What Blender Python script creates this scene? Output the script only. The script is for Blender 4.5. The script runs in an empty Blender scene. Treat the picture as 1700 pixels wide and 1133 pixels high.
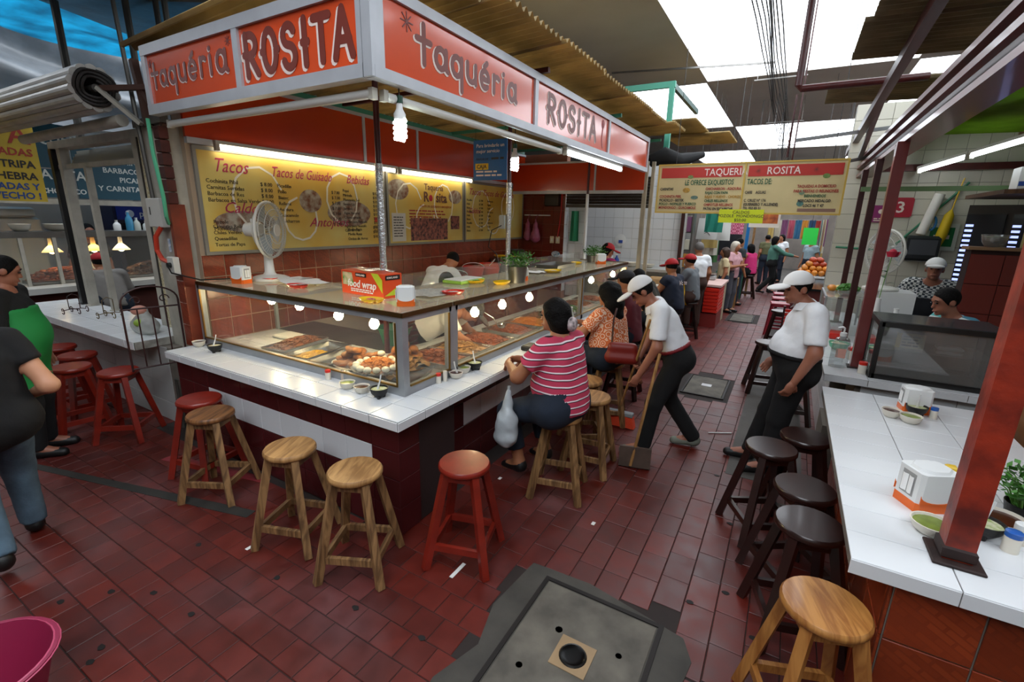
import bpy, math, random
import numpy as np
from mathutils import Vector, Matrix
random.seed(7)
RS = np.random.RandomState(5)
PI = math.pi
S = bpy.context.scene
COL = S.collection
# ------------------------------------------------------------------ camera
YAW, PITCH, ROLL, FPX = -0.52321, -0.25664, 0.0223, 779.2
CAM = np.array([0, 0, 2.05])
_f = np.array([math.cos(PITCH)*math.sin(YAW), math.cos(PITCH)*math.cos(YAW), math.sin(PITCH)])
_r = np.array([math.cos(YAW), -math.sin(YAW), 0]); _u = np.cross(_r, _f)
_r, _u = _r*math.cos(ROLL)+_u*math.sin(ROLL), -_r*math.sin(ROLL)+_u*math.cos(ROLL)
cd = bpy.data.cameras.new('camera'); cam = bpy.data.objects.new('camera', cd); COL.objects.link(cam)
cd.sensor_width = 36; cd.sensor_fit = 'HORIZONTAL'; cd.lens = FPX/1700*36; cd.clip_start = .05; cd.clip_end = 200
cam.matrix_world = Matrix(((_r[0], _u[0], -_f[0], CAM[0]), (_r[1], _u[1], -_f[1], CAM[1]), (_r[2], _u[2], -_f[2], CAM[2]), (0, 0, 0, 1)))
S.camera = cam
def _ray(x, y): return _r*(x-850)/FPX-_u*(y-566.5)/FPX+_f
def G(x, y, z):      # photo pixel -> point at height z
    d = _ray(x, y); return Vector(CAM+d*((z-CAM[2])/d[2]))
def AX(x, y, X):     # photo pixel -> point on the wall x = X
    d = _ray(x, y); return Vector(CAM+d*(X/d[0]))
def AY(x, y, Y):     # photo pixel -> point on the wall y = Y
    d = _ray(x, y); return Vector(CAM+d*(Y/d[1]))
# ------------------------------------------------------------------ world, exposure
W = bpy.data.worlds.new('sky'); S.world = W; W.use_nodes = True
_bg = W.node_tree.nodes['Background']; _bg.inputs[0].default_value = (.93, .97, 1, 1); _bg.inputs[1].default_value = 5.6
S.view_settings.view_transform = 'Standard'; S.view_settings.look = 'None'; S.view_settings.gamma = 1
S.view_settings.use_curve_mapping = False; S.view_settings.exposure = 0.0
try:
    S.cycles.use_denoising = True; S.cycles.max_bounces = 7; S.cycles.diffuse_bounces = 4; S.cycles.glossy_bounces = 3
    S.cycles.transmission_bounces = 5; S.cycles.transparent_max_bounces = 10; S.cycles.sample_clamp_indirect = 6
    S.cycles.caustics_reflective = False; S.cycles.caustics_refractive = False
except Exception: pass
LIGHTS = []
def area_portal(x, y, z, sx, sy):
    seen = False
    for i in range(13):
        for j in range(13):
            d = np.array([x+sx*(i/12-.5), y+sy*(j/12-.5), z])-CAM; dz = d@_f
            if dz > .05 and abs(d@_r)*FPX/dz < 850 and abs(d@_u)*FPX/dz < 566.5: seen = True
    nm = 'skylight_portal' if seen else 'skylight_portal_offscreen'
    l = bpy.data.lights.new(nm, 'AREA'); l.shape = 'RECTANGLE'; l.size = sx; l.size_y = sy; l.cycles.is_portal = True
    o = bpy.data.objects.new(nm, l); COL.objects.link(o); o.location = (x, y, z)
# ------------------------------------------------------------------ materials
MC = {}
def lin(c):
    if isinstance(c, str):
        c = [int(c[i:i+2], 16)/255 for i in (0, 2, 4)]
        return tuple(x/12.92 if x <= .04045 else ((x+.055)/1.055)**2.4 for x in c)+(1,)
    return tuple(c)+(1,) if len(c) == 3 else tuple(c)
def M(name, col='888888', rough=.5, metal=0, noise=None, bump=None, vary=0, emit=0, coat=0, spec=.5, island=False, col2=None):
    """noise=(scale, amount) darkens in blotches, bump=(scale, strength), vary = random brightness per object/island"""
    if name in MC: return MC[name]
    m = bpy.data.materials.new(name); m.use_nodes = True; MC[name] = m
    nt = m.node_tree; b = nt.nodes['Principled BSDF']; L = nt.links.new
    c = lin(col); b.inputs['Base Color'].default_value = c; b.inputs['Roughness'].default_value = rough
    b.inputs['Metallic'].default_value = metal; b.inputs['Specular IOR Level'].default_value = spec
    if coat: b.inputs['Coat Weight'].default_value = coat; b.inputs['Coat Roughness'].default_value = .08
    if emit: b.inputs['Emission Color'].default_value = c; b.inputs['Emission Strength'].default_value = emit
    tc = nt.nodes.new('ShaderNodeTexCoord')
    last = None
    if noise:
        n = nt.nodes.new('ShaderNodeTexNoise'); n.inputs['Scale'].default_value = noise[0]; n.inputs['Detail'].default_value = 5
        L(tc.outputs['Object'], n.inputs['Vector'])
        r = nt.nodes.new('ShaderNodeValToRGB'); r.color_ramp.elements[0].position = .35; r.color_ramp.elements[1].position = .68
        k = 1-noise[1]
        r.color_ramp.elements[0].color = lin(col2) if col2 else (c[0]*k, c[1]*k, c[2]*k, 1); r.color_ramp.elements[1].color = c
        L(n.outputs['Fac'], r.inputs['Fac']); last = r.outputs['Color']
    if vary:
        h = nt.nodes.new('ShaderNodeHueSaturation')
        if island:
            g = nt.nodes.new('ShaderNodeNewGeometry'); src = g.outputs['Random Per Island']
        else:
            g = nt.nodes.new('ShaderNodeObjectInfo'); src = g.outputs['Random']
        mr = nt.nodes.new('ShaderNodeMapRange'); mr.inputs['To Min'].default_value = 1-vary; mr.inputs['To Max'].default_value = 1+vary*.6
        L(src, mr.inputs['Value']); L(mr.outputs['Result'], h.inputs['Value'])
        if last: L(last, h.inputs['Color'])
        else: h.inputs['Color'].default_value = c
        last = h.outputs['Color']
    if last: L(last, b.inputs['Base Color'])
    if bump:
        n2 = nt.nodes.new('ShaderNodeTexNoise'); n2.inputs['Scale'].default_value = bump[0]; n2.inputs['Detail'].default_value = 4
        L(tc.outputs['Object'], n2.inputs['Vector'])
        bp = nt.nodes.new('ShaderNodeBump'); bp.inputs['Strength'].default_value = bump[1]; bp.inputs['Distance'].default_value = .01
        L(n2.outputs['Fac'], bp.inputs['Height']); L(bp.outputs['Normal'], b.inputs['Normal'])
    return m
def nodes(m):
    nt = m.node_tree
    return nt, nt.nodes['Principled BSDF'], nt.links.new, (lambda t, **k: _nn(nt, t, k))
def _nn(nt, t, k):
    n = nt.nodes.new('ShaderNode'+t)
    for a, v in k.items():
        if a.startswith('i_'): n.inputs[a[2:].replace('_', ' ')].default_value = v
        else: setattr(n, a, v)
    return n
def wood(name, c1, c2, scale=14, rough=.45, coat=0):
    if name in MC: return MC[name]
    m = M(name, c1, rough, coat=coat); nt, b, L, N = nodes(m)
    tc = N('TexCoord'); mp = N('Mapping'); mp.inputs['Scale'].default_value = (1, .12, .12)
    mp.inputs['Scale'].default_value = (scale, scale*.12, scale*.12)
    oi = N('ObjectInfo'); ad = N('VectorMath', operation='ADD'); L(tc.outputs['Object'], ad.inputs[0]); L(oi.outputs['Random'], ad.inputs[1])
    L(ad.outputs[0], mp.inputs['Vector'])
    n = N('TexNoise', i_Scale=1.5, i_Detail=6.0, i_Distortion=1.2); L(mp.outputs['Vector'], n.inputs['Vector'])
    r = N('ValToRGB'); r.color_ramp.elements[0].color = lin(c2); r.color_ramp.elements[1].color = lin(c1)
    r.color_ramp.elements[0].position = .38; r.color_ramp.elements[1].position = .62
    L(n.outputs['Fac'], r.inputs['Fac']); L(r.outputs['Color'], b.inputs['Base Color'])
    bp = N('Bump', i_Strength=.25, i_Distance=.004); L(n.outputs['Fac'], bp.inputs['Height']); L(bp.outputs['Normal'], b.inputs['Normal'])
    return m
def parquet_tile(name, c1, c2, size):   # glazed terracotta tile with a faint basket-weave relief
    if name in MC: return MC[name]
    m = M(name, c1, .28); nt, b, L, N = nodes(m)
    tc = N('TexCoord'); mp = N('Mapping'); mp.inputs['Rotation'].default_value = (.7, .785, .785); mp.inputs['Scale'].default_value = (1/size,)*3
    L(tc.outputs['Object'], mp.inputs['Vector'])
    br = N('TexBrick', i_Scale=3.0); br.inputs['Color1'].default_value = lin(c1); br.inputs['Color2'].default_value = lin(c2); br.inputs['Mortar'].default_value = lin(c2)
    br.inputs['Mortar Size'].default_value = .03; L(mp.outputs['Vector'], br.inputs['Vector'])
    oi = N('ObjectInfo'); mr = N('MapRange'); mr.inputs['To Min'].default_value = .75; mr.inputs['To Max'].default_value = 1.15; L(oi.outputs['Random'], mr.inputs['Value'])
    h = N('HueSaturation'); L(br.outputs['Color'], h.inputs['Color']); L(mr.outputs['Result'], h.inputs['Value']); L(h.outputs['Color'], b.inputs['Base Color'])
    return m
def glass(name, tint=(.95, .97, .97), gloss=.08, haze=0, rough=.03, hcol=(.75, .74, .7)):
    if name in MC: return MC[name]
    m = bpy.data.materials.new(name); m.use_nodes = True; MC[name] = m; nt = m.node_tree; nt.nodes.clear(); L = nt.links.new
    out = nt.nodes.new('ShaderNodeOutputMaterial'); t = nt.nodes.new('ShaderNodeBsdfTransparent'); t.inputs[0].default_value = tuple(tint)+(1,)
    g = nt.nodes.new('ShaderNodeBsdfGlossy'); g.inputs['Roughness'].default_value = rough
    fr = nt.nodes.new('ShaderNodeLayerWeight'); pw = nt.nodes.new('ShaderNodeMath'); pw.operation = 'POWER'; pw.inputs[1].default_value = 4; L(fr.outputs['Facing'], pw.inputs[0])
    ma = nt.nodes.new('ShaderNodeMath'); ma.operation = 'MULTIPLY_ADD'; ma.inputs[1].default_value = .8 if gloss else 0; ma.inputs[2].default_value = gloss*.6; L(pw.outputs[0], ma.inputs[0])
    mx = nt.nodes.new('ShaderNodeMixShader'); L(ma.outputs[0], mx.inputs[0]); L(t.outputs[0], mx.inputs[1]); L(g.outputs[0], mx.inputs[2])
    last = mx.outputs[0]
    if haze:
        d = nt.nodes.new('ShaderNodeBsdfDiffuse'); d.inputs[0].default_value = tuple(hcol)+(1,)
        m2 = nt.nodes.new('ShaderNodeMixShader'); m2.inputs[0].default_value = haze; L(last, m2.inputs[1]); L(d.outputs[0], m2.inputs[2]); last = m2.outputs[0]
    L(last, out.inputs[0]); return m
def lamp_mat(name, col, strength): return M(name, col, .4, emit=strength)
# ------------------------------------------------------------------ mesh builder
class MB:
    def __init__(s): s.v = []; s.f = []; s.m = []; s.cur = 0
    def add(s, vs, fs):
        o = len(s.v); s.v += [tuple(p) for p in vs]; s.f += [tuple(i+o for i in f) for f in fs]; s.m += [s.cur]*len(fs); return s
    def box(s, x0, x1, y0, y1, z0, z1):
        x0, x1 = sorted((x0, x1)); y0, y1 = sorted((y0, y1)); z0, z1 = sorted((z0, z1))
        return s.add([(x0, y0, z0), (x1, y0, z0), (x1, y1, z0), (x0, y1, z0), (x0, y0, z1), (x1, y0, z1), (x1, y1, z1), (x0, y1, z1)],
                     [(0, 3, 2, 1), (4, 5, 6, 7), (0, 1, 5, 4), (1, 2, 6, 5), (2, 3, 7, 6), (3, 0, 4, 7)])
    def rbox(s, x0, x1, y0, y1, z0, z1, b=.004):     # box with chamfered edges on top and bottom
        o = len(s.v)
        for z, k in ((z0, b), (z0+b, 0), (z1-b, 0), (z1, b)):
            s.v += [(x0+k, y0+k, z), (x1-k, y0+k, z), (x1-k, y1-k, z), (x0+k, y1-k, z)]
        fs = [(o+3, o+2, o+1, o), (o+12, o+13, o+14, o+15)]
        for l in range(3):
            for i in range(4): j = (i+1) % 4; fs.append((o+l*4+i, o+l*4+j, o+l*4+4+j, o+l*4+4+i))
        s.f += fs; s.m += [s.cur]*len(fs); return s
    def bar(s, a, b, w, h, up=(0, 0, 1)):
        a = Vector(a); b = Vector(b); d = (b-a).normalized(); up = Vector(up)
        if abs(d.dot(up)) > .98: up = Vector((0, 1, 0))
        r = d.cross(up).normalized(); u = r.cross(d)
        vs = []
        for p in (a, b): vs += [p-r*w/2-u*h/2, p+r*w/2-u*h/2, p+r*w/2+u*h/2, p-r*w/2+u*h/2]
        return s.add(vs, [(0, 1, 2, 3), (7, 6, 5, 4), (0, 4, 5, 1), (1, 5, 6, 2), (2, 6, 7, 3), (3, 7, 4, 0)])
    def cyl(s, a, b, r0, r1=None, n=12, cap=True): return s.tube([a, b], [r0, r0 if r1 is None else r1], n, cap=cap)
    def tube(s, pts, r, n=8, cap=True, closed=False):
        pts = [Vector(p) for p in pts]; k = len(pts)
        rr = r if isinstance(r, (list, tuple)) else [r]*k
        up = None; o = len(s.v); fs = []
        for i, p in enumerate(pts):
            if closed: d = (pts[(i+1) % k]-pts[i-1]).normalized()
            else: d = (pts[min(i+1, k-1)]-pts[max(i-1, 0)]).normalized()
            if up is None:
                up = Vector((0, 0, 1)) if abs(d.z) < .9 else Vector((1, 0, 0))
            a = d.cross(up).normalized(); up = a.cross(d).normalized()
            for j in range(n):
                t = 2*PI*j/n; s.v.append(tuple(p+(a*math.cos(t)+up*math.sin(t))*rr[i]))
        for i in range(k if closed else k-1):
            i2 = (i+1) % k
            for j in range(n):
                j2 = (j+1) % n; fs.append((o+i*n+j, o+i*n+j2, o+i2*n+j2, o+i2*n+j))
        if cap and not closed: fs += [tuple(o+j for j in range(n))[::-1], tuple(o+(k-1)*n+j for j in range(n))]
        s.f += fs; s.m += [s.cur]*len(fs); return s
    def lathe(s, prof, c=(0, 0, 0), n=20, sx=1, sy=1, cap=True):
        o = len(s.v); k = len(prof); fs = []
        for r, z in prof:
            for j in range(n): t = 2*PI*j/n; s.v.append((c[0]+r*sx*math.cos(t), c[1]+r*sy*math.sin(t), c[2]+z))
        for i in range(k-1):
            for j in range(n): j2 = (j+1) % n; fs.append((o+i*n+j, o+i*n+j2, o+(i+1)*n+j2, o+(i+1)*n+j))
        if cap and prof[0][0] > 1e-5: fs.append(tuple(o+j for j in range(n))[::-1])
        if cap and prof[-1][0] > 1e-5: fs.append(tuple(o+(k-1)*n+j for j in range(n)))
        s.f += fs; s.m += [s.cur]*len(fs); return s
    def ball(s, c, rx, ry=None, rz=None, n=12, m=8):
        ry = rx if ry is None else ry; rz = rx if rz is None else rz
        prof = [(max(1e-6, math.sin(PI*i/m)), -math.cos(PI*i/m)) for i in range(m+1)]
        o = len(s.v); s.lathe(prof, (0, 0, 0), n)
        for i in range(o, len(s.v)): x, y, z = s.v[i]; s.v[i] = (c[0]+x*rx, c[1]+y*ry, c[2]+z*rz)
        return s
    def prism(s, pts, off):
        off = Vector(off); n = len(pts); a = [Vector(p) for p in pts]
        return s.add([tuple(p) for p in a]+[tuple(p+off) for p in a], [tuple(range(n))[::-1], tuple(range(n, 2*n))]+[(i, (i+1) % n, n+(i+1) % n, n+i) for i in range(n)])
    def grid(s, fn, nu, nv):
        o = len(s.v)
        for i in range(nu+1):
            for j in range(nv+1): s.v.append(tuple(fn(i/nu, j/nv)))
        fs = [(o+i*(nv+1)+j, o+(i+1)*(nv+1)+j, o+(i+1)*(nv+1)+j+1, o+i*(nv+1)+j+1) for i in range(nu) for j in range(nv)]
        s.f += fs; s.m += [s.cur]*len(fs); return s
    def move(s, d, o=0):
        for i in range(o, len(s.v)): x, y, z = s.v[i]; s.v[i] = (x+d[0], y+d[1], z+d[2])
        return s
    def xf(s, Mx, o=0):
        for i in range(o, len(s.v)): s.v[i] = tuple(Mx @ Vector(s.v[i]))
        return s
    def mesh(s, name, mats, smooth=False, ang=.7):
        me = bpy.data.meshes.new(name); me.from_pydata(s.v, [], s.f)
        for m in (mats if isinstance(mats, (list, tuple)) else [mats]): me.materials.append(m)
        if any(s.m): me.polygons.foreach_set('material_index', s.m)
        if smooth: smooth_mesh(me, ang)
        me.update(); return me
    def build(s, name, mats, parent=None, smooth=False, ang=.7, loc=None, kind=None, label=None):
        return ob(name, s.mesh(name, mats, smooth, ang), parent, loc, kind, label)
def smooth_mesh(me, ang=.7):
    me.polygons.foreach_set('use_smooth', [True]*len(me.polygons))
    try: me.set_sharp_from_angle(angle=ang)
    except Exception: pass
def ob(name, me, parent=None, loc=None, kind=None, label=None, rz=0):
    o = bpy.data.objects.new(name, me); COL.objects.link(o); o.parent = parent
    if loc is not None: o.location = loc
    if rz: o.rotation_euler[2] = rz
    if kind: o['kind'] = kind
    if label: o['label'] = label
    return o
def tag(o, label, cat, group=None):
    o['label'] = label; o['category'] = cat
    if group: o['group'] = group
    return o
def T(name, label, cat, loc=(0, 0, 0), rz=0, group=None):
    o = bpy.data.objects.new(name, None); COL.objects.link(o); o.location = loc; o.rotation_euler = (0, 0, rz); o.empty_display_size = .1
    return tag(o, label, cat, group)
def dup(o, loc=None, rz=None, label=None, group=None, parent=None, scale=None):
    c = o.copy(); COL.objects.link(c); c.parent = parent
    if loc is not None: c.location = loc
    if rz is not None: c.rotation_euler = (0, 0, rz)
    if label: c['label'] = label
    if group: c['group'] = group
    if scale: c.scale = scale
    for ch in list(o.children): dup(ch, parent=c)
    return c
_tm = {}
def tiles(parent, o, u, v, su, sv, nu, nv, mat, gap=.004, th=.008, name='tile', skip=None, jit=0, u0=0, v0=0, ulen=None, vlen=None, stag=0):
    """single tiles on the rectangle at o spanned by unit vectors u, v; the normal is u x v; last tiles are cut to ulen / vlen"""
    o = Vector(o); u = Vector(u); v = Vector(v); n = u.cross(v); R = Matrix((u, v, n)).transposed().to_4x4(); out = []
    for i in range(nu+(1 if stag else 0)):
        for j in range(nv):
            if skip and skip(i, j): continue
            a, b = i*su+(stag*su*(-(j % 2)) if stag else 0), j*sv; w, h = su, sv
            if a < 0: w += a; a = 0
            if ulen and a+w > ulen: w = ulen-a
            if vlen and b+h > vlen: h = vlen-b
            if w < .02 or h < .02: continue
            key = (round(w, 3), round(h, 3), gap, th, mat.name)
            if key not in _tm: _tm[key] = MB().rbox(-w/2+gap/2, w/2-gap/2, -h/2+gap/2, h/2-gap/2, 0, th, min(.002, th/3)).mesh(name, mat)
            t = ob(name, _tm[key], parent); p = o+u*(a+w/2)+v*(b+h/2)
            if jit: p = p+n*random.uniform(-jit, 0)
            t.matrix_local = Matrix.Translation(p) @ R; out.append(t)
    return out
def text(name, s, size, mat, parent, o, u, v, align='LEFT', bold=0, shear=0, sx=1, ext=.001, spacing=1):
    """lettering lying on the plane at o, reading along u with up vector v"""
    cu = bpy.data.curves.new(name, 'FONT'); cu.body = s; cu.size = size; cu.align_x = align; cu.offset = bold; cu.shear = shear; cu.extrude = ext; cu.space_character = spacing; cu.resolution_u = 2
    t = bpy.data.objects.new(name, cu); COL.objects.link(t)
    me = t.to_mesh()
    me2 = me.copy(); t.to_mesh_clear(); bpy.data.objects.remove(t); bpy.data.curves.remove(cu)
    me2.materials.clear(); me2.materials.append(mat); me2.name = name
    u = Vector(u); v = Vector(v); R = Matrix((u, v, u.cross(v))).transposed().to_4x4()
    me2.transform(Matrix.Translation(Vector(o)) @ R @ Matrix.Diagonal((sx, 1, 1, 1)))
    return ob(name, me2, parent)
def print_bars(parent, o, u, v, rows, w, h, gap, mat):
    """lines of print too small to read"""
    o = Vector(o); u = Vector(u); v = Vector(v); n = u.cross(v)*.0015; mb = MB(); rr = random.Random(rows*7+int(w*1000))
    for i in range(rows):
        x = 0; end = w*(.8+.2*rr.random())
        while x < end-.01:
            l = min(end-x, h*(2+5*rr.random())); b = o+u*x-v*(i*gap); mb.prism([b, b+u*l, b+u*l+v*h, b+v*h], n); x += l+h*.9
    return mb.build('print_lines', mat, parent, kind='stuff')
def strokes(mb, L, w, o, u, v, th=.002):
    """painted strokes: list of polylines in (a, b) of the plane o + a u + b v"""
    o = Vector(o); u = Vector(u); v = Vector(v); n0 = u.cross(v); c = 0
    for pl in L:
        ww = w
        if isinstance(pl, tuple): pl, ww = pl
        P = [Vector((a, b)) for a, b in pl]
        for i in range(len(P)-1):
            d = P[i+1]-P[i]
            if d.length < 1e-6: continue
            d.normalize(); q = Vector((-d.y, d.x))*ww/2
            mb.prism([o+u*p.x+v*p.y for p in (P[i]-q, P[i+1]-q, P[i+1]+q, P[i]+q)], n0*(th+.00004*c)); c += 1
        for p in P:
            mb.prism([o+u*(p.x+ww/2*math.cos(t*PI/4))+v*(p.y+ww/2*math.sin(t*PI/4)) for t in range(8)], n0*(th+.00004*c)); c += 1
def arc(cx, cy, rx, ry, a0, a1, n=10):
    return [(cx+rx*math.cos(math.radians(a0+(a1-a0)*i/n)), cy+ry*math.sin(math.radians(a0+(a1-a0)*i/n))) for i in range(n+1)]
# ------------------------------------------------------------------ implicit bodies
def V3(*a): return np.array(a, dtype=np.float64)
def _prim(P, q):
    k = q[0]
    if k == 'c':
        a, b, ra, rb = q[1:5]; ab = b-a; t = np.clip(((P-a)@ab)/max(ab@ab, 1e-9), 0, 1)
        d = np.linalg.norm(P-a-t[:, None]*ab, axis=1)-(ra+(rb-ra)*t)
    else:
        c, r, R = q[1:4]; X = (P-c)@R; d = (np.linalg.norm(X/r, axis=1)-1)*min(r)
        L = np.linalg.norm(X/(r*r), axis=1); k0 = np.linalg.norm(X/r, axis=1); d = np.where(L > 1e-6, k0*(k0-1)/np.maximum(L, 1e-6), -min(r))
    if len(q) > 5 or (k == 'e' and len(q) > 4):
        for (o, n) in q[-1]: d = np.maximum(d, (P-o)@n)
    return d
def sdf_mesh(prims, res, k=.03, clip=(), lump=0):
    lo = np.min([np.minimum(q[1], q[2])-max(q[3], q[4]) if q[0] == 'c' else q[1]-max(q[2]) for q in prims], axis=0)-res*2-.01
    hi = np.max([np.maximum(q[1], q[2])+max(q[3], q[4]) if q[0] == 'c' else q[1]+max(q[2]) for q in prims], axis=0)+res*2+.01
    n = np.ceil((hi-lo)/res).astype(int)+1
    ax = [lo[i]+np.arange(n[i])*res for i in range(3)]
    P = np.stack(np.meshgrid(*ax, indexing='ij'), -1).reshape(-1, 3)
    D = None
    for q in prims:
        d = _prim(P, q)
        if D is None: D = d
        else:
            h = np.clip(.5+.5*(D-d)/k, 0, 1); D = D+(d-D)*h-k*h*(1-h)
    if lump: D = D+lump*(np.sin(P[:, 0]*43+P[:, 2]*21)*np.sin(P[:, 1]*37)*np.sin(P[:, 2]*47+1))
    for cl in clip:
        if len(cl) == 3: D = np.maximum(D, cl[2]-np.linalg.norm(P-cl[0], axis=1))
        else: D = np.maximum(D, (P-cl[0])@cl[1])
    F = D.reshape(n); P = P.reshape(*n, 3)
    s = F < 0
    acc = np.zeros((n[0]-1, n[1]-1, n[2]-1, 3)); cnt = np.zeros((n[0]-1, n[1]-1, n[2]-1))
    sl = lambda d, a: tuple(slice(d[i], n[i]-1+d[i]) if i != a else slice(0, n[i]-1) for i in range(3))
    for a in range(3):
        oth = [i for i in range(3) if i != a]
        for da in (0, 1):
            for db in (0, 1):
                d0 = [0, 0, 0]; d0[oth[0]] = da; d0[oth[1]] = db; d1 = list(d0); d1[a] = 1
                i0 = tuple(slice(d0[i], n[i]-1+d0[i]) for i in range(3)); i1 = tuple(slice(d1[i], n[i]-1+d1[i]) for i in range(3))
                f0, f1 = F[i0], F[i1]; m = (f0 < 0) != (f1 < 0)
                t = np.where(m, f0/np.where(m, f0-f1, 1), 0)[..., None]
                acc += np.where(m[..., None], P[i0]+(P[i1]-P[i0])*t, 0); cnt += m
    idx = -np.ones(cnt.shape, int); act = cnt > 0; idx[act] = np.arange(act.sum())
    V = acc[act]/cnt[act][:, None]; faces = []
    for a in range(3):
        b, c = (a+1) % 3, (a+2) % 3
        i0 = [slice(1, n[i]-1) for i in range(3)]; i1 = [slice(1, n[i]-1) for i in range(3)]; i0[a] = slice(0, n[a]-1); i1[a] = slice(1, n[a])
        s0, s1 = s[tuple(i0)], s[tuple(i1)]
        def cell(db, dc):
            ii = [slice(1, n[i]-1) for i in range(3)]; ii[a] = slice(0, n[a]-1); ii[b] = slice(1-db, n[b]-1-db); ii[c] = slice(1-dc, n[c]-1-dc); return idx[tuple(ii)]
        q = [cell(0, 0), cell(1, 0), cell(1, 1), cell(0, 1)]
        m = s0 & ~s1; faces.append(np.stack([x[m] for x in q], -1))
        m = ~s0 & s1; faces.append(np.stack([x[m] for x in q[::-1]], -1))
    Fc = np.concatenate(faces); Fc = Fc[(Fc >= 0).all(1)]
    return V, Fc
def join_np(parts):
    vs = []; fs = []; o = 0
    for V, Fc in parts: vs.append(V); fs.append(Fc+o); o += len(V)
    return np.concatenate(vs), np.concatenate(fs)
def np_obj(name, VF, mat, parent, label=None, shift=None):
    V, Fc = VF; me = bpy.data.meshes.new(name)
    me.vertices.add(len(V)); me.vertices.foreach_set('co', V.astype(np.float32).ravel())
    me.loops.add(len(Fc)*4); me.loops.foreach_set('vertex_index', Fc.astype(np.int32).ravel())
    me.polygons.add(len(Fc)); me.polygons.foreach_set('loop_start', np.arange(0, len(Fc)*4, 4, dtype=np.int32))
    me.update(calc_edges=True); me.validate()
    me.materials.append(mat); me.polygons.foreach_set('use_smooth', [True]*len(me.polygons))
    return ob(name, me, parent, label=label)
def nrm(a): return a/max(np.linalg.norm(a), 1e-9)
SKIN = M('skin', 'a06848', .5, bump=(60, .05)); SKIN2 = M('skin_light', 'c08a6a', .5); HAIRM = M('hair_black', '0a0807', .65, bump=(70, .9), spec=.15); EYE = M('eye_dark', '120b08', .2); LIP = M('lip', '8a4a3c', .5)
BLACKC = M('cloth_black', '0a0a0b', .9, bump=(40, .2)); WHITEC = M('cloth_white', 'e2e5e8', .85, bump=(13, .8)); JEAN = M('denim', '1f2a3a', .9, noise=(9, .35), bump=(60, .2)); JEANL = M('denim_faded', '5a7386', .9, noise=(7, .45), bump=(60, .2))
SHOE = M('shoe_black', '0d0c0c', .5); SHOEG = M('shoe_grey', '6f7468', .7)
STAND = dict(pel=(0, 0, .93), che=(0, 0, 1.25), nek=(0, 0, 1.43), hd=(0, .03, 1.56), shR=(.18, 0, 1.37), shL=(-.18, 0, 1.37), elR=(.23, -.03, 1.1), elL=(-.23, -.03, 1.1),
             wrR=(.24, .06, .86), wrL=(-.24, .06, .86), hiR=(.09, 0, .9), hiL=(-.09, 0, .9), knR=(.1, .03, .49), knL=(-.1, .03, .49), anR=(.1, 0, .08), anL=(-.1, 0, .08), toR=(.12, .17, .035), toL=(-.12, .17, .035))
SIT = dict(pel=(0, -.02, .76), che=(0, .03, 1.08), nek=(0, .04, 1.24), hd=(0, .08, 1.36), shR=(.18, .03, 1.18), shL=(-.18, .03, 1.18), elR=(.25, .14, .95), elL=(-.25, .14, .95),
           wrR=(.14, .36, .92), wrL=(-.14, .36, .92), hiR=(.1, .02, .73), hiL=(-.1, .02, .73), knR=(.13, .42, .70), knL=(-.13, .42, .70), anR=(.12, .36, .28), anL=(-.12, .36, .28), toR=(.13, .5, .22), toL=(-.13, .5, .22))
def hand_prims(w, d, n, curl=.5, side=1):
    """palm and five unequal fingers; d = forearm direction, n = palm normal, fingers curl towards n"""
    d = nrm(d); n = nrm(n-d*(n@d)); s = np.cross(d, n)*side; P = []
    R = np.stack([s, d, n], -1); P.append(('e', w+d*.045, V3(.04, .055, .018), R))
    P.append(('c', w-d*.03, w+d*.03, .026, .024))
    for i, (off, L) in enumerate(((-.03, .062), (-.01, .075), (.01, .07), (.029, .055))):
        b = w+d*.085+s*off; a1 = curl; a2 = curl*2.1
        m = b+(d*math.cos(a1)+n*math.sin(a1))*L*.55; e = m+(d*math.cos(a2)+n*math.sin(a2))*L*.5
        P += [('c', b, m, .0095, .0085), ('c', m, e, .0085, .007)]
    b = w+d*.03-s*.035; m = b+nrm(d*.6-s*.6+n*.35)*.038; e = m+nrm(d*.8-s*.1+n*(.3+curl*.5))*.03
    return P+[('c', b, m, .012, .0105), ('c', m, e, .0105, .008)]
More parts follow.
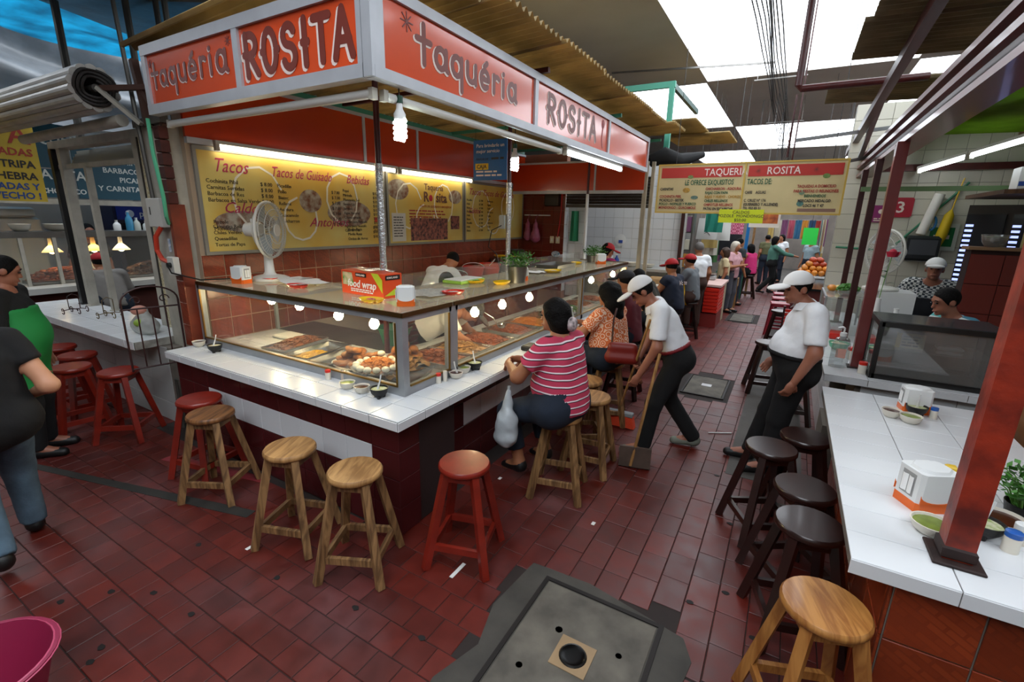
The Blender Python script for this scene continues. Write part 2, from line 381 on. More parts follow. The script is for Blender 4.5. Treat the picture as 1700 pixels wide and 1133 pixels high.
def person(name, label, loc, rz, base, mods={}, top=None, sleeve=.55, pants=JEAN, pant_len=1.0, skin=SKIN, hair=HAIRM, hairstyle='short', cap=None, face=None, fat=1.0, female=False,
           res=.018, fine=True, apron=None, shoe=SHOE, hands=(.5, .5), palm=None, group=None, tuck=True, scale=1, belt=None, parts=True, collar=False, legs=True, hem=.09):
    J = {k: V3(*v) for k, v in base.items()}
    for k, v in mods.items(): J[k] = V3(*v)
    root = T(name, label, 'person', loc, rz, group); root.scale = (scale,)*3
    sd = nrm(J['shR']-J['shL']); hs = nrm(J['hiR']-J['hiL']); fwd = nrm(np.cross(nrm(J['che']-J['pel']), sd)*-1); up = nrm(J['che']-J['pel'])
    fwd = np.cross(up, sd); w = .058
    F = fat
    tor = [('c', J['pel']+hs*w, J['che']+sd*w, .118*F, .118*F**.6), ('c', J['pel']-hs*w, J['che']-sd*w, .118*F, .118*F**.6),
           ('c', J['shL']*.86+J['shR']*.14, J['shR']*.86+J['shL']*.14, .066, .066), ('c', J['che'], J['nek'], .09, .05)]
    if F > 1.1: tor.append(('e', J['pel']*.62+J['che']*.38+fwd*.05, V3(.16*F, .13*F, .17), np.stack([sd, fwd, up], -1)))
    if female:
        tor += [('e', J['che']+fwd*.09*F+sd*x*.075-up*.02, V3(.07, .06, .07), np.eye(3)) for x in (-1, 1)]
    hipb = [('c', J['hiR']-fwd*.02, J['hiL']-fwd*.02, .115*F, .115*F)]
    arm = {}; leg = {}
    for sde in 'RL':
        arm[sde] = [('c', J['sh'+sde], J['el'+sde], .054*F**.5, .042*F**.5), ('c', J['el'+sde], J['wr'+sde], .043*F**.5, .028)]
        leg[sde] = [('c', J['hi'+sde], J['kn'+sde], .09*F**.7, .062*F**.5), ('c', J['kn'+sde], J['an'+sde], .06*F**.5, .04), ('c', J['an'+sde], J['to'+sde], .042, .034)]
    hf = nrm(V3(*face)) if face is not None else nrm(fwd*V3(1, 1, .3)); hu = V3(0, 0, 1.) if abs(hf[2]) < .93 else up
    hx = nrm(np.cross(hf, hu)); hu = nrm(np.cross(hx, hf)); RH = np.stack([hx, hf, hu], -1); H = J['hd']
    neck = [('c', J['nek']-up*.04, H-hu*.06-hf*.015, .056, .052)]
    body = tor+hipb+neck+arm['R']+arm['L']+(leg['R']+leg['L'] if legs else [])
    if fine:
        head = [('e', H+hu*.025-hf*.008, V3(.074, .092, .09), RH), ('e', H-hu*.045+hf*.018, V3(.056, .066, .066), RH), ('c', H+hf*.083+hu*.012, H+hf*.096-hu*.022, .007, .012),
                ('e', H+hf*.072+hu*.035, V3(.052, .018, .012), RH), ('e', H+hf*.07-hu*.088, V3(.024, .018, .016), RH), ('e', H+hf*.083-hu*.058, V3(.026, .012, .009), RH)]
        head += [('e', H+hx*x*.076-hf*.012+hu*.0, V3(.012, .022, .032), RH) for x in (-1, 1)]
    else: head = [('e', H, V3(.075, .09, .115), RH), ('c', H+hf*.09, H+hf*.1-hu*.03, .01, .012)]
    pts = [sdf_mesh(body, res, .035), sdf_mesh(head+neck, .008 if fine else .016, .014)]
    for i, sde in enumerate('RL'):
        d = J['wr'+sde]-J['el'+sde]; n = V3(-1 if sde == 'R' else 1, .2, 0.) if palm is None else V3(*palm[i])
        if fine: pts.append(sdf_mesh(hand_prims(J['wr'+sde], d, n, hands[i], 1 if sde == 'R' else -1), .0055, .008))
        else: pts.append(sdf_mesh([('c', J['wr'+sde], J['wr'+sde]+nrm(d)*.12, .032, .026)], .016, .01))
    np_obj('body', join_np(pts), skin, root)
    g = .012
    def grow(P, e): return [((q[0], q[1], q[2], q[3]+e, q[4]+e) if q[0] == 'c' else (q[0], q[1], q[2]+e, q[3]))+tuple(q[5:] if q[0] == 'c' else q[4:]) for q in P]
    if pants and legs:
        P = grow(hipb, g)+grow(tor[:2], g)+(grow(tor[4:5], .006) if F > 1.1 else [])
        for sde in 'RL':
            P += grow(leg[sde][:1], g*1.3); a, b = leg[sde][1][1:3]; e = a+(b-a)*pant_len
            P.append(('c', a, e+nrm(b-a)*.05, .062*F**.5+g, .055+g, [(e, nrm(b-a))]))
        np_obj('trousers', sdf_mesh(P, res*.9, .03, clip=[(J['pel']+up*.11, up)], lump=.002), pants, root)
        if shoe:
            for sde in 'RL':
                a, t = J['an'+sde], J['to'+sde]; dn = V3(0, 0, -1.) if abs(t[2]-a[2]) < .2 else nrm(a-J['kn'+sde])
                fl = a+dn*.075
                np_obj('shoe', sdf_mesh([('c', a-nrm(t-a)*.02+dn*.03, t, .046, .038), ('c', a, a+dn*.03, .046, .048)], .012, .02, clip=[(fl, dn)]), shoe, root)
    if top:
        P = grow(tor, g)+[('c', J['pel']-up*(0 if tuck else .06), J['pel']+up*.1, .125*F+g*(.6 if tuck else 1.2), .12*F+g)]
        if hem > .1: P += grow(hipb, g*2)
        for sde in 'RL':
            if sleeve > 0:
                a, b = J['sh'+sde], J['el'+sde]
                if sleeve <= 1:
                    e = a+(b-a)*sleeve; P.append(('c', a, e+nrm(b-a)*.05, .054*F**.5+g*1.2, .05*F**.5+g*1.9, [(e, nrm(b-a))]))
                else:
                    P += grow(arm[sde][:1], g*1.2); e = b+(J['wr'+sde]-b)*(sleeve-1)
                    P.append(('c', b, e, .043+g, .036+g))
        np_obj('shirt', sdf_mesh(P, res*.9, .03, clip=[(J['nek']+up*.035+fwd*.02, up, .092), (J['pel']+up*(.085 if tuck else -hem), -up)], lump=.0035), top, root)
        if collar:
            c = J['nek']-up*.005; mb = MB()
            def cf(a, b):
                t = (a-.5)*2*2.7; r = .07+.024*b
                return Vector(c+sd*math.sin(t)*r*1.08-fwd*math.cos(t)*r+fwd*.006+up*(.028-.06*b-.02*(abs(t)/2.7)**2))
            mb.grid(cf, 20, 2); mb.build('collar', top, root, smooth=True)
    if belt: np_obj('belt', sdf_mesh(grow(tor[:2]+tor[4:5], g*1.7), .012, .03, clip=[(J['pel']+up*.105, up), (J['pel']+up*.07, -up)]), belt, root)
    if apron:
        am, z1, z0 = apron
        P = grow(tor, g*2.2)+grow(hipb, g*2.2)
        if z0 < .7:
            for sde in 'RL': P += [('c', J['hi'+sde], J['kn'+sde], .115*F, .105)]
        np_obj('apron', sdf_mesh(P, res, .06, clip=[(J['pel']+fwd*.03, -fwd), (V3(0, 0, z1), V3(0, 0, 1.)), (V3(0, 0, z0), V3(0, 0, -1.))]), am, root)
    # hair and hats
    hp = []
    if hairstyle == 'short': hp = [('e', H+hu*.032-hf*.016, V3(.083, .096, .094), RH, [(H+hf*.052+hu*.04, nrm(hf-hu*.55)), (H-hu*.04, -hu)])]
    elif hairstyle == 'long': hp = [('e', H+hu*.03-hf*.025, V3(.1, .105, .105), RH, [(H+hf*.04+hu*.02, nrm(hf-hu*.4))]), ('c', H-hf*.06+hu*.02, H-hf*.09-hu*.17, .1, .075), ('c', H-hf*.05-hu*.05, H-hf*.08-hu*.2, .085, .05)]
    elif hairstyle == 'curly': hp = [('e', H+hu*.03-hf*.03, V3(.125, .125, .12), RH, [(H+hf*.035+hu*.02, nrm(hf-hu*.4))]), ('e', H-hf*.085-hu*.08, V3(.125, .095, .13), RH), ('e', H-hf*.10-hu*.2, V3(.1, .07, .08), RH)]
    elif hairstyle == 'bob': hp = [('e', H+hu*.028-hf*.02, V3(.098, .112, .112), RH, [(H+hf*.05+hu*.03, nrm(hf-hu*.45))]), ('e', H-hf*.05-hu*.05, V3(.092, .08, .1), RH)]
    if hp and hair: np_obj('hair', sdf_mesh(hp, .009 if fine else .016, .03, lump=.006 if hairstyle != 'short' else .002), hair, root)
    if cap:
        cp = [('e', H+hu*.045-hf*.012, V3(.096, .112, .098), RH, [(H+hu*.045, -nrm(hu-hf*.08))])]
        np_obj('cap', join_np([sdf_mesh(cp, .008 if fine else .015, .01), sdf_mesh([('e', H+hf*.135+hu*.045, V3(.08, .085, .02), RH, [(H+hu*.035+hf*.1, -nrm(hu+hf*.22)), (H+hf*.07, -hf)])], .006 if fine else .012, .01)]), cap, root)
    if fine and parts:
        for x in (-1, 1):
            MB().ball(H+hx*x*.031+hf*.08+hu*.012, .012, .012, .006, 8, 6).build('eye', EYE, root, smooth=True)
            c = H+hx*x*.032+hf*.083+hu*.036; MB().tube([c-hx*.02, c+hf*.004+hu*.004, c+hx*.02-hf*.002], .0045, 6).build('eyebrow', hair or HAIRM, root, smooth=True)
        c = H+hf*.0905-hu*.058; MB().tube([c-hx*.024-hf*.006, c-hx*.008+hf*.002, c+hx*.008+hf*.002, c+hx*.024-hf*.006], .0055, 6).build('mouth', LIP, root, smooth=True)
    return root, J
# ------------------------------------------------------------------ setting: floor, roof with skylights, outer walls
CONC = M('concrete', '4a463f', .8, noise=(3, .5), bump=(30, .3)); WALLW = M('plaster_white', 'b9b8b2', .8, noise=(1.5, .15)); CEILM = M('roof_sheet_grey', 'd2cfca', .8, noise=(.8, .12))
def thin(m, k):          # thin sheet that lets part of the light through
    nt = m.node_tree; b = nt.nodes['Principled BSDF']; out = [n for n in nt.nodes if n.type == 'OUTPUT_MATERIAL'][0]
    tr = nt.nodes.new('ShaderNodeBsdfTranslucent'); mx = nt.nodes.new('ShaderNodeMixShader'); mx.inputs[0].default_value = k
    src = b.inputs['Base Color']
    if src.is_linked: nt.links.new(src.links[0].from_socket, tr.inputs[0])
    else: tr.inputs[0].default_value = src.default_value
    nt.links.new(b.outputs[0], mx.inputs[1]); nt.links.new(tr.outputs[0], mx.inputs[2]); nt.links.new(mx.outputs[0], out.inputs[0]); return m
def floor_mat(name, island):
    m = M(name, '7a2a20', .42); nt, b, L, N = nodes(m); g = N('NewGeometry');
    n1 = N('TexNoise', i_Scale=1.3, i_Detail=6.0); L(g.outputs['Position'], n1.inputs['Vector'])
    n2 = N('TexNoise', i_Scale=9.0, i_Detail=5.0); L(g.outputs['Position'], n2.inputs['Vector'])
    r = N('ValToRGB'); e = r.color_ramp.elements; e[0].position = .5; e[0].color = lin('611c12'); e[1].position = .85; e[1].color = lin('5f4446'); L(n1.outputs['Fac'], r.inputs['Fac'])
    r2 = N('ValToRGB'); e = r2.color_ramp.elements; e[0].position = .3; e[0].color = (.45, .42, .42, 1); e[1].position = .6; e[1].color = (1, 1, 1, 1); L(n2.outputs['Fac'], r2.inputs['Fac'])
    mx = N('MixRGB', blend_type='MULTIPLY'); mx.inputs[0].default_value = .55; L(r.outputs['Color'], mx.inputs[1]); L(r2.outputs['Color'], mx.inputs[2])
    oi = N('NewGeometry') if island else N('ObjectInfo'); src = oi.outputs['Random Per Island' if island else 'Random']
    v = N('MapRange'); v.inputs['To Min'].default_value = .68; v.inputs['To Max'].default_value = 1.12; L(src, v.inputs['Value'])
    h = N('HueSaturation'); L(mx.outputs[0], h.inputs['Color']); L(v.outputs['Result'], h.inputs['Value']); L(h.outputs['Color'], b.inputs['Base Color'])
    rr = N('MapRange'); rr.inputs['To Min'].default_value = .28; rr.inputs['To Max'].default_value = .6; L(n2.outputs['Fac'], rr.inputs['Value']); L(rr.outputs['Result'], b.inputs['Roughness'])
    bp = N('Bump', i_Strength=.15, i_Distance=.004); L(n2.outputs['Fac'], bp.inputs['Height']); L(bp.outputs['Normal'], b.inputs['Normal'])
    return m
FT = floor_mat('floor_tile', False); FTI = floor_mat('floor_tile_far', True)
floor = MB().box(-15, 7, -7, 34, -.12, -.006).build('floor', M('floor_mortar', '2c211d', .85, noise=(4, .4)), kind='structure')
MANH = (-1.08, -.2, 1.0, 2.2); MH2 = (-1.0, -.36, 5.72, 6.72); MH3 = (-1.02, -.4, 10.9, 12.1)
def in_manhole(x, y): return any(a-.02 < x < b+.02 and c-.02 < y < d+.02 for a, b, c, d in (MANH, MH2, MH3))
cells = []
ts = .157
for j in range(-14, 13):               # foreground: squares in rows along x, half a tile staggered
    y = .02+j*ts
    if y+ts > 1.96: continue
    for i in range(-58, 10):
        x = -1.05+(i+(j % 2)*.5)*ts
        cells.append((x, y, ts, ts))
y0 = .02+12*ts+.0
for i in range(-3, 16):                # corridor: strips running along y
    x = -1.95+i*ts; yy = y0+random.uniform(0, .2)-.25
    while yy < 26:
        l = .235; cells.append((x, max(yy, y0), ts, min(l, yy+l-max(yy, y0)))); yy += l
for i in range(-45, -3):               # left lane beside the neighbour counter
    x = -1.95+i*ts
    if x < -5.2: cells.append((x, y0, ts, .2))
vis = []; hid = []
for c in cells:
    if c[3] < .03 or c[2] < .03: continue
    cx_, cy_ = c[0]+c[2]/2, c[1]+c[3]/2
    if in_manhole(cx_, cy_): continue
    if -4.6 < cx_ < -2.0 and cy_ > 2.0: continue
    d = np.array([cx_, cy_, 0])-CAM; dz = d@_f
    if dz < .2: hid.append(c); continue
    px, py = 850+FPX*(d@_r)/dz, 566.5-FPX*(d@_u)/dz
    (vis if -30 < px < 1730 and 300 < py < 1170 else hid).append(c)
vis.sort(key=lambda c: (c[0]+.0)**2+(c[1]-0)**2); hid += vis[300:]
for x, y, a, b in vis[:300]:
    key = ('ft', round(a, 3), round(b, 3))
    if key not in _tm: _tm[key] = MB().rbox(-a/2+.0022, a/2-.0022, -b/2+.0022, b/2-.0022, -.012, 0, .0025).mesh('tile', FT)
    ob('tile', _tm[key], floor, (x+a/2, y+b/2, random.uniform(-.0025, 0)))
mb = MB()
for x, y, a, b in hid: mb.rbox(x+.0022, x+a-.0022, y+.0022, y+b-.0022, -.01, random.uniform(-.002, 0), .002)
mb.build('tile_field', FTI, floor, kind='stuff')
# cement collars, drain strip
mb = MB(); a, b, c, d = MANH
mb.prism([(a, d, -.004), (a-.04, 1.8, -.004), (a+.03, 1.55, -.004), (a-.05, 1.3, -.004), (a, c, -.004), (b, c, -.004), (b+.03, 1.6, -.004), (b+.08, 2.0, -.004), (b+.02, 2.12, -.004), (-.5, d-.02, -.004), (-.72, d+.02, -.004)][::-1], (0, 0, .007)); mb.build('cement_collar', CONC, floor)
mb = MB(); mb.prism([(-5.2, .97, -.003), (-5.2, 1.03, -.003), (-3.0, 1.62, -.003), (-2.98, 1.54, -.003)][::-1], (0, 0, .0055)); mb.build('cement_strip', M('cement_dark', '2f2c27', .85, noise=(8, .4)), floor)
MB().prism([(-4.35, 1.62, -.002), (-3.3, 1.86, -.002), (-3.3, 1.93, -.002), (-4.35, 1.72, -.002)], (0, 0, .005)).build('paint_smear', M('red_paint_smear', '8f2b33', .5, noise=(14, .4)), floor)
mb = MB().box(-.2, .36, 4.0, 26, -.004, .0015); mb.build('cement_band', M('cement_grey', '585450', .75, noise=(2.5, .4), bump=(12, .2)), floor)
gum = MB()
for px, py in ((318, 1020), (185, 983), (168, 1075), (255, 985), (150, 1100), (590, 1010), (460, 960), (700, 1060), (1205, 985), (1145, 1000), (1250, 1060), (1190, 790), (1212, 870), (330, 905), (100, 1000)):
    q = G(px, py, 0); gum.prism([(q.x+(.016+.008*random.random())*math.cos(a*PI/5), q.y+(.012+.006*random.random())*math.sin(a*PI/5), .0002) for a in range(10)], (0, 0, .0012))
gum.build('gum_spots', M('gum_black', '120d0b', .7), floor, kind='stuff')
def manhole(a, b, c, d, label, drain=None, group=None):
    t = T('manhole_cover', label, 'manhole', ((a+b)/2, (c+d)/2, 0), 0, group); w, h = (b-a)/2, (d-c)/2
    MB().rbox(-w, w, -h, h, -.003, .006, .003).build('cover', M('manhole_concrete', '6b655a', .75, noise=(5, .55), bump=(40, .35)), t)
    f = MB()
    for x0, x1, y0_, y1 in ((-w-.03, -w-.006, -h-.03, h+.03), (w+.006, w+.03, -h-.03, h+.03), (-w-.006, w+.006, h+.006, h+.03), (-w-.006, w+.006, -h-.03, -h-.006)): f.box(x0, x1, y0_, y1, -.003, .009)
    f.build('frame', M('iron_frame', '2a2624', .6, metal=.6), t)
    if drain:
        x, y, s = drain[0]-(a+b)/2, drain[1]-(c+d)/2, drain[2]
        p = MB().box(x-s, x+s, y-s, y+s, .006, .010).build('drain_plate', M('drain_plate', '9a7f5c', .55, noise=(9, .2)), t)
        MB().lathe([(.001, .0105), (.035, .0108), (.05, .0122), (.058, .0155), (.066, .0125), (.068, .0102)], (x, y, 0), 24).build('drain_hole', M('drain_black', '080808', .3, metal=.7), p, smooth=True)
        MB().lathe([(.058, .0155), (.062, .018), (.066, .0125)], (x, y, 0), 24, cap=False).build('drain_ring', M('drain_ring', '3b3a38', .4, metal=.8), p, smooth=True)
    return t
manhole(-.93, -.31, 1.12, 2.11, 'large worn concrete manhole cover with brass drain plate', (-.62, 1.73, .09))
manhole(-.9, -.46, 5.85, 6.6, 'small grey concrete inspection cover with metal tag in the aisle')
manhole(-.92, -.5, 11.0, 11.95, 'pale inspection cover far down the aisle')
MB().box(-.74, -.62, 6.2, 6.3, .006, .009).build('tag_plate', M('tag_plate', 'b5b5b5', .4, metal=.7), bpy.data.objects['manhole_cover.001'], loc=(.68, -6.225, 0))
sp = MB()
for k in range(9): sp.lathe([(.001, .0), (.014+.01*random.random(), .0)], (-.85+random.random()*.5, 1.2+random.random()*.8, .0075), 9)
sp.build('tar_spot', M('tar_spot', '14120f', .7), bpy.data.objects['manhole_cover'], loc=(.62, -1.615, 0), kind='stuff')
# roof plane at z 5 with a checkerboard of skylights
ZC = 5.0
cols = [(-4.5, -2.12), (-2.08, 1.5), (1.54, 5.2)]
rows = [(-4.7+5.55*k, -4.7+5.55*(k+1)-.1) for k in range(7)]
holes = []
for ci, (a, b) in enumerate(cols):
    for k, (c, d) in enumerate(rows):
        if (k+ci) % 2 == 1 and (k > 0 or ci == 1): holes.append((a, b, c, d))
holes.append((-12.0, -6.2, -.5, 5.8))
xs = sorted(set([-15, 7]+[v for h in holes for v in h[:2]])); ys = sorted(set([-7, 34]+[v for h in holes for v in h[2:]]))
mb = MB()
for i in range(len(xs)-1):
    for j in range(len(ys)-1):
        mx_, my_ = (xs[i]+xs[i+1])/2, (ys[j]+ys[j+1])/2
        if any(a < mx_ < b and c < my_ < d for a, b, c, d in holes): continue
        mb.box(xs[i], xs[i+1], ys[j], ys[j+1], ZC, ZC+.05)
ceil = mb.build('ceiling', CEILM, kind='structure')
SKYP = glass('skylight_sheet', (.97, .98, 1), 0)
for n, (a, b, c, d) in enumerate(holes):
    MB().box(a, b, c, d, ZC+.06, ZC+.065).build('skylight_pane', SKYP, ceil); area_portal((a+b)/2, (c+d)/2, ZC-.02, b-a, d-c)
for nm, bx_ in dict(wall_left=(-15.2, -15, -7, 34), wall_right=(7, 7.2, -7, 34), wall_back=(-15, 7, -7.2, -7), wall_front=(-15, 7, 34, 34.2)).items():
    MB().box(*bx_, -.1, ZC+.05).build(nm, WALLW, kind='structure')
def corr(mb, o, u, v, lu, lv, n, amp=.02, seg=4, th=.004, edge=None):
    """corrugated sheet: waves run along v, stacked along u"""
    o = Vector(o); u = Vector(u); v = Vector(v); w = u.cross(v).normalized(); N_ = n*seg; i0 = len(mb.v); fs = []
    for i in range(N_+1):
        e = edge(i/N_) if edge else 0
        for j in (0, 1):
            p = o+u*(lu*i/N_)+v*((lv+e)*j)+w*(amp*math.sin(2*PI*i/seg)); mb.v += [tuple(p), tuple(p+w*th)]
    for i in range(N_):
        a, b = i0+i*4, i0+(i+1)*4
        fs += [(a, b, b+2, a+2), (a+1, a+3, b+3, b+1), (a+2, b+2, b+3, a+3), (a, a+1, b+1, b)]
    mb.f += fs; mb.m += [mb.cur]*len(fs); return mb
# ------------------------------------------------------------------ corner taco stall
ALU = M('aluminium', 'a3a6a9', .4, metal=.4, noise=(6, .15)); ALUW = M('aluminium_white', 'c3c7cd', .4, metal=.3, noise=(5, .12)); GOLD = M('brass_trim', '8a6a34', .35, metal=.8); BROWNT = M('bronze_edge', '5c4423', .35, metal=.7)
WTILE = M('tile_white_glazed', 'd9dcde', .24, vary=.04); MTILE = M('tile_maroon', '4d1a1c', .25, vary=.1); GROUT = M('grout', '6f685f', .9); GROUTD = M('grout_dark', '2a1512', .9); TERR = parquet_tile('tile_terracotta', '8a3a20', '6f2a16', .2)
STEEL = M('steel', 'a8a8a6', .22, metal=.95); STEELD = M('steel_dull', '84827e', .38, metal=.9, noise=(5, .2)); GLS = glass('case_glass', (.95, .96, .94), .07, haze=.05); GLST = glass('case_top_glass', (.9, .92, .88), .14, haze=.3, hcol=(.62, .57, .44))
REDP = M('red_panel', 'c43a12', .22, coat=.4, noise=(2, .08)); ORNP = M('orange_panel', 'e2552c', .2, coat=.5, noise=(3, .06)); TEXTM = M('painted_maroon', '7a352b', .4); TEXTW = M('painted_pale', 'ead9d0', .5)
WHITE = M('white_plastic', 'dfe1e0', .35); ORANGE = M('orange_plastic', 'e0651a', .35); REDPL = M('red_plastic', 'c9281a', .3); YELPL = M('yellow_plastic', 'e0b81c', .35); BLACK = M('black_plastic', '101011', .4); GREENP = M('green_plastic', '1f6b4a', .4)
TUBE = lamp_mat('tube_light', 'fff4d8', 11.0); TUBEW = lamp_mat('tube_light_cool', 'f4fbff', 14.0); BULB = lamp_mat('bulb_light', 'ffe6b4', 120.0); CFL = lamp_mat('cfl_light', 'f4fff8', 22.0)
DRED = M('post_dark_red', '4c1513', .4, noise=(8, .4)); FOIL = M('foil', 'c9cacb', .25, metal=.85, bump=(40, 1)); PVC = M('pvc_white', 'cfcfc8', .4)
EX, EY, ZT = -1.86, 1.89, .86          # counter edges and height
CX, CY, CTZ = -2.13, 2.24, 1.43        # glass case planes, top
WX, BY = -4.6, 8.3
WC = WX+.014                     # menu wall, end wall
# counter, L-shaped
t = T('taco_counter', 'L-shaped tiled taco stall counter, maroon base with white band', 'counter')
mb = MB().box(WC, EX+.0, EY, 2.95, ZT-.065, ZT-.008).box(-2.95, EX, 2.95, 7.15, ZT-.065, ZT-.008); top = mb.build('slab', GROUT, t)
tiles(top, (WC, EY, ZT-.008), (1, 0, 0), (0, 1, 0), .249, .2, 11, 6, WTILE, .006, .008, ulen=EX-WC, vlen=1.06)
tiles(top, (EX, 2.95, ZT-.008), (0, 1, 0), (-1, 0, 0), .249, .2, 17, 6, WTILE, .006, .008, ulen=4.2, vlen=1.09)
tiles(top, (WC, EY, ZT-.065), (1, 0, 0), (0, 0, 1), .249, .062, 11, 1, WTILE, .006, .008, name='edge_tile', ulen=EX-WC)
tiles(top, (EX, EY-.008, ZT-.065), (0, 1, 0), (0, 0, 1), .249, .062, 22, 1, WTILE, .006, .008, name='edge_tile', ulen=5.27)
base = MB().box(WC, -1.945, 1.97, 2.55, 0, ZT-.065).box(-2.5, -1.945, 1.97, 2.16, 0, ZT-.065).box(-2.7, -2.1, 2.62, 7.1, 0, ZT-.065).build('base', GROUTD, t)
for r in range(4):
    for c in range(11):
        w = r == 2 and 2 <= c <= 9
        tiles(base, (WC+c*.2413, 1.97, r*.2), (1, 0, 0), (0, 0, 1), .2413, .2, 1, 1, WTILE if w else MTILE, .004, .008)
    tiles(base, (-1.945, 1.97, r*.2), (0, 1, 0), (0, 0, 1), .19, .2, 1, 1, MTILE, .004, .008)
    for c in range(18):
        tiles(base, (-2.1, 2.62+c*.2489, r*.2), (0, 1, 0), (0, 0, 1), .2489, .2, 1, 1, WTILE if r == 2 and c > 0 else MTILE, .004, .008)
# glass cases
def case(name, label, pts_bars, panes, trims, tops):
    t = T(name, label, 'display case')
    f = MB()
    for a, b, w, h in pts_bars: f.bar(a, b, w, h)
    f.build('frame', ALU, t)
    for q in panes: MB().prism(q[0], q[1]).build('glass_pane', GLS, t)
    f = MB()
    for a, b in trims: f.bar(a, b, .012, .012)
    f.build('brass_trim', GOLD, t, kind='stuff')
    for bx_ in tops[0]: MB().box(*bx_).build('top_glass', GLST, t)
    for a, b in tops[1]: MB().bar(a, b, .012, .03).build('top_edge', BROWNT, t)
    return t
zb, zt = ZT+.03, CTZ-.035
XL = WX+.03; Y1 = 2.74; XI = -2.88
bars = [((XL, CY, zb), (CX, CY, zb), .05, .06), ((XL, CY, zt), (CX, CY, zt), .05, .05), ((CX, CY-.02, zb), (CX, Y1, zb), .05, .06), ((CX, CY-.02, zt), (CX, Y1, zt), .05, .05), ((CX, CY, ZT), (CX, CY, CTZ-.01), .055, .055), ((CX, Y1, ZT), (CX, Y1, CTZ-.01), .05, .05), ((XL, CY, ZT), (XL, CY, CTZ-.01), .05, .05),
        ((XL, 2.95, zt), (XI, 2.95, zt), .03, .03), ((XI, 2.95, ZT), (XI, 2.95, zt), .03, .03), ((XL, 2.95, ZT), (XL, 2.95, zt), .03, .03)]
panes = [([(XL+.02, CY, zb+.03), (CX-.02, CY, zb+.03), (CX-.02, CY, zt-.025), (XL+.02, CY, zt-.025)], (0, .006, 0)), ([(CX, CY+.02, zb+.03), (CX, Y1-.02, zb+.03), (CX, Y1-.02, zt-.025), (CX, CY+.02, zt-.025)], (-.006, 0, 0))]
trims = [((XL+.03, CY-.027, zb+.036), (CX-.03, CY-.027, zb+.036)), ((XL+.03, CY-.027, zb+.036), (XL+.03, CY-.027, zt-.03)), ((CX+.027, CY+.035, zb+.036), (CX+.027, Y1-.03, zb+.036)), ((CX+.027, Y1-.032, zb+.036), (CX+.027, Y1-.032, zt-.03)), ((CX-.034, CY-.027, zb+.04), (CX-.034, CY-.027, zt-.03))]
case('glass_food_case', 'aluminium glass case with fried chicken, egg platter and snacks', bars, panes, trims, ([(XL, XI, CY-.02, 2.95, CTZ-.006, CTZ), (XI, CX+.02, CY-.02, 2.745, CTZ-.006, CTZ)], [((XL, CY-.03, CTZ-.006), (CX+.03, CY-.03, CTZ-.006)), ((CX+.03, CY-.03, CTZ-.006), (CX+.03, Y1, CTZ-.006))]))
Y2, Y3, Y4 = 2.79, 5.35, 7.1
bars = [((CX, Y2, zb), (CX, Y4, zb), .05, .06), ((CX, Y2, zt), (CX, Y4, zt), .05, .05)]+[((CX, y, ZT), (CX, y, CTZ-.01), .05, .05) for y in (Y2, Y3, Y4)]+[((XI, Y4, ZT), (XI, Y4, CTZ-.01), .04, .04), ((CX, Y4, zt), (XI, Y4, zt), .04, .04), ((XI, 2.98, zt+.0), (XI, Y4, zt), .03, .03), ((XI, 2.98, ZT), (XI, 2.98, zt), .03, .03), ((CX, Y4, zb), (XI, Y4, zb), .04, .04)]
panes = [([(CX, a+.02, zb+.03), (CX, b-.02, zb+.03), (CX, b-.02, zt-.025), (CX, a+.02, zt-.025)], (-.006, 0, 0)) for a, b in ((Y2, Y3), (Y3, Y4))]+[([(CX, Y4, zb+.03), (XI, Y4, zb+.03), (XI, Y4, zt-.025), (CX, Y4, zt-.025)], (0, .006, 0)), ([(XI, 3.0, CTZ), (XI, Y4, CTZ), (XI, Y4, CTZ+.12), (XI, 3.0, CTZ+.12)], (.006, 0, 0))]
trims = [((CX+.027, Y2+.03, zb+.036), (CX+.027, Y4-.03, zb+.036)), ((CX+.027, Y3-.034, zb+.04), (CX+.027, Y3-.034, zt-.03)), ((CX+.027, Y4-.034, zb+.04), (CX+.027, Y4-.034, zt-.03))]
case('glass_food_case', 'long aluminium glass case with stew trays along the aisle', bars, panes, trims, ([(XI, CX+.02, 2.75, Y4+.02, CTZ-.006, CTZ)], [((CX+.03, Y2-.03, CTZ-.006), (CX+.03, Y4+.02, CTZ-.006)), ((CX+.03, Y4+.02, CTZ-.006), (XI, Y4+.02, CTZ-.006))]))
# case lamps
def bulb(p, label, group, r=.037, mat=BULB, cord=.06):
    o = T('light_bulb', label, 'light bulb', p, 0, group)
    MB().lathe([(.001, -r*1.25), (r*.6, -r*1.05), (r, -r*.35), (r*.95, r*.2), (r*.5, r*.95), (.014, r*1.2)], n=14).build('glass', mat, o, smooth=True)
    MB().cyl((0, 0, r*1.2), (0, 0, r*1.2+cord), .016, n=10).build('socket', M('socket', '2a2a28', .5), o)
for px, py in ((455, 497), (497, 507), (562, 523), (621, 537)):
    p = G(px, py, 1.27); bulb((p.x, max(2.33, min(p.y, 2.6)), 1.27), 'bare bulb glowing inside the corner glass case', 'bulbs in the corner case')
for px_, py_ in ((788, 511), (834, 498), (879, 487), (982, 459), (1018, 448)): bulb((-2.24, AX(px_, py_, -2.24).y, 1.27), 'bare bulb glowing inside the long glass case', 'bulbs in the long case')
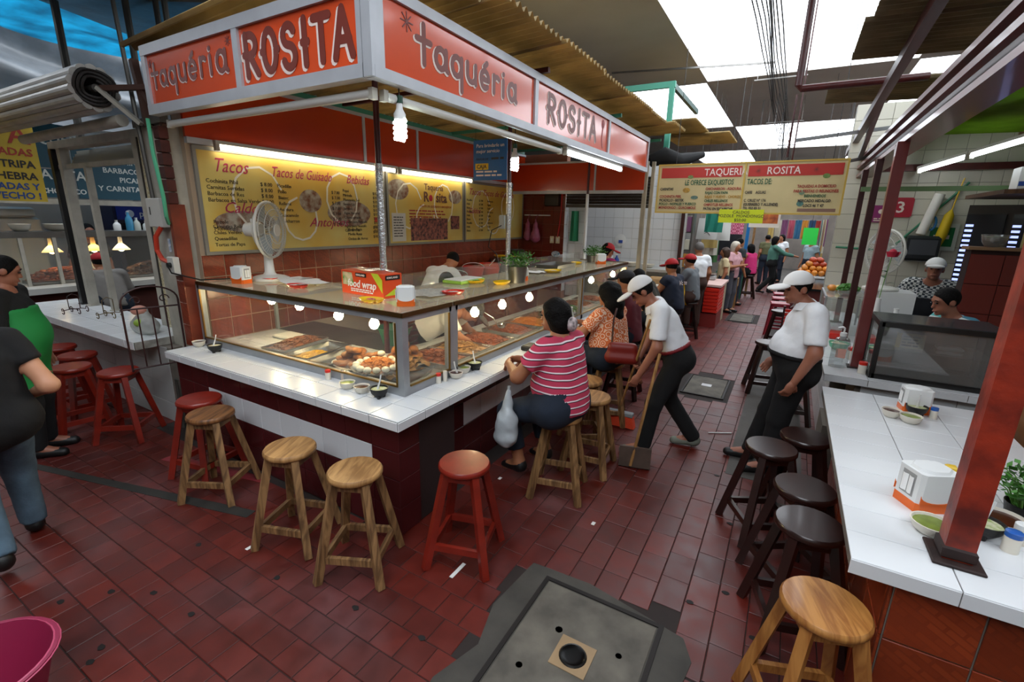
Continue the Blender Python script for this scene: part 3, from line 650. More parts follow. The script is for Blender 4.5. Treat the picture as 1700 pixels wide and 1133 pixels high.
# menu wall and end wall
wm = MB().box(WX-.15, WX, 2.3, 8.45, 0, 3.2).build('wall_menu', M('wall_primer', 'a8937c', .8), kind='structure')
tiles(wm, (WX, 2.3, .86), (0, 1, 0), (0, 0, 1), .2, .2, 31, 4, TERR, .009, .008, ulen=6.0, vlen=.8)
we = MB().box(WX, -3.72, BY, BY+.15, 0, 3.2).build('wall_end', M('wall_primer2', '9a6a54', .8), kind='structure')
TERD = M('tile_red_brown', '6b241a', .25, vary=.12)
tiles(we, (WX, BY, .7), (1, 0, 0), (0, 0, 1), .22, .25, 4, 8, TERD, .005, .008, ulen=.88)
tiles(we, (-3.72, BY, .7), (0, 1, 0), (0, 0, 1), .15, .25, 1, 8, WTILE, .005, .01, name='white_edge_tile')
def menu_board(y0, y1, z0, z1, label):
    t = T('menu_board', label, 'menu board', (WX, (y0+y1)/2, z0)); h = z1-z0; w = (y1-y0)/2
    m = M('menu_yellow', 'd6b04a', .45); nt, b, L, N = nodes(m)
    if not m.get('done'):
        m['done'] = 1; tc = N('TexCoord'); v = N('TexVoronoi', feature='DISTANCE_TO_EDGE', i_Scale=1.6); nz = N('TexNoise', i_Scale=2.2, i_Detail=2.0); L(tc.outputs['Object'], nz.inputs['Vector'])
        r = N('ValToRGB'); e = r.color_ramp.elements; e[0].position = .35; e[0].color = lin('d9ae45'); e[1].position = .7; e[1].color = lin('d9c878'); L(nz.outputs['Fac'], r.inputs['Fac']); L(r.outputs['Color'], b.inputs['Base Color'])
    MB().box(0, .02, -w+.03, w-.03, .03, h-.03).build('panel', m, t)
    f = MB()
    for a in ((-w, -w+.03, .03, h-.03), (w-.03, w, .03, h-.03), (-w, w, 0, .03), (-w, w, h-.03, h)): f.box(0, .028, a[0], a[1], a[2], a[3])
    f.build('frame', M('menu_frame', '8f8d86', .5, metal=.4), t)
    f = MB(); strokes(f, [arc(-w*.5, h*.55, .26, .3, 20, 330), arc(w*.4, h*.6, .22, .28, -60, 250), arc(-w*.1, h*.35, .2, .22, 100, 380)], .02, (.0205, 0, 0), (0, 1, 0), (0, 0, 1), .001)
    f.build('white_outline', M('menu_white', 'ece7da', .5), t, kind='stuff')
    return t, w, h
PINK = M('script_pink', 'b8325a', .5); INK = M('ink_dark', '33302e', .6)
U_, V_ = (0, 1, 0), (0, 0, 1)
def wl(t, s, y, z, size, mat=INK, name='lettering', **k): return text(name, s, size, mat, t, (.0225, y, z), U_, V_, **k)
b1, w, h = menu_board(2.34, 4.6, 1.66, 2.6, 'long yellow menu with taco and drink prices')
wl(b1, 'Tacos', -.98, h-.2, .17, PINK, shear=.4, sx=.8); wl(b1, 'Tacos de Guisado', -.42, h-.2, .14, PINK, shear=.4, sx=.72); wl(b1, 'Bebidas', .52, h-.2, .14, PINK, shear=.4, sx=.8); wl(b1, 'Caldos', -.93, h-.56, .14, PINK, shear=.4); wl(b1, 'Antojitos', -.02, .25, .14, PINK, shear=.4)
for i, s in enumerate(('Cochinita Pibil', 'Carnitas Surtidas', 'Barbacoa de Res', 'Barbacoa en Salsa Verde')): wl(b1, s, -1.05, h-.3-i*.055, .05); wl(b1, '$ 8.00', -.54, h-.3-i*.055, .05)
for i, s in enumerate(('Pozole', 'Mondongo')): wl(b1, s, -1.03, h-.66-i*.06, .05); wl(b1, '$50.00', -.54, h-.66-i*.06, .05)
for i, s in enumerate(('Chipotles Rellenos con Carne', 'Chiles Verdes (Picadillo, pollo)', 'Quesadillas', 'Tortas de Papa')): wl(b1, s, -1.04, .24-i*.055, .046)
for i, s in enumerate(('Picadillo', 'Pollo', 'Bistec', 'Rellena', 'Asadura', 'Guacamole', 'Chicharron')): wl(b1, s, -.36, h-.3-i*.058, .048); wl(b1, '$ 7.00', .3, h-.33-i*.058, .046)
for i, s in enumerate(('Pepsi', 'Mirinda', 'Manzanita Sol', 'Seven Up', 'Jarritos', 'Agua Natural', 'Champurrado', 'Leche para Nescafe', 'Agua para Nescafe', 'Cafe de Olla')): wl(b1, s, .46, h-.3-i*.05, .044); wl(b1, '$10.00', .92, h-.31-i*.05, .044)
for i, s in enumerate(('Media Pieza', 'Media Rosa', 'Orden de Arroz')): wl(b1, s, .5, .2-i*.055, .046); wl(b1, '$18.00', .9, .22-i*.055, .046)
DISH = M('dish_print', 'b9b2a2', .5, noise=(14, .5), col2='7a4a2c')
for y, z, rx, rz in ((-.72, .3, .3, .1), (.55, .4, .32, .15), (.02, .52, .14, .12)):
    o = ob('food_photo', MB().prism([(.0205, y+rx*math.cos(a*PI/12), z+rz*math.sin(a*PI/12)) for a in range(24)], (.001, 0, 0)).mesh('food_photo', DISH), b1)
MB().box(.021, .023, .93, 1.03, .3, .36).build('sticker', M('sticker_orange', 'e2502a', .5), b1)
b2, w, h = menu_board(4.63, 6.3, 1.66, 2.6, 'yellow menu sign with stall name, rose and group photo')
wl(b2, 'Taqueria', -.1, h-.19, .12, M('brown_ink', '6a4030', .5), bold=.001); wl(b2, 'R   sita', -.12, h-.35, .19, M('brown_ink', '6a4030', .5), bold=.004)
f = MB(); strokes(f, [arc(.04, h-.3, .03, .035, 0, 330), arc(.04, h-.3, .014, .016, 0, 360)], .02, (.0225, 0, 0), U_, V_, .0015); f.build('rose', M('rose_red', 'c2283c', .5), b2, kind='stuff')
wl(b2, 'TACOS DE GUISADO Y ANTOJITOS', -.2, h-.43, .045, M('ink_red', 'a5342c', .5))
print_bars(b2, (.0205, -.42, h-.49), U_, V_, 5, .85, .018, .042, M('ink_red', 'a5342c', .5))
MB().box(.021, .024, -.76, -.5, .05, .42).build('notice', M('paper', 'dcd9d2', .6), b2)
print_bars(b2, (.0245, -.73, .36), U_, V_, 8, .2, .012, .035, INK)
CROWD = M('photo_crowd', '1a1622', .5, noise=(26, .9), col2='b06a5a')
MB().box(.021, .024, -.4, .42, .05, .36).build('group_photo', CROWD, b2); MB().box(.021, .024, .5, .72, .2, .4).build('group_photo', CROWD, b2)
for y, z, rx, rz in ((-.62, .72, .2, .13), (.62, .68, .16, .1)): ob('food_photo', MB().prism([(.0205, y+rx*math.cos(a*PI/12), z+rz*math.sin(a*PI/12)) for a in range(24)], (.001, 0, 0)).mesh('food_photo', DISH), b2)
b3, w, h = menu_board(6.33, 8.25, 1.66, 2.6, 'yellow price list beside the end tile wall')
wl(b3, 'Tacos', -.85, h-.2, .14, PINK, shear=.4); wl(b3, 'Tacos de Guisado', -.45, h-.2, .14, PINK, shear=.4); wl(b3, 'Caldos', -.85, .45, .12, PINK, shear=.4)
for i in range(9): wl(b3, ('Picadillo', 'Pollo', 'Bistec')[i % 3], -.9, h-.3-i*.06, .045); wl(b3, '$ 7.00', -.55, h-.3-i*.06, .045); wl(b3, ('Refrescos', 'Aguas', 'Cafe')[i % 3], -.3, h-.3-i*.06, .045)
# red panels above the menus
t = T('red_fascia', 'glossy red panels in white trim above the yellow menus', 'panel', (WX+.002, 2.3, 2.66))
for i, (a, b) in enumerate(((0, 1.98), (2.0, 2.92), (2.94, 4.35), (4.37, 5.97))): MB().box(0, .03, a, b, 0, .5).build('panel', REDP, t)
f = MB()
for y in (1.99, 2.93, 4.36): f.box(.0, .04, y-.02, y+.02, 0, .5)
f.box(0, .045, 0, 5.97, -.05, 0).box(0, .045, 0, 5.97, .5, .54); f.build('trim', ALUW, t)
t = T('red_fascia', 'glossy red panel spanning the far end of the taco stall', 'panel', (-4.52, 7.75, 2.52))
MB().box(0, 2.38, 0, .03, 0, .44).build('panel', REDP, t); MB().box(0, 2.38, -.012, .04, -.05, 0).box(0, 2.38, -.012, .04, .44, .47).box(1.55, 1.58, -.012, 0, 0, .44).build('trim', ALUW, t)
# fluorescent tubes
def tube_lamp(a, b, label, mat=TUBE, r=.019, body=True, up=.04, hang=None):
    a = Vector(a); b = Vector(b); t = T('fluorescent_lamp', label, 'lamp', a); d = b-a; n = d.normalized()
    MB().cyl(n*.03, d-n*.03, r, n=12).build('tube', mat, t, smooth=True)
    for e in (Vector((0, 0, 0)), d-n*.035): MB().bar(e, e+n*.035, .04, .06).build('end_holder', M('lamp_holder', 'b8b4a8', .5), t)
    if hang: [MB().cyl(e+Vector((0, 0, up)), Vector((e.x, e.y, hang-a.z)), .004, n=5).build('wire', BLACK, t) for e in (d*.1, d*.9)]
    if body: MB().bar(Vector((0, 0, up)), d+Vector((0, 0, up)), .045, .03).build('batten', M('batten_white', 'c9c7bf', .5), t)
    return t
tube_lamp((WX+.09, 2.5, 2.6), (WX+.09, 4.75, 2.6), 'lit fluorescent tube above the long price menu')
tube_lamp((WX+.09, 4.8, 2.6), (WX+.09, 6.45, 2.6), 'lit fluorescent tube above the sign with group photo')
# sign box
SY, SX, SZ0, SZ1 = 2.04, -2.08, 2.77, 3.25; SXL, SYR = -4.5, 7.6
def letters(which):
    D = {}
    D['R'] = (.75, [[(.15, 0), (.15, 1)], [(.15, .97)]+arc(.32, .74, .3, .24, 80, -85)+[(.15, .5)], [(.3, .5), (.66, .02)], [(.05, .52), (.15, .52)]])
    D['O'] = (.78, [arc(.38, .5, .28, .47, 0, 360, 18), [(.02, .5), (.1, .5)], [(.66, .5), (.74, .5)]])
    D['S'] = (.66, [arc(.32, .74, .23, .22, 20, 250, 10)+arc(.32, .26, .25, .25, 80, -160, 12)])
    D['I'] = (.42, [[(.2, 0), (.2, 1)], [(.1, .5), (.3, .5)]])
    D['T'] = (.62, [[(.32, 0), (.32, .96)], [(.02, .95), (.62, .95)]])
    D['A'] = (.78, [[(.06, 0), (.36, 1), (.7, 0)], [(.18, .36), (.6, .36)]])
    D['t'] = (.5, [[(.25, -.05), (.25, .95)], [(.0, .55), (.5, .55)]])
    D['a'] = (.52, [arc(.24, .28, .2, .27, 0, 360, 12), [(.45, .55), (.45, .05), (.52, 0)]])
    D['q'] = (.52, [arc(.24, .28, .2, .27, 0, 360, 12), [(.45, .55), (.45, -.38)]])
    D['u'] = (.52, [[(.06, .55)]+arc(.25, .22, .19, .2, 180, 360, 8)+[(.44, .55), (.44, 0)]])
    D['e'] = (.5, [[(.06, .28), (.42, .28)]+arc(.24, .28, .2, .27, 0, 310, 12), [(.2, .66), (.34, .8)]])
    D['r'] = (.36, [[(.08, 0), (.08, .55)], [(.08, .38)]+arc(.24, .4, .14, .13, 150, 40, 5)])
    D['i'] = (.24, [[(.1, 0), (.1, .52)], [(.1, .72), (.11, .73)]])
    return D[which]
def painted(parent, word, o, u, v, size, w, width, grow=0):
    sx = width/sum((letters(c)[0]+.14)*size*(1+grow*i) for i, c in enumerate(word))
    for dx, dz, mat, lift, nm in ((-.16*w, -.12*w, TEXTW, 0, 'letter_shadow'), (0, 0, TEXTM, .0015, 'letter')):
        x = 0; hgt = size; n = Vector(u).cross(Vector(v))
        for i, ch in enumerate(word):
            wd, st = letters(ch); mb = MB(); hh = size*(1+grow*i)
            L = [[((x+a*hh*sx)+dx*2, b*hh+dz*2) for a, b in pl] for pl in st]
            strokes(mb, L, w*(1.0 if lift else 1.12)*(1+grow*i), Vector(o)+n*(.001+lift), u, v, .0015); mb.build(nm, mat, parent); x += (wd+.14)*hh*sx
def star(parent, o, u, v, r):
    mb = MB(); strokes(mb, [[(r*math.cos(a), r*math.sin(a)), (-r*math.cos(a), -r*math.sin(a))] for a in (0, PI/4, PI/2, 3*PI/4)], r*.14, o, u, v, .002); mb.build('star_mark', TEXTM, parent)
t = T('stall_sign', 'orange lettered sign panel facing the open tiled floor', 'sign', (0, 0, 0))
for a, b in ((SXL+.06, -3.3), (-3.24, SX-.09)): MB().box(a, b, SY, SY+.02, SZ0+.07, SZ1-.07).build('panel', ORNP, t)
f = MB()
for a in ((SXL, SXL+.06, SZ0, SZ1), (-3.3, -3.24, SZ0, SZ1), (SX-.09, SX-.052, SZ0, SZ1), (SXL, SX-.052, SZ0, SZ0+.07), (SXL, SX-.052, SZ1-.07, SZ1)): k = .002 if a[3]-a[2] > .3 else 0; f.box(a[0]+.001, a[1]-.001, SY-.02+k, SY+.05-k, a[2]+k, a[3]-k)
f.build('frame', ALUW, t)
painted(t, 'taqueria', (SXL+.1, SY, SZ0+.19), (1, 0, 0), (0, 0, 1), .165, .024, 1.04, .05); painted(t, 'ROSITA', (-3.21, SY, SZ0+.125), (1, 0, 0), (0, 0, 1), .235, .047, 1.04)
star(t, (-3.37, SY-.001, SZ1-.12), (1, 0, 0), (0, 0, 1), .03); star(t, (SXL+.1, SY-.001, SZ1-.13), (1, 0, 0), (0, 0, 1), .03)
t = T('stall_sign', 'orange lettered sign with rose emblem running along the aisle', 'sign', (0, 0, 0))
ydiv = [SY+.08, 4.72, 6.35, SYR]
for a, b in ((ydiv[0], 3.88), (3.94, 5.77), (5.83, SYR-.05)): MB().box(SX-.02, SX, a, b, SZ0+.06, SZ1-.06).build('panel', ORNP, t)
f = MB()
for a in ((SY-.02, SY+.08, SZ0, SZ1), (3.88, 3.94, SZ0, SZ1), (5.77, 5.83, SZ0, SZ1), (SYR-.05, SYR, SZ0, SZ1), (SY, SYR, SZ0, SZ0+.06), (SY, SYR, SZ1-.06, SZ1)): k = .002 if a[3]-a[2] > .3 else 0; f.box(SX-.05+k, SX+.02-k, a[0]+.001, a[1]-.001, a[2]+k, a[3]-k)
f.build('frame', ALUW, t)
painted(t, 'taqueria', (SX, 2.4, SZ0+.18), (0, 1, 0), (0, 0, 1), .21, .036, 1.22, .0); painted(t, 'ROSITA', (SX, 4.14, SZ0+.14), (0, 1, 0), (0, 0, 1), .23, .042, 1.3)
star(t, (SX+.001, 2.32, SZ1-.13), (0, 1, 0), (0, 0, 1), .05)
f = MB(); strokes(f, [arc(5.6, SZ1-.13, .035, .04, 0, 360), [(5.6, SZ1-.17), (5.58, SZ1-.3), (5.62, SZ0+.1)], arc(5.6, SZ1-.13, .015, .02, 0, 360)], .02, (SX, 0, 0), (0, 1, 0), (0, 0, 1), .003); f.build('rose_emblem', M('rose_pink', 'a84a4a', .5), t)
# lamps under the sign
tube_lamp((SXL+.1, SY+.07, SZ0-.06), (SX-.06, SY+.07, SZ0-.06), 'unlit white tube lamp under the sign facing the floor', M('tube_off', 'd5d5cf', .3), .026, False)
tube_lamp((SX-.06, SY+.12, SZ0-.06), (SX-.06, 4.6, SZ0-.06), 'unlit white tube lamp under the sign along the aisle', M('tube_off', 'd5d5cf', .3), .026, False)
tube_lamp((SX-.04, 4.66, SZ0-.06), (SX-.04, 6.5, SZ0-.06), 'lit fluorescent tube under the sign along the aisle', TUBEW, .026)
def cfl(p, label, s=1.0):
    t = T('spiral_bulb', label, 'light bulb', p); pts = [(.03*s*math.cos(a), .03*s*math.sin(a), -.03*s-.115*s*a/(2*PI*4)) for a in np.linspace(0, 2*PI*4, 60)]
    MB().tube(pts, .0125*s, 6).build('spiral', CFL, t, smooth=True); MB().lathe([(.034*s, -.03*s), (.036*s, 0), (.02*s, .03*s), (.018*s, .06*s)], n=14).build('cap', WHITE, t, smooth=True)
    MB().cyl((0, 0, .06*s), (0, 0, .1*s), .022*s, n=10).build('socket', M('socket_green', '1d4a38', .5), t); MB().cyl((0, 0, .1*s), (0, 0, 3.3-p[2]), .004, n=5).build('cord', BLACK, t)
    return t
cfl((-2.12, 2.28, 2.63), 'big lit spiral bulb hanging at the sign corner', 1.0); cfl((-2.35, 4.05, 2.62), 'lit spiral bulb hanging halfway along the aisle sign', .95)
# posts
for i, (y, lab) in enumerate(((2.93, 'red roof post wrapped in foil behind the food wrap box'), (5.0, 'red roof post wrapped in foil beside the blue notice'), (7.5, 'slim red and white roof post near the shutter'))):
    t = T('roof_post', lab, 'post', (-2.97, y, 0)); r = .024 if i < 2 else .018
    MB().cyl((0, 0, 2.45), (0, 0, 3.22), r, n=10).build('upper_post', DRED, t, smooth=True); MB().cyl((0, 0, 0), (0, 0, 1.3), r, n=10).build('lower_post', DRED, t, smooth=True)
    MB().tube([(0, 0, z) for z in np.linspace(1.3, 2.45, 9)], [r+.004+.006*random.random() for _ in range(9)], 10).build('wrapping', FOIL if i < 2 else WHITE, t, smooth=True)
# corrugated roof sheets over the stall
CORR = thin(M('fibre_sheet', 'c2aa78', .75, noise=(3, .35), bump=(50, .2), vary=.15), .5)
for i, (y0_, y1, ov) in enumerate(((1.98, 2.95, .14), (2.9, 3.85, .3), (3.8, 4.75, .34), (4.7, 5.65, .3), (5.6, 6.55, .33), (6.5, 7.45, .3), (7.4, 8.2, .42))):
    mb = corr(MB(), (0, 0, 0), (0, 1, 0), Vector((1, 0, .045)).normalized(), y1-y0_, 2.6+ov, int((y1-y0_)/.085), .024, 6)
    tag(mb.build('roof_sheet', CORR, smooth=True, loc=(-4.7, y0_, 3.29+.012*(i % 2))), 'tan corrugated roof sheet '+('at the corner of the two orange signs', 'above the painted star on the aisle sign', 'above the small letters of the aisle sign', 'above the first capitals of the aisle sign', 'above the painted rose emblem', 'above the blank end panel of the aisle sign', 'jutting past the end of the orange sign')[i], 'roof sheet', 'corrugated sheets over the taco stall')
GRN = M('frame_green', '3f8f78', .5)
t = T('roof_frame', 'green and red steel frame under the taco stall roof', 'frame', (0, 0, 0))
MB().bar((WX+.03, 2.1, 3.22), (WX+.03, 8.2, 3.22), .04, .05).build('wall_rail', GRN, t); MB().bar((-2.97, 2.1, 3.22), (-2.97, 8.2, 3.22), .05, .05).build('centre_rail', DRED, t)
for y in (2.2, 4.0, 6.0, 8.0): MB().bar((WX+.03, y, 3.235), (-2.0, y, 3.28), .04, .04).build('rafter', DRED if y < 5 else GRN, t)
MB().bar((SX-.1, SY+.03, SZ1-.02), (SX-.1, SYR, SZ1-.02), .04, .06).build('sign_rail', DRED, t)
# ------------------------------------------------------------------ things on and in the taco stall
CERW = M('bowl_white', 'd8d2c4', .3); MOLC = M('molcajete_black', '141414', .55, bump=(80, .3)); SALG = M('salsa_green', '7a8a2e', .25, noise=(30, .3)); SALR = M('salsa_brown', '4a1e12', .25, noise=(30, .3)); ONION = M('chopped_onion', 'd3cfb8', .6, noise=(40, .4), col2='8a9a50'); CREAM = M('cream', 'd9cba8', .5)
FRIED = M('fried_crust', 'b06a1e', .55, noise=(22, .45), bump=(60, .6)); EGGM = M('boiled_egg', 'e9e4d0', .35); RICE = M('carrot_rice', 'd98324', .6, noise=(40, .35), bump=(80, .6)); MEAT = M('shredded_meat', '9a4a1c', .5, noise=(30, .5), bump=(60, .6), vary=.3, island=True); PEANUT = M('brown_cracklings', '8a4f24', .55, noise=(30, .5), vary=.35, island=True); YEL = M('yellow_corn', 'd8a81c', .5, vary=.2, island=True); TORT = M('fried_tortilla', 'a8793c', .6, noise=(20, .4), vary=.2, island=True)
LEAF = M('herb_leaf', '3f7a26', .5, vary=.35, island=True); STEMM = M('herb_stem', '5c8a3a', .6)
def bowl(p, label, fill, mat=CERW, r=.055, h=.05, group=None, spoon=False, legs=False):
    t = T('salsa_bowl', label, 'bowl', p, random.random()*6, group)
    z = .012 if legs else 0
    MB().lathe([(.001, z), (r*.55, z), (r*.85, z+h*.4), (r, z+h), (r*.93, z+h), (r*.78, z+h*.5), (.001, z+.35*h)], n=20).build('bowl', mat, t, smooth=True, ang=1.0)
    MB().lathe([(.001, z+h*.86), (r*.5, z+h*.84), (r*.9, z+h*.8)], n=16).build('filling', fill, t, smooth=True)
    if legs:
        for a in range(3): MB().cyl((r*.5*math.cos(a*2.1), r*.5*math.sin(a*2.1), 0), (r*.5*math.cos(a*2.1), r*.5*math.sin(a*2.1), z+.01), .011, .014, 8).build('foot', mat, t)
    if spoon: MB().tube([(-.01, 0, z+h*.8), (.012, .004, z+h+.05), (.02, .006, z+h+.085)], [.008, .004, .005], 6).build('spoon', WHITE, t, smooth=True)
    return t
def shaker(p, label, cap, group=None, r=.02, h=.075, body=CERW):
    t = T('shaker', label, 'shaker', p, 0, group)
    MB().lathe([(.001, 0), (r, 0), (r, h*.72), (r*.9, h*.78)], n=14).build('jar', body, t, smooth=True); MB().lathe([(r*1.02, h*.74), (r*1.02, h*.97), (r*.9, h), (.001, h)], n=14).build('lid', cap, t, smooth=True)
    return t
def napkin(p, rz, label, s=1.0, group=None):
    t = T('napkin_dispenser', label, 'napkin dispenser', p, rz, group); w, d, h = .06*s, .05*s, .135*s
    def sect(x0, x1, z0, z1, c):     # rounded box
        mb = MB(); prof = [(x0+c, -d), (x1-c, -d), (x1, -d+c), (x1, d-c), (x1-c, d), (x0+c, d), (x0, d-c), (x0, -d+c)]; mb.prism([(x, y, z0) for x, y in prof][::1], (0, 0, z1-z0)); return mb
    sect(-w, w, 0, h*.22, .012).build('base', ORANGE, t, smooth=True); sect(-w, w, h*.22, h*.94, .014).build('body', WHITE, t, smooth=True)
    MB().lathe([(1, 0), (.9, 1), (.001, 1.02)], n=8).xf(Matrix.Translation((0, 0, h*.94)) @ Matrix.Diagonal((w*.93, d*.93, h*.06, 1)) @ Matrix.Rotation(PI/8, 4, 'Z')).build('lid', WHITE, t, smooth=True)
    for sy in (-1, 1):
        MB().prism([(-w*.93, sy*(d+.001), h*.22), (w*.93, sy*(d+.001), h*.22), (w*.93, sy*(d+.001), h*.44)]+[(w*.93*math.cos(a), sy*(d+.001), h*.44-h*.19*math.sin(a)) for a in np.linspace(.3, PI-.3, 9)]+[(-w*.93, sy*(d+.001), h*.44)], (0, sy*.002, 0)).build('orange_wave', ORANGE, t)
    for sx in (-1, 1):
        MB().box(sx*(w+.001), sx*(w-.004), -d*.5, d*.5, h*.3, h*.85).build('slot', M('slot_grey', '9a9a98', .5), t); MB().grid(lambda a, b: (sx*(w+.004+.004*math.sin(a*9)), -d*.4+d*.8*a, h*.35+h*.42*b), 6, 3).build('napkin', M('napkin_paper', 'eeeeec', .8), t, smooth=True)
    return t
def plate(p, label, mat, rz=0, food=None, s=1.0, group=None):
    t = T('oval_plate', label, 'plate', p, rz, group)
    MB().lathe([(.001, 0), (.6, 0), (.85, .012), (1, .03), (.96, .031), (.8, .016), (.001, .006)], n=24).xf(Matrix.Diagonal((.105*s, .07*s, 1, 1))).build('dish', mat, t, smooth=True)
    if food: scatter_heap('heap', food, t, .07*s, .045*s, .018, 40, .009, z=.006)
    return t
def scatter_heap(name, mat, parent, rx, ry, h, n, s, z=0, kind='stuff', long=1.0, label=None, loc=None, flat=False):
    mb = MB(); rr = random.Random(hash((rx, ry, n)) % 999)
    if not flat: mb.grid(lambda a, b: (rx*(a*2-1), ry*(b*2-1), z+h*.8*max(0, 1-((a*2-1)**2+(b*2-1)**2))**.7), 10, 8)
    for i in range(n):
        a = rr.random()*2*PI; q = math.sqrt(rr.random()); x, y = rx*q*math.cos(a), ry*q*math.sin(a); zz = z+h*max(0, 1-q*q)**.6
        o = len(mb.v); sz = s*(.6+.8*rr.random()); mb.rbox(-sz*long, sz*long, -sz*.55, sz*.55, -sz*.4, sz*.4, sz*.25)
        mb.xf(Matrix.Translation((x, y, zz)) @ Matrix.Rotation(rr.random()*6, 4, 'Z') @ Matrix.Rotation(rr.uniform(-.7, .7), 4, 'X'), o)
    return mb.build(name, mat, parent, kind=kind, label=label, loc=loc)
def tray(p, label, w, l, rz=0, mat=STEEL, d=.045, cat='tray', group=None):
    t = T('steel_tray', label, cat, p, rz, group); mb = MB(); i = .012
    mb.add([(-w, -l, d), (w, -l, d), (w, l, d), (-w, l, d), (-w+i, -l+i, d), (w-i, -l+i, d), (w-i, l-i, d), (-w+i, l-i, d), (-w+2*i, -l+2*i, .004), (w-2*i, -l+2*i, .004), (w-2*i, l-2*i, .004), (-w+2*i, l-2*i, .004), (-w+i, -l+i, 0), (w-i, -l+i, 0), (w-i, l-i, 0), (-w+i, l-i, 0)],
           [(8, 9, 10, 11), (15, 14, 13, 12)]+[f for k in range(4) for f in ((k, (k+1) % 4, 4+(k+1) % 4, 4+k), (4+k, 4+(k+1) % 4, 8+(k+1) % 4, 8+k), (12+k, 12+(k+1) % 4, (k+1) % 4, k))])
    mb.build('pan', mat, t); return t
def heap_obj(name, label, cat, p, rz, mat, rx, ry, h, n, s, long=1.0, flat=False):
    o = scatter_heap(name, mat, None, rx, ry, h, n, s, long=long, loc=p, flat=flat); o.rotation_euler[2] = rz; tag(o, label, cat); return o
# --- salsas and shakers on the ledge facing the floor
def on(px, py, z=ZT): p = G(px, py, z); return (p.x, p.y, z)
bowl((on(352, 571)[0], 2.13, ZT), 'white bowl of brown salsa by the case end post', SALR); bowl((on(384, 579)[0], 2.11, ZT), 'black stone bowl with a white spoon by the case end', CREAM, MOLC, .06, .055, legs=True, spoon=True)
shaker(on(545, 630), 'white shaker with red lid below the egg platter', REDPL); shaker(on(571, 631), 'clear salt shaker with steel lid beside the red-lidded one', STEEL, body=M('salt_jar', 'c9b8a8', .3))
bowl(on(577, 645), 'white bowl of green salsa beside the salt shaker', SALG); bowl(on(601, 652), 'white bowl of dark salsa next to the green salsa', SALR); bowl(on(630, 660), 'black stone bowl of chopped onion at the case corner', ONION, MOLC, .062, .058, legs=True, spoon=True)
shaker(on(728, 636), 'cream shaker with red lid on the aisle side ledge', REDPL); shaker(on(739, 633), 'small cream shaker behind the red-lidded shaker', CERW, r=.016, h=.08); bowl(on(757, 628), 'white bowl of dark salsa with spoon on aisle ledge', SALR, spoon=True); bowl(on(770, 619), 'white bowl of green salsa behind the dark salsa', SALG); bowl(on(788, 614), 'black stone bowl of pink onion before the seated woman', ONION, MOLC, .062, .055, legs=True, spoon=True)
tag(MB().rbox(-.05, .05, -.08, .08, 0, .05, .01).build('black_dish', MOLC, loc=(-1.97, 3.75, ZT)), 'small black dish on the ledge by seated woman', 'dish')
# --- on top of the glass case
Zc = CTZ+.001
def ct(px, py): p = G(px, py, Zc); return (p.x, p.y, Zc)
napkin(ct(402, 470), .2, 'white and orange napkin dispenser beside the fan', 1.15); napkin(ct(674, 507), .75, 'white and orange napkin dispenser at the glass case corner', 1.05); napkin((-2.35, 4.25, Zc), .6, 'white and orange napkin dispenser behind the herb bucket'); napkin((-2.35, 6.6, Zc), .6, 'white and orange napkin dispenser at the far case end', 1.1)
plate(ct(446, 466), 'red plate with radish slices by the fan', REDPL, 0, M('radish', 'd06a6a', .5, vary=.4, island=True)); plate(ct(494, 478), 'red plate with lime pieces near the food wrap', REDPL, .1, M('lime_pale', 'd9c9b8', .5, vary=.3, island=True))
plate(ct(617, 502), 'yellow plate of radish in front of the food wrap box', YELPL, .1, M('radish', 'd06a6a', .5)); plate(ct(752, 489), 'red plate of white onion beside the newspaper', REDPL, 1.2, M('onion_white', 'ddd8d0', .5, vary=.2, island=True))
plate(ct(790, 470), 'yellow plate of salad behind the red plate', YELPL, 1.4, LEAF); plate(ct(833, 472), 'empty yellow plate beside the herb bucket', YELPL, 1.4); plate((-2.4, 5.1, Zc), 'yellow plate of limes along the aisle', YELPL, 1.5, M('lime_pale', 'd9c9b8', .5), 1.3); plate((-2.6, 6.3, Zc), 'yellow plate behind the far napkin dispenser', YELPL, 1.5)
t = T('lime_tray', 'lime green plastic tray with a white lid', 'tray', (-2.72, 3.75, Zc), 1.57); MB().rbox(-.2, .2, -.11, .11, 0, .03, .008).build('tray', M('lime_plastic', '9ac84a', .4), t); MB().rbox(-.19, .17, -.1, .1, .03, .04, .003).build('lid', M('foam_white', 'dcdcd6', .6), t)
tray((-2.66, 5.75, Zc), 'shallow steel tray lying on the long glass case', .16, .3, 0, STEELD)
tag(MB().grid(lambda a, b: (-.12+.24*a, -.1+.2*b, .004+.012*math.sin(a*7)*math.sin(b*6)), 8, 8).build('crumpled_paper', M('paper_white', 'e4e2dd', .8), loc=(-2.55, 4.9, Zc+.012), smooth=True), 'crumpled white paper near the steel tray', 'paper')
tag(MB().grid(lambda a, b: (-.16+.32*a, -.2+.4*b, .006+.006*math.sin(a*9+b*4)), 8, 8).build('paper_sheet', M('newsprint', 'b9b6ab', .8, noise=(40, .4)), loc=(-2.5, 2.98, Zc+.008), smooth=True), 'printed newspaper sheet lying at the case corner', 'paper')
for k in range(4): tag(MB().grid(lambda a, b: (-.11+.22*a, -.15+.3*b, .005+.008*math.sin(a*5+k)*math.cos(b*4)), 6, 6).build('napkin_sheet', M('paper_white', 'e4e2dd', .8), loc=(-4.05+.12*k+.05*(k % 2), 2.82-.05*k, Zc+.01+.004*k), smooth=True), 'loose white paper sheet between fan and food wrap', 'paper', 'loose papers by the fan')
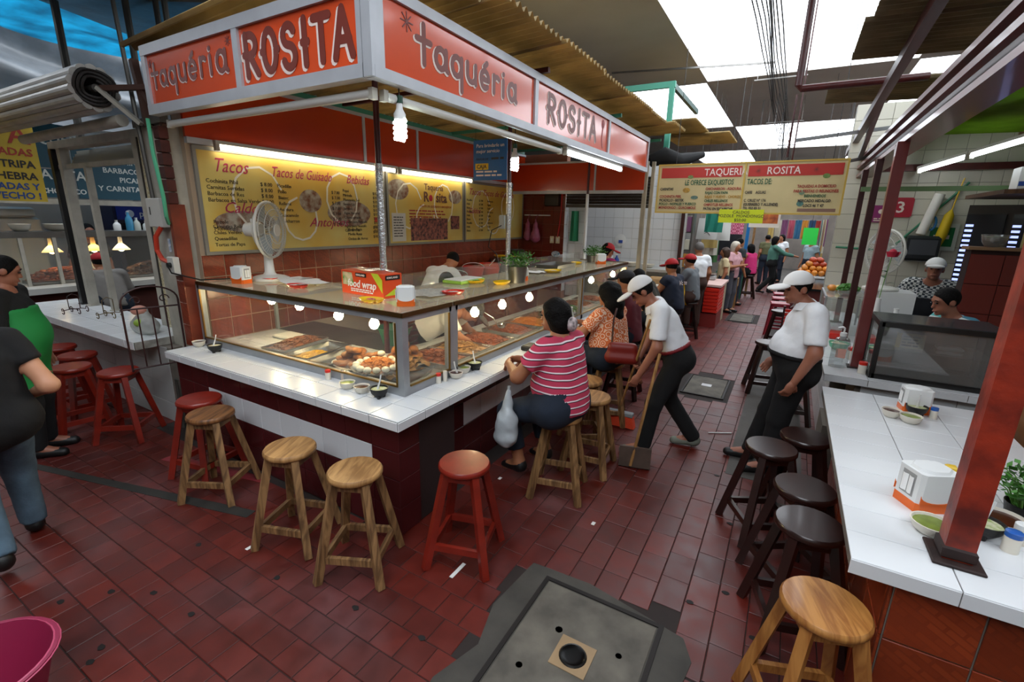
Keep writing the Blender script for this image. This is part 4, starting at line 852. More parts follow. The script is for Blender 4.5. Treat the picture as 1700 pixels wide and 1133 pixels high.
# food wrap box
t = T('food_wrap_box', 'orange and red food wrap carton on the glass case', 'box', (-2.86, 2.68, Zc), -.1); BXM = M('carton_orange', 'd9481c', .4)
MB().rbox(-.26, .26, -.09, .09, 0, .185, .002).build('carton', BXM, t)
MB().prism([(-.24, -.0915, .07), (-.1, -.0915, .07), (-.12, -.0915, .17), (-.24, -.0915, .17)], (0, -.0015, 0)).build('picture', M('carton_green', '4f8a2c', .5, noise=(18, .6), col2='d8c6a0'), t)
MB().prism([(.12, -.0915, .185), (.25, -.0915, .04), (.25, -.0915, .14), (.2, -.0915, .185)], (0, -.0015, 0)).build('corner_flash', M('carton_lime', 'b8c82c', .5), t); MB().prism([(.2615, -.08, .02), (.2615, .08, .02), (.2615, .08, .1)], (.0015, 0, 0)).build('side_flash', M('carton_lime', 'b8c82c', .5), t)
for bx_ in ((-.07, .06, -.0945, -.092, .145, .175),): MB().box(*bx_).build('black_band', BLACK, t)
MB().box(.262, .2645, -.07, .07, .14, .175).build('black_band', BLACK, t)
text('lettering', 'KIRKLAND', .022, TEXTW, t, (-.06, -.0965, .152), (1, 0, 0), (0, 0, 1)); text('lettering', 'KIRKLAND', .022, TEXTW, t, (.2665, -.06, .15), (0, 1, 0), (0, 0, 1)); text('lettering', 'food wrap', .085, M('ink_white', 'f2f2f2', .5), t, (-.18, -.0925, .06), (1, 0, 0), (0, 0, 1), bold=.001, shear=.15); print_bars(t, (-.14, -.091, .04), (1, 0, 0), (0, 0, 1), 2, .3, .009, .016, M('ink_white', 'f2f2f2', .5))
tag(MB().grid(lambda a, b: (-.2+.4*a, -.075+.15*b, .012*math.sin(a*8)*math.sin(b*5+1)), 10, 6).build('plastic_film', glass('clear_film', (.92, .92, .92), .3, haze=.25), loc=(-2.86, 2.68, Zc+.2), smooth=True), 'crumpled clear plastic film on top of the carton', 'plastic wrap')
# herbs in buckets
def herb(p, label, r=.1, h=.16, n=120, spread=.17, bmat=None):
    t = T('herb_bucket', label, 'plant', p, 0); MB().lathe([(.001, 0), (r*.82, 0), (r, h), (r*.94, h), (r*.78, .01), (.001, .01)], n=20).build('bucket', bmat or STEELD, t, smooth=True, ang=1)
    st = MB(); lf = MB(); rr = random.Random(3)
    for i in range(n//4):
        a = rr.random()*2*PI; q = spread*math.sqrt(rr.random()); x, y, z = q*math.cos(a), q*math.sin(a), h+.05+.1*rr.random()*(1-q/spread*.5)
        st.tube([(x*.3, y*.3, h*.4), (x*.7, y*.7, z*.85), (x, y, z)], .0025, 4, cap=False)
        for k in range(9):
            c = Vector((x+rr.uniform(-.05, .05), y+rr.uniform(-.05, .05), z+rr.uniform(-.035, .03))); s = .012+.014*rr.random(); d = Vector((rr.uniform(-1, 1), rr.uniform(-1, 1), rr.uniform(-.2, .6))).normalized(); e = d.cross(Vector((rr.uniform(-1, 1), .3, 1))).normalized()
            lf.add([c, c+d*s+e*s*.6, c+d*s*2, c+d*s-e*s*.6], [(0, 1, 2, 3)])
    st.build('stems', STEMM, t, kind='stuff'); lf.build('leaves', LEAF, t, kind='stuff'); return t
herb((-2.3, 4.06, Zc), 'bushy green herbs in a steel bucket on the long case'); herb((-2.55, 6.78, Zc), 'bushy green herbs at the far end of the long case', .09, .1)
# desk fan
def fan(p, rz, label, R=.25, ph=.42, tilt=0):
    t = T('electric_fan', label, 'fan', p, rz); FW = M('fan_white', 'd9d8d0', .4); FG = M('fan_grille', 'c3c3bd', .4)
    MB().lathe([(.001, 0), (.17, 0), (.17, .02), (.13, .035), (.06, .05), (.045, .07), (.03, ph-.05), (.03, ph)], n=24).build('base', FW, t, smooth=True)
    hz = ph+.04
    m = MB(); m.tube([(-.2, 0, hz), (-.18, 0, hz), (-.06, 0, hz), (-.03, 0, hz)], [.03, .06, .075, .06], 16); m.build('motor', FW, t, smooth=True); MB().cyl((-.12, 0, hz+.07), (-.12, 0, hz+.1), .012, n=8).build('knob', FW, t)
    g = MB()
    for rr_, x in ((R, .03), (R, .05), (R*.99, .07), (R*.75, .095), (R*.5, .105), (R*.75, -.02), (R*.4, -.025)): g.tube([(x, rr_*math.cos(a), hz+rr_*math.sin(a)) for a in np.linspace(0, 2*PI, 33)[:-1]], .0035, 5, closed=True)
    for k in range(48):
        a = 2*PI*k/48; c, s_ = math.cos(a), math.sin(a)
        g.tube([(.108, .05*c, hz+.05*s_), (.1, R*.6*c, hz+R*.6*s_), (.07, R*c, hz+R*s_), (.03, R*c, hz+R*s_), (-.02, R*.7*c, hz+R*.7*s_), (-.03, .07*c, hz+.07*s_)], .0018, 4, cap=False)
    g.build('grille', FG, t, kind='stuff'); MB().tube([(.04, R*1.01*math.cos(a), hz+R*1.01*math.sin(a)) for a in np.linspace(0, 2*PI, 33)[:-1]], .012, 8, closed=True).build('rim', FW, t, smooth=True)
    MB().cyl((.108, 0, hz), (.116, 0, hz), .055, n=20).build('badge', FW, t, smooth=True)
    for k in range(3):
        a = 2*PI*k/3
        MB().grid(lambda u, v: (.03+.03*(v-.5)*1.2, (R*.2+R*.68*u)*math.cos(a+(v-.5)*(.9+.3*u)), hz+(R*.2+R*.68*u)*math.sin(a+(v-.5)*(.9+.3*u))), 5, 5).build('blade', M('fan_blade', '9fa8ac', .4), t, smooth=True)
    return t
fan((-4.25, 2.72, Zc), .5, 'white desk fan standing on the corner glass case')
# --- food in the corner case
zf = ZT+.003
tray((-3.78, 2.6, zf), 'steel tray of brown cracklings in corner case', .14, .26, .15); heap_obj('cracklings', 'heap of brown cracklings in the corner case', 'food', (-3.78, 2.6, zf+.03), .15, PEANUT, .12, .24, .05, 260, .013)
tray((-3.42, 2.56, zf), 'steel tray with yellow corn in corner case', .14, .26, .12); heap_obj('corn_heap', 'small heap of yellow corn in a steel tray', 'food', (-3.42, 2.5, zf+.01), .1, YEL, .09, .13, .02, 140, .009)
tray((-3.12, 2.5, zf), 'steel tray nearly empty beside the fried chicken', .12, .2, .1); tag(MB().rbox(-.16, .16, -.1, .1, 0, .03, .01).build('foam_tray', M('foam_white', 'dcdcd6', .6), loc=(-4.1, 2.78, zf)), 'white foam tray at the back of corner case', 'tray')
t = T('serving_plate', 'white oval plate under the fried chicken', 'plate', (-2.86, 2.5, zf)); MB().lathe([(.001, 0), (.6, 0), (1, .03), (.96, .032), (.6, .008), (.001, .008)], n=28).xf(Matrix.Diagonal((.25, .17, 1, 1))).build('dish', CERW, t, smooth=True)
ch = []
for s in range(3):
    rr = np.random.RandomState(s); P = [[('e', V3(-.02, 0, 0), V3(.06, .04, .028), np.eye(3)), ('c', V3(.03, .01, 0), V3(.085, .02, .005), .022, .01), ('e', V3(.09, .02, .005), V3(.015, .018, .014), np.eye(3))], [('e', V3(0, 0, 0), V3(.065, .048, .022), np.eye(3)), ('e', V3(.03, -.03, .01), V3(.035, .03, .02), np.eye(3)), ('c', V3(-.05, 0, 0), V3(-.08, .03, .01), .02, .014)], [('c', V3(-.05, .02, 0), V3(0, -.02, .01), .028, .024), ('c', V3(0, -.02, .01), V3(.06, .02, 0), .024, .014), ('e', V3(-.05, .02, 0), V3(.04, .035, .02), np.eye(3))]][s]
    ch.append(np_obj('x', sdf_mesh(P, .007, .012, lump=.011), FRIED, None).data); bpy.data.objects.remove([o for o in COL.objects if o.name.startswith('x')][0])
chlab = ['fried chicken piece on the white oval plate']
for i, (x, y, z) in enumerate(((-.15, -.02, 0), (-.06, -.08, 0), (.05, -.09, 0), (.14, -.03, 0), (-.08, .06, .005), (.05, .06, .005), (-.08, -.01, .055), (.03, -.02, .055), (.1, .03, .05), (-.02, .04, .07), (.0, -.03, .1))):
    o = ob('fried_chicken', ch[i % 3], None, (-2.86+x, 2.5+y, zf+.045+z), rz=i*1.3); o.rotation_euler[0] = (i % 3-1)*.4; tag(o, 'golden fried chicken piece on the white oval plate', 'food', 'fried chicken pieces')
t = T('serving_plate', 'round glass stand under the boiled egg ring', 'plate', (-2.58, 2.44, zf)); MB().lathe([(.001, 0), (.09, 0), (.03, .02), (.025, .05), (.19, .06), (.2, .075), (.17, .066), (.001, .064)], n=32).build('dish', glass('dish_glass', (.9, .92, .92), .25, haze=.25), t, smooth=True)
heap_obj('rice_mound', 'orange shredded mound inside the ring of eggs', 'food', (-2.58, 2.44, zf+.062), 0, RICE, .13, .13, .075, 300, .008, 1.6)
eg = MB().ball((0, 0, 0), .03, .03, .023, 12, 8).mesh('boiled_egg', EGGM, True)
for i in range(15): a = 2*PI*i/15; tag(ob('boiled_egg', eg, None, (-2.58+.158*math.cos(a), 2.44+.158*math.sin(a), zf+.09), rz=a), 'white boiled egg in the ring around orange mound', 'egg', 'eggs around the orange mound')
tag(ob('boiled_egg', eg, None, (-2.6, 2.5, zf+.155)), 'white boiled egg crowning the orange mound', 'egg')
t = T('serving_plate', 'white plate under the fried potato balls', 'plate', (-2.62, 2.78, zf)); MB().lathe([(.001, 0), (.12, 0), (.2, .03), (.19, .032), (.1, .01), (.001, .01)], n=24).build('dish', CERW, t, smooth=True)
pb = MB().ball((0, 0, 0), .042, .04, .036, 10, 8).mesh('potato_ball', FRIED, True)
for i, (x, y, z) in enumerate([(.11*math.cos(a), .11*math.sin(a), 0) for a in np.linspace(0, 2*PI, 9)[:-1]]+[(.0, 0, 0), (.05, .05, .06), (-.05, .04, .06), (-.05, -.05, .06), (.05, -.04, .06), (0, 0, .11)]): tag(ob('potato_ball', pb, None, (-2.62+x, 2.78+y, zf+.055+z), rz=i*1.1), 'brown fried potato ball piled behind the eggs', 'food', 'fried potato balls')
tray((-2.36, 2.5, zf), 'dark tray of folded fried tortillas at the case corner', .14, .2, .3, STEELD, .03)
for i in range(12):
    o = MB().grid(lambda a, b: (.1*math.cos(PI*a)*(.3+.7*b)*1.0, .075*math.sin(PI*a)*(.3+.7*b), .012*math.sin(b*5+a*3)), 8, 3).build('fried_tortilla', TORT, loc=(-2.38+.05*math.cos(i*2.1), 2.36+.028*i, zf+.035+.006*i), smooth=True); o.rotation_euler = (.12, .1*(i % 3-1), i*.7); tag(o, 'thin folded fried tortilla on the dark tray', 'food', 'fried tortillas on the dark tray')
t = T('green_basket', 'green plastic basket behind the corner glass case', 'basket', (-3.15, 3.22, ZT)); MB().lathe([(.12, 0), (.16, .16), (.155, .16), (.115, .01), (.001, .01)], n=20).build('basket', GREENP, t, smooth=True); MB().lathe([(.165, .15), (.17, .165), (.155, .165)], n=20, cap=False).build('rim', GREENP, t, smooth=True)
t = T('inner_shelf', 'tiled ledge behind the corner glass case', 'shelf', (-3.3, 3.2, 0)); MB().box(-1.28, .42, -.24, .2, .8, ZT-.001).build('top', STEELD, t); MB().box(-1.28, -.4, -.2, -.1, 0, .8).box(.3, .42, -.2, .2, 0, .8).build('support', TERD, t)
# --- stew trays in the long case
stew = [(2.98, MEAT, 'orange stew', 200), (3.32, TORT, 'pale fritters', 120), (3.7, MEAT, 'shredded meat', 420), (4.2, MEAT, 'shredded meat', 420), (4.65, RICE, 'orange rice', 200), (5.05, PEANUT, 'brown stew', 150), (5.65, LEAF, 'green cactus salad', 160), (6.1, PEANUT, 'dark stew', 150), (6.6, MEAT, 'red stew', 150)]
words = ['next to the case divider', 'second from the case divider', 'before the ladle', 'beside the ladle', 'behind the shredded meat', 'under the third bulb', 'near the green bottle', 'beyond the cactus salad', 'at the case end']
for (y, m, nm, n), wd in zip(stew, words):
    tray((-2.45, y, zf), 'steel tray of %s %s' % (nm, wd), .24, .19, 0, d=.05); heap_obj('stew_heap', 'heap of %s %s' % (nm, wd), 'food', (-2.45, y, zf+.035), 0, m, .2, .15, .05, n, .011, 1.5)
t = T('ladle', 'steel ladle lifted over the shredded meat', 'ladle', (-2.42, 3.98, zf+.1), .4); MB().lathe([(.001, 0), (.035, .006), (.05, .03), (.052, .045), (.048, .045), (.045, .03), (.03, .012), (.001, .008)], n=18).build('bowl', STEEL, t, smooth=True); MB().tube([(-.05, 0, .04), (-.09, 0, .1), (-.26, 0, .2)], .006, 6).build('handle', STEEL, t, smooth=True)
def bottle(p, label, mat, h=.24, r=.03, cap=None, group=None, liquid=None, cat='bottle'):
    t = T('bottle', label, cat, p, 0, group); MB().lathe([(.001, 0), (r, 0), (r, h*.55), (r*.8, h*.66), (r*.36, h*.8), (r*.34, h*.97), (.001, h*.97)], n=14).build('glass', mat, t, smooth=True)
    MB().cyl((0, 0, h*.955), (0, 0, h), r*.42, n=10).build('cap', cap or WHITE, t)
    if liquid: MB().cyl((0, 0, .004), (0, 0, h*.45), r*1.02, n=14).build('label_band', liquid, t, smooth=True)
    return t
BGRN = M('bottle_green', '1a6a38', .15); BCLR = M('bottle_clear', 'b9c0b8', .15)
bottle((-1.98, 4.55, ZT), 'green soda bottle on the ledge by orange-shirted woman', BGRN, .25, .03); bottle((-2.0, 4.78, ZT), 'soda bottle with orange drink beside the green bottle', BCLR, .25, .03, liquid=M('orange_drink', 'e06a1a', .2))
# --- work counter along the menu wall with pots and buckets
t = T('work_counter', 'tiled work counter under the menu boards', 'counter', (-4.35, 6.3, 0)); MB().box(-.23, .23, -1.9, 1.9, 1.0, 1.05).build('top', STEELD, t); MB().box(-.23, .17, -1.9, 1.9, 0, 1.0).build('base', TERD, t)
def bucket(p, label, mat, r=.14, h=.2, handle=True):
    t = T('bucket', label, 'bucket', p, random.random()*3); MB().lathe([(.001, 0), (r*.75, 0), (r, h), (r*1.05, h), (r*1.05, h-.012), (r*.72, .01), (.001, .01)], n=22).build('pail', mat, t, smooth=True, ang=1)
    if handle: MB().tube([(r*1.04*math.cos(a), .5*r*math.sin(a)*-1, h-.02+.5*r*math.sin(a)) for a in np.linspace(0, PI, 13)], .005, 6).build('handle', WHITE, t, smooth=True)
    return t
bucket((-4.32, 6.2, 1.05), 'red bucket with white handle on work counter', REDPL, .17, .24); bucket((-4.3, 6.65, 1.05), 'orange red bucket beside the steel pots', M('bucket_orange', 'd8401c', .35), .18, .26); bucket((-4.3, 5.75, 1.05), 'dark red bucket of beans on work counter', M('bucket_dark', '7a1c1a', .4), .15, .17)
def pot(p, label, r, h, mat=STEELD, lid=False):
    t = T('cooking_pot', label, 'pot', p, random.random()*3); MB().lathe([(.001, 0), (r, 0), (r, h), (r*1.04, h+.004), (r*.97, h), (r*.96, .01), (.001, .01)], n=24).build('body', mat, t, smooth=True, ang=1)
    for s in (-1, 1): MB().tube([(s*r, -.04, h*.8), (s*(r+.035), -.03, h*.8), (s*(r+.035), .03, h*.8), (s*r, .04, h*.8)], .007, 6).build('handle', mat, t, smooth=True)
    if lid: MB().lathe([(r*1.02, h+.005), (r*.6, h+.03), (.02, h+.04), (.02, h+.06), (.001, h+.06)], n=20).build('lid', mat, t, smooth=True)
    return t
pot((-4.3, 7.15, 1.05), 'tall aluminium stock pot behind the red buckets', .2, .34); pot((-4.32, 7.62, 1.05), 'aluminium pot under the stacked pans', .18, .26, lid=True); pot((-4.05, 7.95, 1.05), 'small steel saucepan beside the end wall', .13, .12)
pot((-4.32, 7.6, 1.372), 'steel pan tipped on top of the aluminium pot', .13, .12)
t = T('yellow_strainer', 'yellow plastic strainer lying across the buckets', 'strainer', (-4.25, 6.9, 1.42), .5); MB().lathe([(.001, -.03), (.08, -.02), (.11, .01), (.105, .012), (.001, -.02)], n=18).build('bowl', YELPL, t, smooth=True); MB().bar((.1, 0, .01), (.4, .05, -.02), .025, .01).build('handle', YELPL, t)
tag(MB().rbox(-.05, .05, -.035, .035, 0, .22, .004).build('milk_carton', M('carton_white', 'cfcdc4', .5, noise=(20, .4)), loc=(-4.4, 5.25, 1.05)), 'tall white milk carton under the group photo sign', 'carton'); tag(MB().rbox(-.08, .08, -.12, .12, 0, .1, .02).build('teal_bag', M('teal_bag', '2f7a70', .5), loc=(-4.35, 5.5, 1.05)), 'teal plastic bag beside the milk carton', 'bag'); bowl((-4.2, 6.95, 1.05), 'white foam cup beside the red bucket', CREAM, WHITE, .045, .1)
# blue cashier notice
t = T('hanging_notice', 'blue hanging cashier notice with yellow lettering', 'sign', (-3.14, 4.84, 2.47)); MB().box(-.23, .23, 0, .008, 0, .44).build('board', M('notice_blue', '1d5f9e', .4), t)
for y, s, sz, m in ((.36, 'Para brindarle un', .055, TEXTW), (.3, 'mejor servicio', .055, TEXTW), (.22, 'FAVOR DE', .036, INK)): text('lettering', s, sz, m, t, (-.19, -.002, y), (1, 0, 0), (0, 0, 1), shear=.1)
print_bars(t, (.02, 0, .225), (1, 0, 0), (0, 0, 1), 1, .17, .022, .05, INK); print_bars(t, (-.19, 0, .085), (1, 0, 0), (0, 0, 1), 2, .36, .018, .04, TEXTW); MB().box(-.2, -.02, -.003, 0, .115, .185).build('yellow_patch', YELPL, t); text('lettering', 'CAJA', .06, INK, t, (-.18, -.005, .13), (1, 0, 0), (0, 0, 1), bold=.001)
for x in (-.2, .2): MB().cyl((x, .004, .44), (x, .004, .8), .002, n=5).build('wire', BLACK, t)
# fittings on the end wall
t = T('meter_box', 'dark electric meter box on the red tile wall', 'meter box', (-3.95, BY-.01, 2.28)); MB().rbox(-.14, .14, -.1, 0, 0, .24, .01).build('box', M('meter_dark', '1c1a18', .4), t); MB().box(-.1, .1, -.105, -.1, .05, .19).build('window', M('meter_glass', '3a3a38', .2), t)
tag(MB().tube([(-3.78, BY-.02, 2.5), (-3.78, BY-.03, 2.2), (-3.8, BY-.03, 1.95), (-3.83, BY-.03, 1.72)], .012, 8).build('red_conduit', M('conduit_red', 'b8201a', .45), smooth=True), 'thin red conduit on the red tile wall', 'conduit')
for i, x in enumerate((-3.95, -3.83)): t = T('wall_switch', ('double wall switch', 'wall socket plate')[i]+' on the red tile wall below the meter', 'switch', (x, BY-.01, 1.6)); MB().rbox(-.04, .04, -.012, 0, 0, .13, .003).build('plate', CREAM, t); MB().box(-.012, .012, -.016, -.012, .035, .095).build('rocker', WHITE, t)
tag(MB().prism([(.09*math.cos(a*PI/12), 0, .055*math.sin(a*PI/12)) for a in range(24)], (0, -.004, 0)).build('oval_sticker', M('sticker_blue', '3a78a8', .4, noise=(25, .5), col2='e8e8e8'), loc=(-3.86, BY-.012, 1.4)), 'oval blue and white sticker on red tile wall', 'sticker')
for i, x in enumerate((-4.42, -4.25)):
    t = T('hanging_bag', 'pink plastic bag hanging %s the end wall rail' % ('from the left of', 'from the right of')[i] if False else ('thin pink plastic bag hanging beside the menu', 'full pink plastic bag hanging on the end wall')[i], 'bag', (x, BY-.13, 1.62))
    np_obj('bag', sdf_mesh([('c', V3(0, 0, .08), V3(0, 0, .3), .1 if i else .07, .04), ('c', V3(0, 0, .3), V3(.0, 0, .42), .03, .012)], .014, .04, lump=.008), M('bag_pink', 'b05a7a', .4, noise=(12, .4)), t); MB().tube([(0, 0, .4), (0, .05, .48), (0, .12, .5)], .006, 5).build('handles', M('bag_pink', 'b05a7a', .4), t)
t = T('hook_rail', 'white hook rail on the end wall holding pink bags', 'rail', (-4.3, BY-.015, 2.1)); MB().box(-.25, .3, -.02, 0, 0, .02).build('rail', WHITE, t)
t = T('power_outlet', 'grey double outlet strapped on the foil wrapped post', 'outlet', (-3.02, 4.955, 1.92)); MB().rbox(-.035, .035, -.03, .0, 0, .16, .004).build('box', M('outlet_grey', '9fa3a0', .4), t); MB().tube([(0, -.03, .04), (-.12, -.06, -.02), (-.18, -.04, -.22), (-.05, -.05, -.3), (.0, -.04, -.5)], .006, 6).build('cable', BLACK, t, smooth=True)
# bin under the counter corner
t = T('waste_bin', 'dark green waste bin with white liner under the counter', 'bin', (-2.18, 2.36, 0)); MB().lathe([(.001, 0), (.13, 0), (.17, .55), (.165, .55), (.12, .01), (.001, .01)], n=20).build('bin', M('bin_green', '0f3a2c', .5), t, smooth=True, ang=1); MB().lathe([(.155, .56), (.19, .6), (.196, .5), (.186, .4), (.172, .38)], n=24, cap=False).build('liner', M('bin_liner', 'b9bab6', .6, bump=(30, .8)), t, smooth=True)
# ------------------------------------------------------------------ right side: tiled table, posts, beams, snack stall
OPOST = M('post_orange_red', 'a8341a', .45, noise=(7, .45), col2='5a1a12', bump=(30, .2)); DPOST = M('steel_maroon', '3a1210', .35, noise=(6, .3)); MAROONB = M('beam_maroon', '6b2422', .3, noise=(4, .2), coat=.3)
t = T('tiled_table', 'white tiled dining counter with terracotta tiled base', 'counter')
X0, X1, YA, YB = .36, 1.3, 1.92, 4.12
top = MB().box(X0+.008, X1, YA+.008, YB, ZT-.065, ZT-.008).build('slab', GROUT, t)
tiles(top, (X0, YA, ZT-.008), (1, 0, 0), (0, 1, 0), .315, .2, 3, 11, WTILE, .004, .008, ulen=X1-X0, vlen=YB-YA)
tiles(top, (X0+.008, YA, ZT-.065), (0, 1, 0), (0, 0, 1), .2, .062, 11, 1, WTILE, .003, .008, name='edge_tile', ulen=YB-YA)
for e in top.children:
    if e.name.startswith('edge_tile'): e.matrix_local = Matrix.Translation((0, 0, 0)) @ e.matrix_local @ Matrix.Rotation(PI, 4, 'Y')
tiles(top, (X0, YA+.008, ZT-.065), (1, 0, 0), (0, 0, 1), .315, .062, 3, 1, WTILE, .003, .008, name='edge_tile', ulen=X1-X0)
base = MB().box(.52, X1-.02, 2.0, YB, 0, ZT-.065).build('base', GROUT, t)
TERL = parquet_tile('tile_terracotta_large', '98401f', '84341a', .33)
tiles(base, (.52, 2.0, .0), (1, 0, 0), (0, 0, 1), .26, .26, 3, 4, TERL, .007, .01, ulen=.76, vlen=.79); tiles(base, (.52, 4.12, .0), (0, -1, 0), (0, 0, 1), .26, .26, 9, 4, TERL, .007, .01, ulen=2.12, vlen=.79)
# things on the table
napkin(on(1515, 682), .1, 'white and orange napkin dispenser by the salsa bowls, table far end', 1.25); bowl(on(1478, 692), 'white bowl of brown salsa on the table far end', SALR); bowl(on(1510, 702), 'white bowl of green salsa on the table far end', SALG, r=.06); bowl(on(1519, 690), 'black stone bowl of onion between the table salsas', ONION, MOLC, .06, .055, legs=True, spoon=True); shaker(on(1548, 695), 'white shaker with blue lid on the table far end', M('lid_blue', '2458a8', .35))
napkin(on(1530, 838), .5, 'large white and orange napkin dispenser by the red post', 1.4); bowl(on(1545, 885), 'white bowl of green salsa behind the red post', SALG, r=.075); bowl(on(1628, 890), 'black stone bowl of chopped onion beside the red post', ONION, MOLC, .065, .055, legs=True, spoon=True); bowl(on(1658, 878), 'wide white bowl of dark salsa beside the herbs', SALR, r=.085, h=.055); shaker(on(1675, 915), 'cream shaker with blue lid beside the red post', M('lid_blue', '2458a8', .35), r=.026, h=.085); shaker(on(1690, 902), 'cream shaker with white lid behind the blue-lidded one', WHITE, r=.024, h=.085)
tag(MB().rbox(-.022, .022, -.022, .022, 0, .07, .008).build('mustard_pot', YELPL, loc=on(1575, 795)), 'small yellow plastic pot behind the red post', 'pot')
herb(on(1697, 862), 'fresh green leaves in a bucket at the table edge', .07, .07, 160, .13, MOLC)
# red post through the table
t = T('red_post', 'worn orange red steel post standing on the tiled table', 'post', (.69, 2.125, ZT)); MB().box(-.043, .043, -.043, .043, .012, 1.9).build('post', OPOST, t); MB().rbox(-.075, .075, -.08, .08, 0, .014, .004).build('base_plate', M('rust', '2c1611', .7, noise=(14, .5)), t); MB().rbox(-.05, .05, -.05, .05, .012, .07, .012).build('boot', M('rust', '2c1611', .7), t)
tag(MB().box(1.38, 1.42, 2.7, 4.4, 0, 2.0).build('wood_panel', wood('panel_wood', '8a5a2c', '6b4120', 6)), 'brown wooden board standing behind the tiled table', 'board')
# roof beams over the right side
t = T('roof_beam', 'thick maroon steel channel running above the snack stall', 'beam', (.72, 0, 0))
MB().box(-.09, .09, .6, 9.5, 2.68, 2.72).build('bottom_flange', MAROONB, t); MB().box(-.09, .09, .6, 9.5, 2.9, 2.94).build('top_flange', MAROONB, t); MB().box(-.02, .02, .6, 9.5, 2.72, 2.9).build('web', DPOST, t); MB().box(-.1, -.06, .6, 9.5, 2.79, 2.83).build('rib', MAROONB, t)
t = T('roof_beam', 'slim dark beam above the thick maroon channel', 'beam', (.55, 0, 0)); MB().bar((0, 3.0, 3.42), (0, 9.2, 3.12), .07, .09).build('beam', DPOST, t)
for y, lab in ((4.86, 'dark maroon steel post beside the water bottle'), (7.1, 'slim dark post beside the hanging yellow menu'), (6.0, 'dark post at the fruit counter by the white fan')):
    t = T('steel_post', lab, 'post', (.63, y, 0)); r = .038 if y < 5 else .028; MB().box(-r, r, -r, r, ZT, 2.68).build('post', MAROONB if y < 5 else DPOST, t); MB().rbox(-.06, .06, -.06, .06, ZT, ZT+.014, .003).build('base_plate', M('rust', '2c1611', .7), t); MB().bar((0, 0, 2.4), (0, .28, 2.68), .025, .04).build('brace', DPOST, t)
GREYS = thin(M('fibre_sheet_grey', '8f8064', .8, noise=(3, .4), bump=(50, .2)), .4); GREENT = thin(M('fibre_sheet_green', '8aa83a', .6, noise=(3, .3)), .6)
for i, (y, ov, lab) in enumerate(((2.6, .0, 'grey brown corrugated sheet above the red post'), (3.55, .05, 'grey brown corrugated sheet beside the red pipe'), (4.5, .1, 'grey brown corrugated sheet over the snack stall'), (6.3, .22, 'small corrugated sheet at the end of the maroon beam'))):
    o = corr(MB(), (0, 0, 0), (0, 1, 0), Vector((1, 0, -.03)).normalized(), 1.0, 3.2, 11, .026, 6).build('roof_sheet', GREYS, smooth=True, loc=(.32-ov, y, 3.47+.015*(i % 2))); tag(o, lab, 'roof sheet')
tag(corr(MB(), (0, 0, 0), (0, 1, 0), (1, 0, -.02), 2.6, 2.6, 32, .02).build('roof_sheet', GREENT, smooth=True, loc=(1.0, 5.6, 3.2)), 'green corrugated sheet over the snack stall kitchen', 'roof sheet')
t = T('red_pipe', 'red steel pipe dropping from the roof and turning right', 'pipe', (-.17, 6.0, 3.38)); MB().tube([(0, 0, 1.62), (0, 0, .03), (.03, 0, 0), (1.05, .12, .03)], .035, 10).build('pipe', DRED, t, smooth=True); MB().cyl((0, 0, -.05), (0, 0, -.65), .012, n=6).build('drop_rod', DRED, t)
t = T('bracket_arms', 'grey steel bracket arms above the hanging menu', 'bracket', (-.15, 7.5, 3.1)); MB().bar((0, 0, .0), (1.0, .2, .12), .05, .04).build('arm', ALU, t); MB().bar((0, 0, -.4), (.9, .2, -.2), .04, .04).build('arm', STEELD, t); MB().bar((.8, -.6, .4), (.75, .3, -.2), .05, .05).build('arm', STEELD, t); MB().cyl((0, 0, -.42), (0, 0, 1.85), .01, n=6).build('hanger', DRED, t)
CAB = M('cable_black', '151413', .6)
for k in range(9):
    x = -.79+k*.036; pts = [(x+.02*math.sin(k+i), 1.0+i*1.3, 4.5-.06*math.sin(i*.9+k*.3)+(.03 if i % 2 else 0)) for i in range(20)]
    tag(MB().tube(pts, .009, 6).build('electric_cable', CAB, smooth=True), 'black electric cable strung high along the aisle roof', 'cable', 'cables strung along the aisle roof')
t = T('cable_hangers', 'thin steel crossbars holding the roof cables', 'bracket', (-.62, 0, 4.45))
for y in (6.0, 9.9, 14, 18): MB().bar((-.35, y, 0), (.45, y, 0), .02, .02).build('crossbar', STEELD, t); MB().cyl((-.3, y, 0), (-.3, y, .55), .006, n=5).build('rod', STEELD, t); MB().cyl((.4, y, 0), (.4, y, .55), .006, n=5).build('rod', STEELD, t)
tag(MB().bar((-3.6, 10.0, 4.9), (-.7, 10.1, 4.75), .03, .03).build('roof_rod', STEELD), 'thin pipe crossing under the grey roof', 'pipe')
